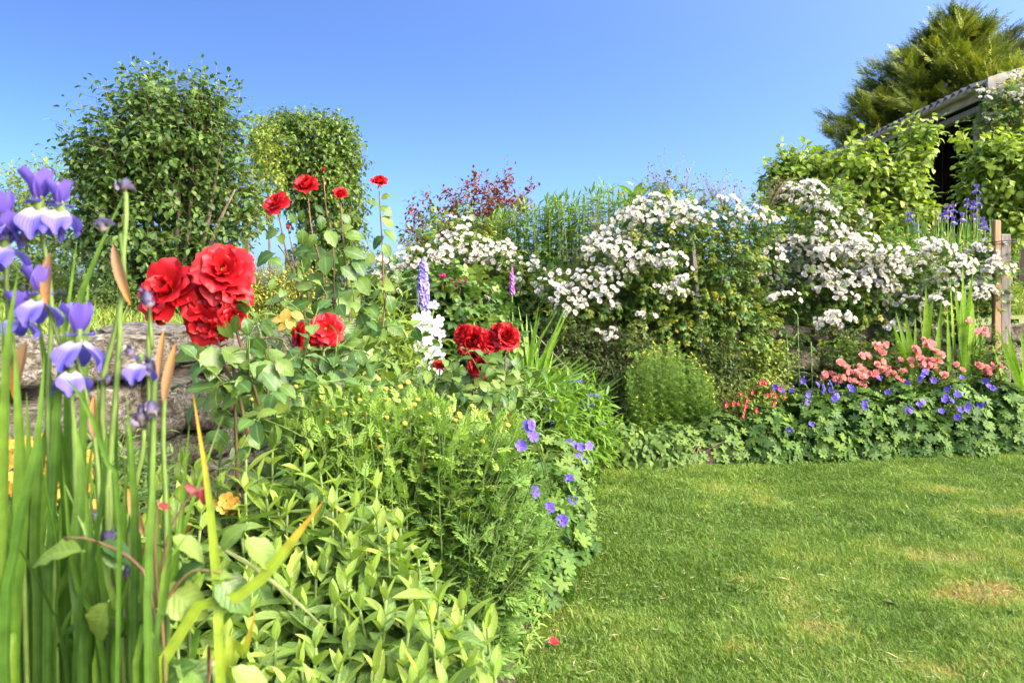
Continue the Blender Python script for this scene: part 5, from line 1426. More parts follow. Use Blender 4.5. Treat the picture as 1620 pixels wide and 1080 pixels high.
# lily stems
for (px, py, lab) in [(1262, 498, 'tall lily stem ringed with narrow leaves before the dark wall'), (1283, 540, 'shorter lily stem at the right of the tall one'), (1245, 535, 'shorter lily stem at the left of the tall one')]:
    Y1 = 5.95; t = P(px, py, Y1); b = np.array([t[0] + .02, Y1, .08])
    th = thing('lily_stem', lab, 'lily', b)
    M, ln = sprig_leaves(b[None], (t - b)[None], np.array([np.linalg.norm(t - b)]), 46, 70, (.09, .15), 0, .25, taper=.45)
    put_copies(th, M, L_LANCE, [ML_LILY], 60)
    solid('stem', tube([b, (b + t) / 2, t], .006, .004, 5), M_STEM, th, True)

# pale strap leaves arching over the wall
def strap_clump(name, label, cat, base, n, tipf, w, mat, Y, group=None, nind=80, wj=.3, bendf=None, basej=.06):
    th = thing(name, label, cat, base, group)
    rest = []
    for i in range(n):
        b = np.array(base) + np.array([rng.normal(0, basej), rng.normal(0, basej), 0])
        t, bend = tipf(i)
        s = strap(blade_pts(b, t, bend, 9), w * rng.uniform(1 - wj, 1 + wj), tip=.45)
        if i < nind: put('leaf', build_mesh('leaf', [(Proto(s.v - s.v[0], s.f, s.uv), None, None)], [mat]), th, T(s.v[0]))
        else: rest.append(s)
    if rest:
        put('foliage', build_mesh('foliage', [(Proto(p.v - np.array(base), p.f, p.uv), None, rng.random()) for p in rest], [mat]), th, T(base), kind='stuff')
    return th
def tips_fan(tips, Y, arch=0.0, yj=.15):
    def fn(i):
        px, py = tips[i]; t = P(px, py, Y + rng.uniform(-yj, yj))
        return t, np.array([rng.normal(0, .012), 0, arch])
    return fn
Yz = 6.25
tp = [(1340, 492), (1348, 478), (1358, 472), (1362, 488), (1372, 480), (1382, 492), (1352, 500), (1378, 470)]
strap_clump('strap_leaf_clump', 'small clump of arching strap leaves on top of the wall', 'plant', (P(1360, 0, Yz)[0], Yz + .2, .93), len(tp), tips_fan(tp, Yz, .05), .025, ML_STRAP, Yz)
# sword leaved clumps among the pink roses
Yw2 = 5.95
S1 = [(1417, 492), (1432, 495), (1412, 510), (1465, 452), (1478, 455), (1470, 475), (1490, 468), (1486, 500), (1455, 480), (1448, 500)]
S2 = [(1503, 440), (1510, 450), (1523, 418), (1540, 425), (1534, 440), (1548, 500), (1555, 512), (1498, 480), (1520, 470), (1528, 450), (1540, 480), (1560, 545)]
S3 = [(1592, 512), (1615, 520), (1577, 520), (1600, 540), (1622, 535), (1570, 545)]
strap_clump('sword_leaf_clump', 'bright green sword leaves behind the middle pink roses', 'plant', (P(1460, 0, Yw2)[0], Yw2, .1), len(S1), tips_fan(S1, Yw2), .052, ML_SWORD, Yw2, 'sword leaved clumps', basej=.05)
strap_clump('sword_leaf_clump', 'tallest bright green sword leaves, just left of the tan batten', 'plant', (P(1525, 0, Yw2)[0], Yw2, .1), len(S2), tips_fan(S2, Yw2), .052, ML_SWORD, Yw2, 'sword leaved clumps', basej=.05)
strap_clump('sword_leaf_clump', 'sword leaves right of the grey post at the photo edge', 'plant', (P(1600, 0, Yw2)[0], Yw2 - .2, .1), len(S3), tips_fan(S3, Yw2 - .2), .05, ML_SWORD, Yw2, 'sword leaved clumps', basej=.05)
# grey felted leaves at right edge
Yg2 = 5.75; c = P(1612, 625, Yg2)
th = thing('grey_leaf_plant', 'rosette of felted blue-grey leaves at the right edge', 'plant', (c[0], Yg2, .1))
n = 16; ph = np.arange(n) * 2.4; el = np.linspace(.1, 1.0, n)
d = np.stack([np.cos(ph) * np.cos(el), np.sin(ph) * np.cos(el), np.sin(el)], 1)
put_copies(th, frames(np.repeat(np.array([[c[0], Yg2, c[2] - .02]]), n, 0), d, UP + rng.normal(0, .2, (n, 3)), rng.uniform(.16, .24, n)), L_OVAL, [ML_GREY], 99)
solid('stem', tube([(c[0], Yg2, .08), (c[0], Yg2, c[2])], .012, .01, 5), M_STEM, th)

# salmon pink roses
PK = {'leftmost salmon pink rose bush, with the densest cluster of blooms': (1340, [(1332, 576), (1345, 589), (1353, 594), (1366, 589), (1332, 598), (1320, 593), (1358, 580), (1340, 583), (1326, 574), (1350, 603), (1363, 597), (1366, 607), (1358, 608), (1304, 599), (1306, 592), (1375, 592), (1322, 600)]),
      'middle salmon pink rose bush with its topmost blooms near the wall': (1400, [(1391, 547), (1396, 558), (1400, 549), (1388, 553), (1397, 579), (1392, 586), (1410, 591), (1424, 569), (1405, 583), (1388, 577), (1402, 594), (1414, 597), (1424, 603), (1385, 590), (1370, 562), (1362, 566), (1430, 586)]),
      'salmon pink rose bush in front of the sword leaves': (1465, [(1440, 579), (1450, 555), (1470, 550), (1457, 568), (1488, 562), (1485, 572), (1470, 577), (1459, 576), (1488, 594), (1475, 545), (1466, 545), (1478, 556), (1452, 562), (1446, 551), (1474, 570), (1480, 585), (1490, 604), (1464, 584)]),
      'small salmon pink rose bush at the foot of the post': (1560, [(1521, 586), (1560, 584), (1581, 580), (1560, 590), (1552, 579), (1567, 586), (1555, 527), (1545, 524), (1561, 529), (1532, 511), (1548, 583)])}
for lab, (px, pts) in PK.items():
    Y1 = 5.95; x = P(px, 0, Y1)[0]
    th = thing('pink_rose_bush', lab, 'rose', (x, Y1, .1), 'salmon pink roses behind the cranesbills')
    crown(th, [E(px, 600, Y1, 38, 38, .16), E(px, 630, Y1, 34, 34, .16), E(px + 5, 570, Y1, 26, 22, .1)], 150, 5, [compound(2, .42, .65, curl=.3)], (.05, .08), ML_RAMB, 60, slen=(.1, .2), up=.6, lo=.2, twig=M_TWIG)
    lines = []
    for (fx, fy) in pts:
        for e in range(2):
            q = P(fx + (rng.normal(0, 5) if e else 0), fy + (rng.normal(0, 4) if e else 0), Y1 - .12 + rng.normal(0, .03))
            o, l = flower_on(th, q, (rng.normal(0, .35), -.8, rng.uniform(.2, .8)), rng.uniform(.026, .036), FL_PINK, [MP_PINK], np.array([x + (q[0] - x) * .7, Y1, q[2] - .14]))
            lines.append(l)
    tubes_stuff(th, lines, .0025, .0018, M_STEM, 'flower_stalks', 3)
    for q in range(4):
        solid('cane', tube(spline([(x, Y1, .08), P(px + rng.normal(0, 18), 600, Y1)], 4), .007, .004, 5), M_REDSTEM, th, True)

# fuchsia
Yu = 5.45; x = P(1195, 0, Yu)[0]
th = thing('fuchsia_bush', 'small fuchsia with hanging red flowers between the cranesbills', 'fuchsia', (x, Yu, .1))
crown(th, [E(1190, 625, Yu, 48, 28, .15), E(1215, 605, Yu, 30, 22, .12), E(1180, 655, Yu, 45, 25, .15)], 190, 6, L_SMALL, (.028, .045), ML_LIGHT, 60, slen=(.1, .2), up=.5, lo=.1, twig=M_REDSTEM)
L_BELL = join([leaf(3, .55, .5, .9, .5, -.2).xf(frames(np.zeros((1, 3)), np.array([[math.cos(a) * .35, math.sin(a) * .35, -1]]), np.array([[math.cos(a), math.sin(a), 0.3]]), np.array([1.]))[0]) for a in np.linspace(0, 6.28, 5)[:-1]] + [ball(.17, 5, 4, 1.3).xf(T((0, 0, .05)))])
for (fx, fy) in [(1149, 637), (1168, 635), (1182, 630), (1178, 645), (1197, 646), (1214, 623), (1227, 624), (1242, 625), (1203, 602), (1220, 620), (1172, 620), (1225, 636), (1180, 638), (1160, 635), (1208, 603), (1212, 602), (1190, 618), (1232, 612), (1176, 655)]:
    q = P(fx, fy, Yu - .16 + rng.normal(0, .03))
    put('flower', L_BELL.mesh('flower', [MP_FUCH]), th, frames(q[None], np.array([[0, 1., .1]]), UP + rng.normal(0, .12, 3), np.array([rng.uniform(.028, .038)]))[0])

# ---- day lily / montbretia fan in the corner
Yl = 4.7
tp = []
for i in range(95):
    a = rng.uniform(-1.0, 1.15)
    if i < 60: tp.append((rng.uniform(785, 905), rng.uniform(478, 600)))
    else: tp.append((rng.uniform(860, 945), rng.uniform(560, 640)))
strap_clump('strap_leaf_clump', 'big fan of arching green strap leaves behind the red roses', 'plant', (P(838, 0, Yl)[0], Yl, .1), len(tp), lambda i: (P(tp[i][0], tp[i][1], Yl + rng.uniform(-.25, .25)), np.array([(P(tp[i][0], 0, Yl)[0] - P(838, 0, Yl)[0]) * -.22, 0, .10])), .022, ML_STRAP, Yl, nind=95)
x = P(930, 0, 5.3)[0]
tp2 = [(rng.uniform(870, 1000), rng.uniform(560, 660)) for _ in range(70)]
strap_clump('dark_grass_clump', 'dark narrow leaved grassy clump left of the yellow button plant', 'plant', (x, 5.35, .08), 70, lambda i: (P(tp2[i][0], tp2[i][1], 5.3 + rng.uniform(-.2, .2)), np.array([(P(tp2[i][0], 0, 5.3)[0] - x) * -.2, 0, .08])), .011, ML_COTON, 5.3, nind=0)

# ---- perennial cornflowers
Yp = 4.55
CF = [(917, 604), (905, 603), (868, 648), (934, 627), (922, 645), (932, 652), (954, 670), (916, 691), (885, 698), (928, 640), (945, 627), (875, 668), (938, 640)]
for q, (px, Y1, rw, lab) in enumerate([(880, 4.45, 40, 'cornflower clump nearest the lawn corner at the bend'), (925, 4.75, 42, 'cornflower clump with shaggy blue heads before the evergreen shrub')]):
    x = P(px, 0, Y1)[0]
    th = thing('cornflower_clump', lab, 'cornflower', (x, Y1, .08), 'blue cornflowers at the bend of the border')
    crown(th, [E(px, 680, Y1, rw, 50, .18), E(px - 5, 640, Y1, rw * .8, 35, .15), E(px, 715, Y1, rw * .9, 25, .15)], 230, 7, L_LANCE, (.08, .13), ML_STRAP, 100, slen=(.14, .28), up=1.0, lo=.1, twig=M_STEM, ang=45)
    for (fx, fy) in CF:
        if (fx < 900) == (q == 0):
            c = P(fx, fy, Y1 - .15); flower_on(th, c, (rng.normal(0, .3), -.5, 1), .028, FL_CORN, [MP_CORN, M_DARKEYE])
    if q == 0:
        flower_on(th, P(875, 634, Y1 - .15), (0, -.4, 1), .035, FL_CORN, [MP_PALE, M_DARKEYE])
        flower_on(th, P(848, 622, Y1 - .15), (0, -.4, 1), .025, FL_CORN, [MP_PALE, M_DARKEYE])
# ================================================================== LEFT BED
ML_ANTH = leaf_mat('feathery_lime', [(0.12, 0.23, 0.05), (0.16, 0.29, 0.06), (0.22, 0.36, 0.08), (0.28, 0.41, 0.10)], 0.6, 0.35, 0.0)
ML_ANTHD = leaf_mat('feathery_mid_green', [(0.08, 0.18, 0.045), (0.115, 0.225, 0.055), (0.16, 0.28, 0.07)], 0.6, 0.3, 0.0)
ML_PHLOX = leaf_mat('phlox_leaf', [(0.10, 0.195, 0.06), (0.145, 0.25, 0.075), (0.20, 0.30, 0.10)], 0.36, 0.34, 0.45, veins=0.25, spec=0.55, ribcol=(0.32, 0.42, 0.16))
ML_PHLOXY = leaf_mat('phlox_young_leaf', [(0.18, 0.30, 0.065), (0.235, 0.355, 0.08), (0.30, 0.40, 0.10)], 0.4, 0.42, 0.35, veins=0.2, ribcol=(0.45, 0.5, 0.2))
MP_RED = petal_mat('scarlet_petal', [(0.0, (0.50, 0.10, 0.03)), (0.15, (0.44, 0.007, 0.010)), (0.75, (0.50, 0.007, 0.013)), (1.0, (0.58, 0.018, 0.022))], 0.5, 0.22, streak=.22, streakcol=(.40, .004, .008), var=0.25, tcol=(1.1, .7, .6), spec=0.35)
MP_RED2 = petal_mat('crimson_petal', [(0.0, (0.35, 0.01, 0.01)), (1.0, (0.46, 0.008, 0.012))], 0.5, 0.25, var=0.25, tcol=(1.1, .6, .6), spec=0.3)
MP_BELL = petal_mat('white_bell_petal', [(0.0, (0.7, 0.76, 0.6)), (0.3, (0.86, 0.87, 0.86)), (1.0, (0.88, 0.88, 0.9))], 0.5, 0.35, var=0.03)
MP_SPIRE = petal_mat('violet_spire', [(0.0, (0.26, 0.2, 0.5)), (1.0, (0.36, 0.30, 0.75))], 0.6, 0.25, var=0.35)
MP_TOAD = petal_mat('magenta_spire', [(0.0, (0.4, 0.12, 0.38)), (1.0, (0.52, 0.18, 0.5))], 0.6, 0.25, var=0.3)
MP_OLDPINK = petal_mat('deep_pink_petal', [(0.0, (0.45, 0.03, 0.12)), (1.0, (0.62, 0.06, 0.22))], 0.5, 0.25)
MP_ORANGE = petal_mat('apricot_petal', [(0.0, (0.72, 0.50, 0.05)), (0.5, (0.78, 0.42, 0.05)), (1.0, (0.80, 0.47, 0.10))], 0.5, 0.3, var=0.3)
ML_YLEAF = leaf_mat('yellowing_leaf', [(0.48, 0.40, 0.04), (0.45, 0.22, 0.05), (0.4, 0.42, 0.06)], 0.5, 0.3, 0.3)
ML_RUST = leaf_mat('withered_petal', [(0.36, 0.10, 0.04), (0.45, 0.16, 0.06), (0.26, 0.10, 0.05)], 0.7, 0.25, 0.0)
M_SEPAL = leaf_mat('sepal', [(0.14, 0.22, 0.06), (0.2, 0.2, 0.07)], 0.5, 0.2, 0.0)
ML_PURP = leaf_mat('dusky_rose_leaf', [(0.10, 0.11, 0.06), (0.13, 0.10, 0.075), (0.10, 0.16, 0.05)], 0.28, 0.22, 0.3, veins=0.6, spec=0.65, ribcol=(0.2, .14, .1))

ML_DRED = leaf_mat('young_red_leaf', [(0.22, 0.02, 0.03), (0.3, 0.05, 0.04)], 0.4, 0.3, 0.2, tcol=(1.3,.6,.5))
# ---- violet and magenta spires, white bellflower
def spire(name, label, cat, px, py0, py1, Y, R, mat, n):
    t, b = P(px, py0, Y), P(px, py1, Y)
    th = thing(name, label, cat, (b[0], Y, .1))
    solid('stem', tube(spline([(b[0] + .02, Y, .1), b, t], 8), .006, .003, 5), M_STEM, th, True)
    M = []
    for i in range(n):
        u = i / n; c = b + (t - b) * u; a = i * 2.4
        r = R * (1 - .65 * u ** 2.5) * rng.uniform(.75, 1.2); o = np.array([math.cos(a), math.sin(a), .25])
        M.append(frames((c + o * r * .55)[None], np.cross(o, UP)[None], o[None], np.array([r * rng.uniform(.5, .75)]))[0])
    put_copies(th, np.array(M), [disc_flower(5, 1, .35, .5, 2, False)], [mat], 300, name='floret', near=False)
    return th
spire('violet_spire', 'dense violet blue flower spire beside the white bellflower', 'flower', 670, 410, 488, 3.6, .034, MP_SPIRE, 120)
spire('magenta_spire', 'slim magenta flower spike in front of the pale roses', 'flower', 810, 422, 466, 4.6, .018, MP_TOAD, 80)
Yh = 3.1
FL_BELL = [disc_flower(5, 1.0, 0.42, c, 4, True, .1) for c in (0.55, 0.8)]
th = thing('bellflower', 'white bellflower stem crowded with open bells', 'bellflower', (P(682, 0, Yh)[0], Yh, .1))
for (px, py, s) in [(688, 481, .9), (660, 505, 1), (675, 500, 1.1), (692, 508, 1.2), (668, 517, 1.1), (684, 523, 1.2), (662, 530, 1.1), (699, 527, .9), (676, 540, 1.2), (690, 545, 1.1), (664, 548, 1.0), (682, 560, 1.2), (696, 563, 1.0), (672, 577, 1.1), (665, 585, 1), (688, 578, 1.2), (700, 590, 1.0), (683, 594, 1.1), (668, 596, .8), (694, 572, 1), (657, 515, .8), (680, 510, .9)]:
    c = P(px, py, Yh + rng.normal(0, .02)); flower_on(th, c, (rng.normal(0, .55), -1, rng.normal(.1, .4)), .026 * s, FL_BELL, [MP_BELL, MP_YEL])
for dx in (-8, 6): solid('stem', tube(spline([(P(682, 0, Yh)[0], Yh + .03, .1), P(680 + dx, 590, Yh + .03), P(682 - dx * .5, 490, Yh + .03)], 8), .004, .003, 5), M_STEM, th, True)

# ================================================================== RED ROSES
RP = {}
for nm, kw in (('wide', dict(W=1.1, cup=.16, reflex=.9, ruffle=.09)), ('mid', dict(W=.98, cup=.28, reflex=.6, ruffle=.085)), ('tight', dict(W=.85, cup=.6, reflex=.2, ruffle=.03))):
    RP[nm] = [petal(7, 8, seed=s, **kw) for s in range(5)]
STAM = join([tube([(0, 0, 0), (math.cos(a) * .09, math.sin(a) * .09, .2)], .012, .02, 3) for a in np.linspace(0, 6.28, 12)[:-1]])
def red_rose(th, c, face, R, form='open', mat=None, stalk=None):
    """petals as sub-parts around a hip, sepals beneath"""
    mat = mat or MP_RED
    face = nrm(np.array(face, float)); X = nrm(np.cross(face, np.array([.2, .3, 1.0]))); Yv = np.cross(face, X)
    bl = put('bloom', ball(.16 * R, 7, 5, 1.2).mesh('bloom', [M_SEPAL]), th, T(c - face * R * .12))
    rings = {'open': [('wide', 6, 80, 1.0), ('wide', 5, 62, .9), ('mid', 5, 44, .74), ('mid', 4, 26, .56), ('tight', 3, 12, .42)],
             'flat': [('wide', 6, 88, 1.0), ('wide', 5, 72, .95), ('mid', 4, 48, .7), ('mid', 3, 30, .5)],
             'double': [('wide', 7, 86, .98), ('mid', 7, 66, .88), ('mid', 7, 48, .76), ('tight', 6, 32, .64), ('tight', 5, 16, .52)],
             'goblet': [('wide', 5, 58, .95), ('mid', 5, 36, .92), ('tight', 4, 18, .85), ('tight', 3, 6, .75)],
             'bud': [('tight', 4, 20, .95), ('tight', 3, 7, .92)]}[form]
    for (kind, n, tilt, sz) in rings:
        a0 = rng.uniform(0, 6.28)
        for k in range(n):
            a = a0 + 2 * math.pi * k / n + rng.normal(0, .13); t = math.radians(tilt + rng.normal(0, 7))
            ra = X * math.cos(a) + Yv * math.sin(a)
            d = ra * math.sin(t) + face * math.cos(t); up = -ra * math.cos(t) + face * math.sin(t)
            put('petal', RP[kind][rng.integers(5)].mesh('petal', [mat]), bl, frames((c + ra * R * .05)[None], d[None], up[None], np.array([R * sz * rng.uniform(.92, 1.08)]))[0])
    for k in range(5):
        a = 2 * math.pi * k / 5; ra = X * math.cos(a) + Yv * math.sin(a)
        put('sepal', L_LANCE[1].mesh('sepal', [M_SEPAL]), bl, frames((c - face * R * .15)[None], (ra - face * .35)[None], face[None], np.array([R * .5]), np.array([R * .8]))[0])
    if form in ('flat', 'open'):
        put('stamens', STAM.mesh('stamens', [MP_YEL]), bl, frames(c[None], Yv[None], face[None], np.array([R * .8]))[0])
    return bl
L_RL = [leaf(10, .62, .46, .8, .2, c, t, serr=.05, wave=w, stalk=.08) for c, t, w in ((.35, 0, .06), (.8, .25, .1), (.55, -.3, .08), (1.1, .1, .12))]
L_RC = [compound(2, .44, .66, curl=c, serr=.05, n=8) for c in (.35, .7)]
def rose_bush(label, Y, root_px, blooms, canes, leaves, leafsize, mat_leaf=None, group='red rose bushes', extra=0, extra_ells=None, form_mat=None, nind=250, compound_size=None):
    x = P(root_px, 0, Y)[0]
    b0 = np.array([x, Y, .12])
    th = thing('red_rose_bush', label, 'rose', b0, group)
    mat_leaf = mat_leaf or ML_ROSE
    for c in canes:
        pts = [P(px, py, Y) for (px, py) in c]
        if len(c) and c[0][1] < 640: pts = [b0 + np.array([rng.normal(0, .05), rng.normal(0, .05), -.04])] + pts
        solid('cane', tube(spline(pts, 12), .0042, .0024, 6), M_REDSTEM, th, True)
    for (px, py, dia, face, form) in blooms:
        R = dia / 2 / F * Y; c = P(px, py, Y - .01)
        red_rose(th, c, face, R * .95, form, form_mat)
    M = []
    for (px, py, L, ang, *r) in leaves:
        s = L / F * Y
        a = math.radians(ang)
        d = np.array([math.cos(a), rng.normal(-.25, .3), -math.sin(a)])
        c = P(px, py, Y + rng.uniform(-.06, .06)) - d * s * .5
        up = np.array([rng.normal(0, .3), -.75, rng.uniform(.35, 1.0)])
        M.append(frames(c[None], d[None], up[None], np.array([s]))[0])
    if M: put_copies(th, np.array(M), L_RL, [mat_leaf], 300)
    if extra:
        p, out = ell_points(extra_ells, extra, .2)
        D = nrm(out + UP * .5 + rng.normal(0, .45, p.shape))
        Mx, ln = sprig_leaves(p, D, rng.uniform(.08, .18, extra), 4, 62, compound_size or leafsize, .15, .3)
        put_copies(th, Mx, L_RC if compound_size else L_RL, [mat_leaf], nind)
        tubes_stuff(th, ln, .0022, .0014, M_STEM, 'leaf_stalks', 3)
    return th
Y1 = 1.62
FB = [(354, 430, 104, (.25, -.85, .45), 'open'), (270, 460, 106, (-.3, -.85, .4), 'open'), (322, 478, 78, (.1, -1, .15), 'flat'), (372, 462, 62, (.7, -.6, .2), 'flat'), (246, 486, 62, (-.7, -.5, -.1), 'flat'), (325, 512, 74, (-.1, -.9, -.35), 'flat'), (368, 500, 52, (.6, -.7, -.3), 'open'), (345, 520, 46, (.2, -.8, -.6), 'flat')]
CN = [[(392, 690), (372, 610), (330, 555), (318, 520)], [(372, 610), (345, 545), (345, 500), (352, 450)], [(395, 690), (362, 590), (300, 520), (280, 470)], [(410, 640), (385, 560), (372, 510), (370, 470)], [(372, 640), (330, 580), (288, 580)], [(420, 660), (425, 580), (410, 530)]]
LV = [(335, 576, 62, 75), (296, 558, 58, 160), (372, 562, 56, 25), (338, 508, 34, 80), (356, 520, 38, 60), (372, 512, 34, 110), (392, 515, 30, 60), (310, 578, 36, 190), (330, 632, 52, 175), (350, 655, 50, 20), (385, 640, 46, 60), (372, 598, 46, 165), (420, 588, 62, 25), (402, 604, 46, 70), (438, 600, 44, 15), (415, 640, 46, 130), (395, 575, 40, 350), (440, 640, 46, 60), (350, 690, 36, 40), (375, 670, 44, 20), (318, 612, 46, 185), (300, 655, 34, 110), (430, 560, 40, 330), (400, 545, 36, 300), (345, 612, 50, 30), (362, 632, 44, 140), (450, 580, 40, 40), (330, 690, 30, 150), (412, 545, 30, 60), (390, 700, 40, 100), (375, 720, 36, 60), (456, 615, 36, 20)]
rose_bush('near scarlet rose bush with a heavy cluster of large blooms', Y1, 395, FB, CN, LV, (.05, .06), extra=26, extra_ells=[E(395, 640, Y1, 60, 50, .12), E(440, 600, Y1, 40, 40, .1)])
Y2 = 2.6
FB = [(438, 323, 46, (-.35, -.7, .55), 'open'), (486, 298, 46, (.0, -.75, .6), 'goblet'), (538, 310, 30, (.15, -.8, .5), 'goblet'), (600, 291, 32, (.1, -.6, .75), 'goblet'), (512, 271, 13, (0, -.2, 1), 'bud'), (457, 363, 15, (-.3, -.3, .8), 'bud')]
CN = [[(482, 560), (468, 450), (452, 395), (440, 335)], [(520, 560), (512, 440), (494, 370), (487, 310)], [(530, 560), (528, 400), (516, 330), (512, 280)], [(552, 560), (548, 440), (542, 370), (539, 320)], [(600, 560), (606, 430), (602, 340), (600, 302)], [(478, 470), (455, 410), (440, 388)], [(470, 440), (464, 400), (458, 372)]]
LV = []
for (px, py, L, a) in [(430, 370, 26, 160), (445, 378, 20, 80), (415, 405, 34, 165), (436, 410, 26, 0), (478, 375, 26, 90), (490, 380, 26, 130), (510, 350, 24, 60), (525, 375, 30, 50), (545, 360, 24, 330), (560, 370, 30, 345), (520, 405, 34, 10), (475, 395, 28, 185), (500, 400, 36, 350), (482, 420, 28, 110), (515, 420, 32, 80), (560, 400, 34, 15), (570, 420, 32, 40), (552, 430, 30, 30), (590, 320, 22, 210), (612, 330, 24, 20), (615, 350, 26, 30), (595, 380, 26, 150), (618, 370, 26, 30), (612, 395, 22, 60), (585, 410, 24, 100), (505, 455, 36, 160), (530, 460, 36, 20), (480, 450, 30, 200), (560, 465, 38, 20), (575, 450, 34, 50), (545, 480, 34, 60), (500, 490, 36, 140), (470, 480, 36, 170), (590, 490, 34, 30), (610, 450, 30, 10), (620, 480, 30, 60), (520, 500, 36, 30), (440, 470, 34, 160), (455, 500, 34, 100), (480, 515, 34, 50), (575, 510, 34, 60), (600, 520, 34, 150), (625, 520, 30, 30), (550, 520, 36, 30), (430, 520, 30, 190), (418, 560, 34, 20), (505, 330, 18, 40), (528, 340, 20, 330), (548, 345, 20, 40), (610, 310, 16, 330), (464, 345, 18, 60), (475, 340, 18, 110), (500, 440, 30, 20), (538, 420, 30, 100), (560, 445, 32, 330), (468, 430, 24, 20)]: LV.append((px, py, L * 1.15, a))
rose_bush('tall leggy red rose bush, single blooms high against the sky', Y2, 535, FB, CN, LV, (.05, .07), extra=45, extra_ells=[E(540, 520, Y2, 85, 60, .25), E(610, 510, Y2, 45, 40, .2), E(470, 520, Y2, 50, 50, .2)], nind=260)
Y3 = 2.25
FB = [(516, 521, 58, (.1, -.95, .3), 'flat'), (474, 531, 52, (-.85, -.5, .1), 'flat'), (500, 535, 30, (-.3, -.8, -.2), 'flat'), (540, 618, 26, (.5, -.6, -.4), 'bud')]
CN = [[(512, 690), (505, 610), (513, 540)], [(505, 610), (490, 570), (478, 540)], [(520, 690), (540, 640), (541, 622)], [(505, 600), (470, 560), (450, 520)]]
LV = [(455, 570, 40, 160), (480, 580, 40, 120), (520, 580, 44, 40), (545, 560, 40, 10), (560, 590, 44, 30), (535, 600, 40, 60), (500, 600, 40, 140), (470, 610, 44, 180), (450, 620, 40, 90), (575, 620, 40, 50), (510, 640, 44, 20), (540, 650, 44, 60), (485, 640, 44, 170), (440, 650, 40, 130), (570, 570, 36, 350), (590, 600, 40, 20), (470, 655, 40, 60), (525, 560, 30, 20), (555, 540, 34, 340), (590, 560, 34, 20), (600, 630, 36, 60)]
t3 = rose_bush('red rose bush with two flat blooms side by side, left of the white bellflower', Y3, 512, FB, CN, LV, (.055, .07), extra=60, extra_ells=[E(520, 610, Y3, 85, 50, .2), E(580, 590, Y3, 50, 50, .2), E(470, 620, Y3, 50, 45, .15)], nind=220)
for (px, py, L, a) in [(452, 500, 30, 100), (460, 512, 26, 60), (448, 515, 24, 150), (470, 498, 24, 20), (440, 505, 22, 180)]:
    s = L / F * Y3; d = np.array([math.cos(math.radians(a)), -.2, -math.sin(math.radians(a))])
    put('leaf', L_RL[0].mesh('leaf', [ML_YLEAF]), t3, frames(P(px, py, Y3)[None] - d * s * .5, d[None], np.array([[.1, -.8, .6]]), np.array([s]))[0], label='yellowing rose leaf')
Y4 = 2.55
FB = [(750, 541, 58, (-.15, -.95, .35), 'double'), (772, 541, 42, (.5, -.7, .3), 'double'), (733, 528, 38, (-.5, -.6, .5), 'double'), (801, 532, 48, (.15, -.95, .35), 'double'), (787, 521, 26, (-.4, -.5, .7), 'double'), (757, 579, 40, (.1, -.95, .15), 'double'), (750, 563, 22, (-.4, -.6, .4), 'double'), (696, 577, 27, (.1, -.3, .8), 'flat')]
CN = [[(742, 690), (752, 620), (755, 590)], [(745, 690), (745, 600), (751, 556)], [(760, 690), (795, 610), (800, 550)], [(695, 690), (694, 620), (696, 582)]]
LV = [(780, 565, 34, 0), (800, 575, 36, 20), (822, 575, 34, 15), (775, 600, 36, 130), (735, 600, 34, 170), (720, 610, 34, 150), (790, 610, 36, 20), (760, 620, 36, 60), (740, 630, 34, 150), (710, 590, 30, 190), (770, 640, 36, 30), (810, 600, 32, 350), (715, 640, 34, 60), (705, 620, 30, 20), (685, 610, 30, 170), (790, 580, 28, 330), (730, 585, 26, 200), (820, 615, 30, 30)]
t4 = rose_bush('crimson rose bush with three full double blooms beside the strap leaves', Y4, 748, FB, CN, LV, (.05, .06), extra=70, extra_ells=[E(750, 640, Y4, 75, 45, .2), E(790, 600, Y4, 40, 35, .15), E(720, 610, Y4, 40, 40, .15)], form_mat=MP_RED2, nind=220)
# withered blooms of that bush
for (px, py, s) in [(800, 663, 22), (790, 668, 16), (782, 672, 14), (812, 662, 10), (757, 470, 0)]:
    if s: put('withered_bloom', rosette([(6, 120, .9, 0), (5, 90, .7, .1)], False, px).mesh('withered_bloom', [ML_RUST]), t4, frames(P(px, py, Y4 - .03)[None], np.array([[1., 0, .2]]), np.array([[.2, -.7, -.5]]), np.array([s / 1.6 / F * Y4]))[0], label='shrivelled orange bloom')
# old rose behind, deep pink
Y5 = 3.9
x = P(710, 0, Y5)[0]
th = thing('pink_rose_bush', 'leafy old rose bush with a few deep pink buds behind the bellflower', 'rose', (x, Y5, .15))
crown(th, [E(710, 480, Y5, 60, 45, .25), E(740, 540, Y5, 60, 60, .25), E(690, 560, Y5, 50, 60, .25), E(640, 500, Y5, 50, 55, .25), E(620, 570, Y5, 55, 55, .25)], 330, 5, L_RC, (.10, .15), ML_ROSE, 200, slen=(.12, .25), up=.5, lo=.2, twig=M_REDSTEM)
for (px, py, d) in [(700, 442, 15), (715, 446, 8), (728, 450, 10), (737, 448, 9), (722, 455, 8)]:
    c = P(px, py, Y5 - .2)
    put('bud', rosette([(5, 30, 1, 0), (4, 12, .9, 0)], False, px).mesh('bud', [MP_OLDPINK]), th, frames(c[None], np.array([[1., 0, 0]]), np.array([[rng.normal(0, .3), -.5, 1]]), np.array([d / 1.7 / F * Y5]))[0])
for (tx, ty) in [(700, 450), (728, 456), (640, 480), (750, 480)]:
    solid('cane', tube(spline([(x, Y5, .12), P((710 + tx) / 2, 540, Y5), P(tx, ty, Y5 - .2)], 8), .007, .003, 5), M_REDSTEM, th, True)
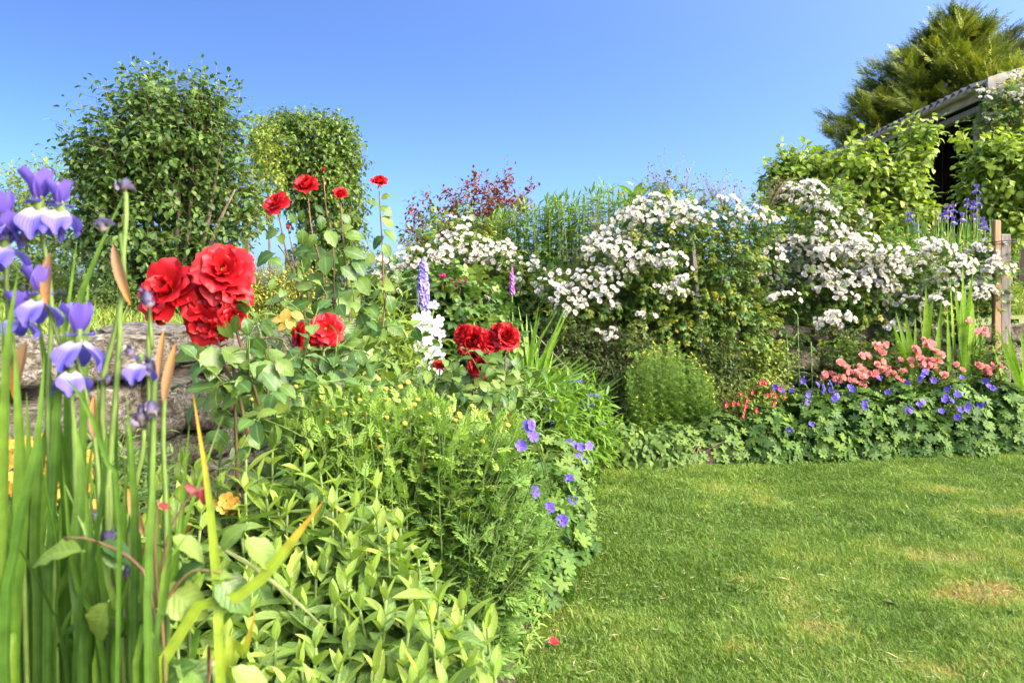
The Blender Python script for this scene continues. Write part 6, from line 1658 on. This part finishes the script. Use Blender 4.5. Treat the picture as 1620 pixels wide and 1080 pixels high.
# mixed perennials in the shadow between the roses and the wall
for (px, py, Y, rw, rh, n, lab, mat, proto, sz) in [(600, 560, 3.2, 75, 80, 300, 'leafy perennial filling the bed behind the two flat red roses', ML_LIGHT, L_LANCE, (.06, .1)), (650, 640, 2.9, 70, 55, 260, 'leafy perennial below the white bellflower', ML_PHLOX, L_LANCE, (.06, .1)), (150, 760, 2.15, 95, 50, 260, 'leafy perennial at the foot of the craggy wall behind the irises', ML_PHLOX, L_LANCE, (.05, .08)), (780, 640, 3.7, 60, 60, 220, 'leafy perennial below the arching strap leaves', ML_PHLOX, L_LANCE, (.07, .11))]:
    x = P(px, 0, Y)[0]
    th = thing('leafy_perennial', lab, 'plant', (x, Y, .1))
    crown(th, [E(px, py, Y, rw, rh, .3), E(px, py + rh * .8, Y, rw, rh * .6, .3)], n, 7, proto, sz, mat, 60, slen=(.15, .28), up=1.0, lo=.1, twig=M_STEM, ang=48)

# ================================================================== YELLOW BUTTON CHAMOMILE (front)
def feather(seed=0, lobes=5):
    r = np.random.default_rng(seed); out = []
    lf = leaf(2, .34, .5, .8, .1, .3)
    for i in range(lobes):
        t = .2 + .75 * i / lobes
        for s in (-1, 1):
            out.append(lf.xf(frames(np.array([[0, t, 0]]), np.array([[s * .75, .8, r.normal(0, .2)]]), UP, np.array([.42 * (1 - t * .35)]))[0]))
    out.append(lf.xf(frames(np.array([[0, .9, 0]]), np.array([[0, 1, 0.]]), UP, np.array([.3]))[0]))
    out.append(tube([(0, 0, 0), (0, .95, 0)], .018, .012, 3))
    return join(out)
L_FEATH = [feather(s) for s in range(3)]
def anth_depth(px, py): return float(np.interp(py, [600, 660, 750, 850, 930], [2.08, 1.96, 1.9, 1.9, 1.92]))
clumps = [('feathery lime clump with yellow buttons beneath the flat red roses', 520, 655, 80, 42, 60), ('feathery lime clump with yellow buttons below the white bellflower', 640, 665, 80, 40, 60), ('feathery lime clump under the double crimson roses', 760, 700, 75, 40, 52),
          ('feathery green clump in the middle of the near bed', 620, 745, 95, 50, 66), ('feathery green clump behind the lawn edge cranesbill', 770, 770, 85, 52, 62), ('deeper green feathery clump beside the lime phlox', 700, 850, 95, 55, 66), ('deeper green feathery clump close to the lawn edge', 815, 850, 60, 50, 50)]
BUTT = [(457, 633), (468, 612), (500, 635), (511, 641), (520, 632), (525, 650), (545, 655), (400, 632), (598, 600), (586, 618), (610, 615), (633, 612), (577, 655), (612, 660), (612, 640), (569, 633), (547, 700), (555, 695), (518, 668), (600, 707), (548, 680), (640, 648), (655, 640), (695, 662), (726, 655), (727, 660), (746, 642), (767, 660), (720, 665), (803, 673), (763, 698), (740, 708), (672, 735), (632, 730), (578, 708), (600, 690), (660, 632), (650, 640), (680, 655), (703, 655), (535, 615), (475, 640), (560, 690), (575, 725), (505, 622), (615, 632), (645, 605), (590, 640), (665, 660), (620, 690), (640, 670), (540, 640)]
for q, (lab, px, py, rw, rh, n) in enumerate(clumps):
    Yq2 = anth_depth(px, py); x = P(px, 0, Yq2)[0]
    th = thing('button_chamomile_clump', lab, 'chamomile', (x, Yq2, .08), 'feathery chamomile clumps with yellow buttons')
    B, D, Ls = [], [], []
    for i in range(int(n * 2.7)):
        a = rng.uniform(0, 6.28); r = math.sqrt(rng.random())
        tx, ty = px + rw * r * math.cos(a), py + rh * r * math.sin(a)
        Yt = anth_depth(tx, ty) + rng.normal(0, .06)
        t = P(tx, ty, Yt); b = np.array([t[0] - rng.normal(.0, .05), Yt + rng.normal(.05, .05), max(.06, t[2] - rng.uniform(.32, .5))])
        b[0] = min(b[0], bed_x(b[1]) - .16 + rng.normal(0, .05))
        B.append(b); D.append(t - b); Ls.append(np.linalg.norm(t - b))
    M, ln = sprig_leaves(np.array(B), np.array(D), np.array(Ls), 13, 55, (.06, .10), .0, .02, taper=.45)
    put_copies(th, M, L_FEATH, [ML_ANTH if q < 4 else ML_ANTHD], 90)
    tubes_stuff(th, ln, .0018, .0012, M_STEM, 'stems', 3)
    lines = []
    for (bx, by) in BUTT:
        if min(range(len(clumps)), key=lambda i: (clumps[i][1] - bx) ** 2 + (clumps[i][2] - by) ** 2 * 3) == q:
            Yt = anth_depth(bx, by) - .05; c = P(bx, by, Yt)
            put('button', L_DAISY.mesh('button', [MP_YEL]), th, frames(c[None], np.array([[1., 0, 0]]), UP + rng.normal(0, .25, 3), np.array([rng.uniform(.0065, .0095)]))[0])
            lines.append(spline([c + np.array([rng.normal(0, .03), .03, -.2]), c], 4))
    for i in range(14):
        j = rng.integers(len(B)); c = B[j] + D[j] + UP * .03
        put('button', L_DAISY.mesh('button', [M_STEM]), th, frames(c[None], np.array([[1., 0, 0]]), UP, np.array([rng.uniform(.005, .008)]))[0], label='green unopened button')
        lines.append(spline([B[j] + D[j] * .6, c], 3))
    tubes_stuff(th, lines, .0016, .0012, M_STEM, 'flower_stalks', 3)

# ---- cranesbills along the near lawn edge
EF = [(835, 673), (843, 690), (824, 705), (909, 705), (918, 707), (923, 732), (885, 730), (875, 779), (889, 823), (844, 778), (840, 672), (862, 742), (905, 790), (900, 758), (868, 803), (932, 705), (915, 722), (880, 745), (897, 700)]
for q, (px, py, Y, rx, h, lab) in enumerate([(895, 770, 3.55, .20, .42, 'far cranesbill mound spilling over the near lawn edge'), (880, 830, 3.1, .22, .40, 'middle cranesbill mound spilling over the near lawn edge'), (850, 890, 2.75, .20, .30, 'nearest cranesbill mound, flowerless, at the lawn edge'), (900, 735, 4.1, .2, .36, 'cranesbill mound with a large pale violet flower at the bend')]):
    x = P(px, 0, Y)[0] - .06; c = np.array([x, Y, .05])
    th = thing('cranesbill_mound', lab, 'cranesbill', c, 'blue cranesbills along the near lawn edge')
    p, out = dome(c, (rx, .30), h, 330)
    put_copies(th, leaf_tiles(p, out, (.055, .09)), L_GER, [ML_GERL if q in (0, 3) else ML_GER], 190)
    inner_mass(th, p, out, (.06, .09), L_GER, ML_GER)
    lines = []
    for (fx, fy) in EF:
        near = fx < 850
        if (near and q == 2) or (not near and (fy < 755 and q == 3 or 755 < fy < 800 and q == 0 or fy >= 800 and q == 1)):
            c2 = P(fx, fy, 1.86 if near else Y - .25)
            o, l = flower_on(th, c2, (rng.normal(.2, .4), -.9, .4), .0165 if near else .026, FL_GER, [MP_BLUE, M_DARKEYE], np.array([c2[0] + (.05 if near else -.03), c2[1] + .08, c2[2] - .16])); lines.append(l)
    if lines: tubes_stuff(th, lines, .0018, .0014, M_STEM, 'flower_stalks', 3)
# cleavers at the lawn edge
c = P(828, 985, 2.25)
th = thing('weed', 'lanky weed with whorled leaves at the near lawn edge', 'weed', (c[0], 2.3, .03))
Bq, Dq = [], []
for (tx, ty) in [(868, 915), (840, 930), (850, 945), (815, 960), (862, 965), (800, 1000), (835, 1000), (820, 1045), (850, 1010)]:
    t = P(tx, ty, 2.2); b = np.array([c[0], 2.3, .04]); Bq.append(b); Dq.append(t - b)
M, ln = sprig_leaves(np.array(Bq), np.array(Dq), np.linalg.norm(np.array(Dq), axis=1), 16, 70, (.03, .05), 0, .1)
put_copies(th, M, L_LANCE, [ML_ANTH], 140); tubes_stuff(th, ln, .002, .0015, M_STEM, 'stems', 3)

# ================================================================== PHLOX
L_PH = [leaf(7, .33, .42, .85, .22, c, t, wave=.03) for c, t in ((.7, 0), (1.2, .2), (1.6, -.2), (1.0, .3))]
L_PHU = [leaf(5, .34, .45, .95, .35, c, t) for c, t in ((-.15, 0), (.35, .2), (.7, -.2))]
def ph_depth(py): return float(np.interp(py, [690, 800, 900, 1000, 1100], [1.68, 1.55, 1.42, 1.27, 1.12]))
heads = [(312, 735), (350, 705), (395, 712), (432, 700), (465, 745), (505, 730), (345, 755), (385, 765), (425, 775), (480, 715), (530, 760), (560, 790), (300, 760), (285, 725), (330, 800), (375, 815), (420, 825), (460, 800), (500, 800), (540, 830), (575, 815), (600, 810), (485, 850), (440, 870), (520, 870), (565, 865), (610, 850), (598, 893), (550, 905), (500, 900), (455, 915), (640, 890), (655, 930), (605, 935), (570, 950), (520, 945), (480, 960), (700, 945), (730, 950), (690, 975), (645, 985), (600, 985), (555, 1000), (505, 1010), (720, 1000), (760, 1015), (690, 1030), (640, 1040), (590, 1050), (540, 1050), (480, 1040), (440, 1000), (740, 1050), (780, 1060), (700, 1080), (650, 1090), (600, 1100), (550, 1110), (500, 1090), (450, 1075), (400, 1050), (400, 960), (360, 1000), (350, 880), (300, 850), (310, 930), (260, 800), (270, 880), (330, 1060), (280, 1010), (220, 960), (240, 1060), (395, 900), (410, 1000), (415, 1095), (255, 750), (770, 1100), (630, 820), (665, 870), (230, 820), (245, 900), (290, 780), (320, 1000), (350, 940), (250, 1000), (300, 1090), (370, 1040), (415, 740), (445, 790), (405, 860), (535, 795), (470, 890), (560, 850), (590, 760), (640, 860), (690, 905), (720, 985), (670, 1060), (760, 980), (700, 1000), (620, 1070)]
pc = [('phlox clump at the foot of the craggy wall, lime green shoot tips', 360, 745), ('phlox clump in front of the near scarlet rose stems', 500, 790), ('phlox clump bordering the feathery green plants', 600, 890), ('phlox clump behind the iris blades', 320, 920), ('phlox clump in the middle of the near foreground', 480, 1000), ('phlox clump nearest the lawn at the bottom edge', 690, 1030)]
groups = {i: [] for i in range(len(pc))}
for hd in heads: groups[min(range(len(pc)), key=lambda i: (pc[i][1] - hd[0]) ** 2 + (pc[i][2] - hd[1]) ** 2)].append(hd)
for i, (lab, px, py) in enumerate(pc):
    Yq = ph_depth(py); x = P(px, 0, Yq)[0]
    th = thing('phlox_clump', lab, 'phlox', (x, Yq, .1), 'lime green phlox clumps in the near bed')
    for (hx, hy) in groups[i]:
        Yt = ph_depth(hy) + rng.normal(0, .03)
        t = P(hx + rng.normal(0, 4), hy + 14, Yt)
        b = np.array([t[0] + rng.normal(0, .035), Yt + rng.normal(.03, .03), .08])
        axis = nrm(t - b)
        pts = spline([b, (b + t) / 2 + np.array([rng.normal(0, .012), .01, 0]), t], 8)
        st = tube(pts - b, .0042, .003, 6)
        so = put('stem', build_mesh('stem', [(st, None, None)], [M_STEM]), th, T(b))
        L = np.linalg.norm(t - b); a0 = rng.uniform(0, 3.14)
        nodes = int(min(L, .42) / .034)
        for k in range(nodes + 3):
            u = k / (nodes + 2)                      # 0 low, 1 at the tip
            h = 1 - (min(L, .42) / L) * (1 - u)
            pos = b + (t - b) * h
            top = u > .78
            el = np.interp(u, [0, .5, .8, .93, 1], [-.2, .05, .28, .68, 1.2])
            ln = np.interp(u, [0, .35, .75, .9, 1], [.095, .125, .115, .08, .046])
            for s in range(2 if u < .97 else 3):
                az = a0 + k * 1.571 + s * (3.1416 if u < .97 else 2.09) + rng.normal(0, .2)
                e = el + rng.normal(0, .14)
                d = np.array([math.cos(az) * math.cos(e), math.sin(az) * math.cos(e), math.sin(e)])
                upv = UP * math.cos(e) - np.array([math.cos(az), math.sin(az), 0]) * math.sin(e) + rng.normal(0, .15, 3)
                pr = L_PHU[rng.integers(3)] if top else L_PH[rng.integers(4)]
                put('leaf', pr.mesh('leaf', [ML_PHLOXY if u > .86 else ML_PHLOX]), so, frames(pos[None], d[None], upv[None], np.array([ln * rng.uniform(.72, 1.22)]))[0])

# ---- apricot flowers half hidden behind irises and phlox
for (pts, Y, lab) in [([(70, 720), (95, 735), (60, 745), (110, 750), (80, 760), (130, 745), (50, 770), (100, 775), (140, 770), (75, 790), (120, 790), (20, 720), (10, 700), (30, 750), (150, 790), (165, 765), (15, 775), (40, 700), (130, 720), (60, 700), (90, 705), (5, 740)], 1.75, 'apricot flowering plant glowing behind the iris leaves'), ([(360, 785), (372, 790), (350, 795), (366, 798), (280, 815), (292, 825), (272, 830)], 1.62, 'few apricot blooms peeping through the phlox')]:
    x = P(pts[0][0], 0, Y)[0]
    th = thing('apricot_flower_plant', lab, 'flowers', (x, Y, .1), 'apricot flowers')
    ln = []
    for (px, py) in pts:
        for e in range(2):
            c = P(px + rng.normal(0, 6), py + rng.normal(0, 5), Y + rng.normal(0, .03))
            o, l = flower_on(th, c, (rng.normal(0, .3), -.9, .5), rng.uniform(.014, .02), [disc_flower(5, 1, .3, .35, 4, True, .15)], [MP_ORANGE, MP_YEL], np.array([c[0], Y + .05, c[2] - .25])); ln.append(l)
    tubes_stuff(th, ln, .002, .0015, M_STEM, 'stems', 3)
    mx, my = np.mean([p[0] for p in pts]), np.mean([p[1] for p in pts])
    crown(th, [E(mx, my + 70, Y + .06, 60 if len(pts) > 9 else 15, 60, .06)], 90 if len(pts) > 9 else 12, 6, L_LANCE, (.035, .06), ML_LIGHT, 40, slen=(.06, .12), up=.7, lo=.1, twig=M_STEM)

# ================================================================== IRISES IN THE FOREGROUND
M_WITHER = petal_mat('withered_iris', [(0.0, (0.35, 0.3, 0.26)), (0.5, (0.14, 0.12, 0.2)), (1.0, (0.05, 0.05, 0.12))], 0.75, 0.15, var=.5)
ML_SHEATH = leaf_mat('papery_sheath', [(0.30, 0.13, 0.06), (0.36, 0.2, 0.09), (0.2, 0.12, 0.06)], 0.6, 0.3, 0.15, tip=(0.5, 0.2, 0.04), tipstart=.5)
ML_BLADEF = leaf_mat('near_iris_blade', [(0.022, 0.06, 0.012), (0.045, 0.115, 0.018), (0.09, 0.19, 0.03), (0.034, 0.09, 0.016), (0.15, 0.26, .04)], 0.38, 0.38, 0.15, tcol=(1.3, 1.5, 0.35), tip=(0.16, 0.28, 0.04), tipstart=.55, lines=.22)
ML_BLADEY = leaf_mat('yellowing_iris_blade', [(0.22, 0.32, 0.04), (0.28, 0.36, 0.05)], 0.4, 0.4, 0.12, tip=(0.6, 0.3, 0.04), tipstart=.72, lines=.15)
ML_PALEB = leaf_mat('bleached_blade', [(0.24, 0.28, 0.17), (0.3, 0.33, 0.22)], 0.5, 0.2, 0.1, tip=(0.5, 0.3, 0.12), tipstart=.93)
def blade(th, Y, pts, wpx, mat, tip=.3, name='leaf', base=.9, Y0=None, ground=True):
    """pts: photo pixels from base to tip"""
    n = len(pts); Y0 = Y if Y0 is None else Y0
    w3 = [P(px, py, Y0 + (Y - Y0) * i / (n - 1)) for i, (px, py) in enumerate(pts)]
    lo = w3[0]
    g0 = np.array([lo[0] + rng.normal(0, .02), lo[1] + .03, .12])
    if lo[2] > .2 and ground: w3 = [g0] + w3
    s = strap(spline(w3, 12), wpx / F * Y, tip=tip, base=base, fold=.3)
    put(name, build_mesh(name, [(Proto(s.v - s.v[0], s.f, s.uv), None, None)], [mat]), th, T(s.v[0]))
Yi = .74
th = thing('iris_clump', 'foreground iris clump with violet flowers, blurred at the left edge', 'iris', (P(90, 0, Yi)[0], Yi + .03, .1), None)
BL = [([(20, 1090), (35, 800), (22, 520)], 34), ([(60, 1090), (55, 850), (70, 700), (110, 590)], 22), ([(100, 1090), (110, 820), (85, 640), (52, 460)], 34), ([(150, 1090), (120, 850), (110, 650), (125, 480), (195, 310)], 26), ([(135, 1080), (130, 760), (135, 560), (140, 430)], 18), ([(75, 1090), (85, 780), (95, 600), (122, 380)], 20), ([(5, 1090), (8, 760), (12, 560), (30, 420)], 26),
      ([(-20, 1090), (-5, 800), (8, 640), (2, 470)], 26), ([(40, 1090), (50, 900), (48, 760), (42, 620)], 24), ([(170, 1090), (165, 880), (155, 720), (155, 600)], 20), ([(195, 1090), (190, 860), (185, 700), (190, 560)], 18), ([(215, 1090), (215, 900), (212, 760), (200, 620)], 20), ([(120, 1090), (150, 880), (165, 760), (170, 640)], 22), ([(90, 1090), (95, 900), (75, 780), (60, 690)], 26),
      ([(235, 1090), (235, 900), (240, 800), (245, 700)], 18), ([(60, 1090), (90, 960), (130, 860), (180, 800)], 16), ([(190, 900), (165, 720), (130, 630), (95, 590)], 12), ([(30, 1090), (15, 930), (0, 830), (-20, 760)], 28), ([(110, 1090), (80, 960), (40, 880), (0, 830)], 14), ([(250, 1090), (262, 960), (270, 850), (265, 760)], 14), ([(270, 1090), (285, 1000), (280, 900), (290, 780)], 12),
      ([(150, 1090), (180, 960), (140, 850), (100, 760)], 14), ([(10, 1090), (28, 850), (60, 700), (70, 560)], 24), ([(130, 1090), (118, 900), (128, 760), (118, 660)], 26), ([(180, 1090), (198, 1000), (230, 880), (250, 790)], 12), ([(215, 1090), (250, 1000), (262, 900), (300, 840)], 15)]
for pts, w in BL: blade(th, Yi + rng.normal(0, .04), pts, w * .66, ML_BLADEF, tip=.4)
for i in range(62):
    bx = rng.uniform(-50, 250); ty = rng.uniform(640, 960); tx = bx + rng.normal(0, 40)
    blade(th, Yi + rng.uniform(-.02, .14), [(bx, 1100), ((bx + tx) / 2 + rng.normal(0, 14), (1100 + ty) / 2), (tx, ty)], rng.uniform(8, 19), ML_BLADEF, tip=.4)
for i in range(70):
    bx = rng.uniform(-60, 235); ty = rng.uniform(700, 980); tx = bx + rng.normal(0, 30)
    blade(th, rng.uniform(.86, 1.06), [(bx, 1100), ((bx + tx) / 2 + rng.normal(0, 10), (1100 + ty) / 2), (tx, ty)], rng.uniform(8, 16), ML_BLADEF, tip=.4)
blade(th, .70, [(350, 1090), (345, 950), (330, 780), (305, 620)], 15, ML_BLADEY, tip=.5)
blade(th, .70, [(250, 1090), (400, 930), (450, 870), (512, 792)], 18, ML_BLADEY, tip=.35)
blade(th, .72, [(362, 1090), (385, 1040), (405, 965)], 20, ML_BLADEY, tip=.5)
blade(th, .74, [(340, 862), (390, 890), (450, 935), (516, 995)], 6, ML_PALEB, tip=.3, ground=False)
blade(th, .72, [(300, 1090), (340, 1000), (420, 900), (440, 840)], 10, ML_BLADEF, tip=.5)
# flower stems, flowers, sheaths, withered blooms
def istem(pts, wpx=9, Y=Yi):
    w3 = [P(px, py, Y) for px, py in pts]
    w3 = [np.array([w3[0][0], Y + .03, .12])] + w3
    solid('flower_stem', tube(spline(w3, 12), wpx / 2 / F * Y, wpx / 2.6 / F * Y, 6), M_STEM, th, True)
def sheath(px, py, L, ang, w, Y=Yi):
    s = L / F * Y; a = math.radians(ang); d = np.array([math.cos(a), 0, -math.sin(a)])
    put('sheath', L_SHEATH.mesh('sheath', [ML_SHEATH]), th, frames((P(px, py, Y - .006) - d * s * .5)[None], d[None], np.array([[.15, -1, .1]]), np.array([s]), np.array([w / .3 / F * Y]))[0])
L_SHEATH = leaf(6, .30, .45, .8, .6, .1)
def wither(px, py, w, h, ang=0, Y=Yi):
    """a few shrivelled, twisted petals"""
    c = P(px, py, Y - .004)
    wb = put('withered_bloom', blob(px, .32, .3, 1.5).mesh('withered_bloom', [M_WITHER]), th, frames(c[None], np.array([[0, 1., 0]]), np.array([[math.sin(math.radians(ang)), 0, math.cos(math.radians(ang))]]), np.array([w / F * Y]))[0])
    for k in range(5):
        d = np.array([rng.normal(0, .9), rng.normal(0, .5), rng.normal(.25, .6)]); s = rng.uniform(.45, .85) * h / F * Y
        put('shrivelled_petal', L_WITH[k % 3].mesh('shrivelled_petal', [M_WITHER]), wb, frames(c[None] - UP * s * .2, d[None], rng.normal(0, 1, (1, 3)), np.array([s]))[0])
L_WITH = [leaf(7, .45, .5, .6, .9, c, t, wave=.5) for c, t in ((1.6, 1.5), (2.6, -1.2), (1.0, 2.5))]
istem([(85, 900), (75, 640), (82, 480), (62, 345)]); istem([(40, 1000), (30, 700), (12, 480), (10, 390)]); istem([(120, 1000), (118, 760), (110, 600), (70, 470)]); istem([(160, 900), (150, 700), (130, 600), (120, 560)], 8)
istem([(170, 1000), (175, 780), (160, 620), (195, 470), (192, 370)], 10); istem([(240, 1080), (238, 850), (242, 700), (245, 600)], 12); istem([(265, 1000), (262, 800), (258, 690), (262, 600)], 9); istem([(205, 1000), (210, 800), (225, 720), (228, 680)], 10)
istem([(172, 900), (172, 760), (188, 560), (190, 480), (200, 330), (196, 300)], 10); istem([(236, 600), (240, 560), (238, 520), (235, 490)], 9); istem([(300, 1090), (295, 900), (232, 850)], 7); istem([(195, 1090), (190, 960), (178, 880), (175, 850)], 10)
for k, (px, py, R, az) in enumerate([(62, 325, 58, -.35), (8, 385, 52, .6), (62, 470, 50, .3), (125, 535, 56, .15), (112, 585, 44, .9), (5, 350, 46, 2.2), (222, 570, 40, .4), (30, 500, 40, 1.2), (95, 330, 46, .75)]):
    iris_flower(th, P(px, py, Yi - .005), UP, R / F * Yi, -1.57 + (az % 1.0) - .4, 1.0, stand=k not in (4, 6))
for a in [(30, 585, 95, 105, 20), (192, 435, 100, 75, 17), (75, 445, 90, 95, 18), (268, 590, 95, 280, 15), (255, 560, 80, 275, 11), (148, 660, 70, 268, 12), (215, 810, 80, 250, 16), (240, 850, 85, 275, 14), (30, 660, 60, 95, 15), (232, 870, 50, 275, 10)]: sheath(*a)
for a in [(196, 292, 20, 34, 20), (163, 355, 22, 40, -10), (232, 472, 26, 44, -20), (225, 655, 30, 52, 0), (240, 645, 24, 36, 10), (238, 580, 24, 34, 0), (172, 850, 26, 36, 10), (202, 905, 18, 30, 0), (40, 372, 24, 40, 60), (205, 555, 18, 30, 0), (172, 600, 14, 24, 20), (150, 815, 12, 20, 0)]: wither(*a)

# ---- near rose shoot with glossy leaves
Yr = .70
x = P(260, 0, Yr)[0]
th = thing('rose_shoot', 'near rose shoot with shiny grey-green and dusky leaves, bottom left', 'rose', (x, Yr, .12))
for c in [[(262, 1100), (255, 960), (262, 860), (295, 790), (325, 770)], [(255, 960), (300, 905), (350, 905)], [(250, 1000), (225, 900), (150, 855), (100, 850)], [(250, 960), (245, 860), (250, 790)], [(330, 1100), (335, 1080), (330, 1065)]]:
    pts = [P(px, py, Yr) for px, py in c]
    if c[0][1] > 1090: pts = [np.array([pts[0][0], Yr + .03, .1])] + pts
    solid('cane', tube(spline(pts, 10), .0019, .0011, 6), M_REDSTEM, th, True)
def rl(px, py, L, ang, mat, upv, wid=1.0, Y=Yr):
    s = L / F * Y; a = math.radians(ang); d = np.array([math.cos(a), -.15, -math.sin(a)])
    put('leaf', L_RL[rng.integers(4)].mesh('leaf', [mat]), th, frames((P(px, py, Y) - d * s * .5)[None], d[None], np.array([upv]), np.array([s]), np.array([s * wid]))[0])
for (px, py, L, ang, m, up_, wd) in [(88, 868, 88, 188, 0, (.1, -.25, 1), 1.0), (185, 862, 66, 5, 0, (0, -.3, 1), .9), (180, 880, 50, 40, 0, (.2, -.6, .7), 1), (362, 848, 62, 300, 0, (-.3, -.7, .6), 1), (418, 868, 82, 20, 0, (.2, -.5, .9), .9), (370, 935, 90, 35, 0, (.1, -.6, .7), 1.0), (290, 905, 80, 165, 0, (0, -.5, .9), .8), (195, 950, 130, 10, 1, (.1, -.6, .8), 1.0), (130, 935, 110, 170, 1, (-.2, -.6, .8), .9), (290, 950, 95, 30, 0, (.2, -.8, .4), 1.0), (240, 975, 80, 85, 1, (.2, -.9, .3), 1.0), (150, 985, 80, 120, 0, (-.2, -.8, .5), 1), (330, 1068, 130, 10, 0, (.1, -.45, .9), .8), (270, 1062, 90, 170, 0, (-.1, -.5, .9), .8), (400, 1075, 90, 25, 0, (.1, -.5, .9), .8), (300, 860, 70, 20, 0, (0, -.4, .9), .8), (340, 905, 50, 330, 0, (0, -.5, .9), .8), (260, 800, 26, 10, 2, (0, -.5, .6), .7), (322, 782, 40, 80, 2, (.3, -.7, .3), .6), (305, 775, 40, 30, 2, (0, -.7, .5), .5)]:
    rl(px, py, L, ang, (ML_ROSE, ML_PURP, ML_DRED)[m] if m < 2 else ML_DRED, up_, wd, .77 if m == 1 else Yr)
# ================================================================== SMALL THINGS ON THE LAWN
for (px, py) in [(1128, 741), (1242, 742), (1272, 742), (1176, 742), (974, 853), (1100, 745), (1060, 748), (1330, 741), (1410, 745), (870, 1030), (1080, 742), (1190, 740), (1510, 737), (905, 745)]:
    x, y = lp(px, py)
    if not on_lawn(x, y): continue
    o = put('daisy', FL_CORN[0].mesh('daisy', [MP_PALE, MP_YEL]), None, frames(np.array([[x, y, .03]]), np.array([[1., 0, 0]]), UP + rng.normal(0, .2, 3), np.array([.012]))[0])
    o['label'] = 'tiny white daisy head dotted in the mown lawn'; o['category'] = 'daisy'; o['group'] = 'daisies in the lawn'
x, y = lp(871, 1032)
o = put('fallen_petal', RP['wide'][1].mesh('petal', [MP_RED]), None, frames(np.array([[x, y, .03]]), np.array([[.7, .5, .1]]), np.array([[.1, -.5, 1]]), np.array([.03]))[0])
o['label'] = 'single fallen red rose petal lying on the lawn'; o['category'] = 'petal'
x, y = lp(1400, 962)
o = put('dry_leaf', L_OVAL[3].mesh('dry_leaf', [ML_PURP]), None, frames(np.array([[x, y, .025]]), np.array([[.9, .2, .1]]), np.array([[.1, -.2, 1]]), np.array([.06]))[0])
o['label'] = 'small dark curled dead leaf lying on the lawn'; o['category'] = 'leaf'
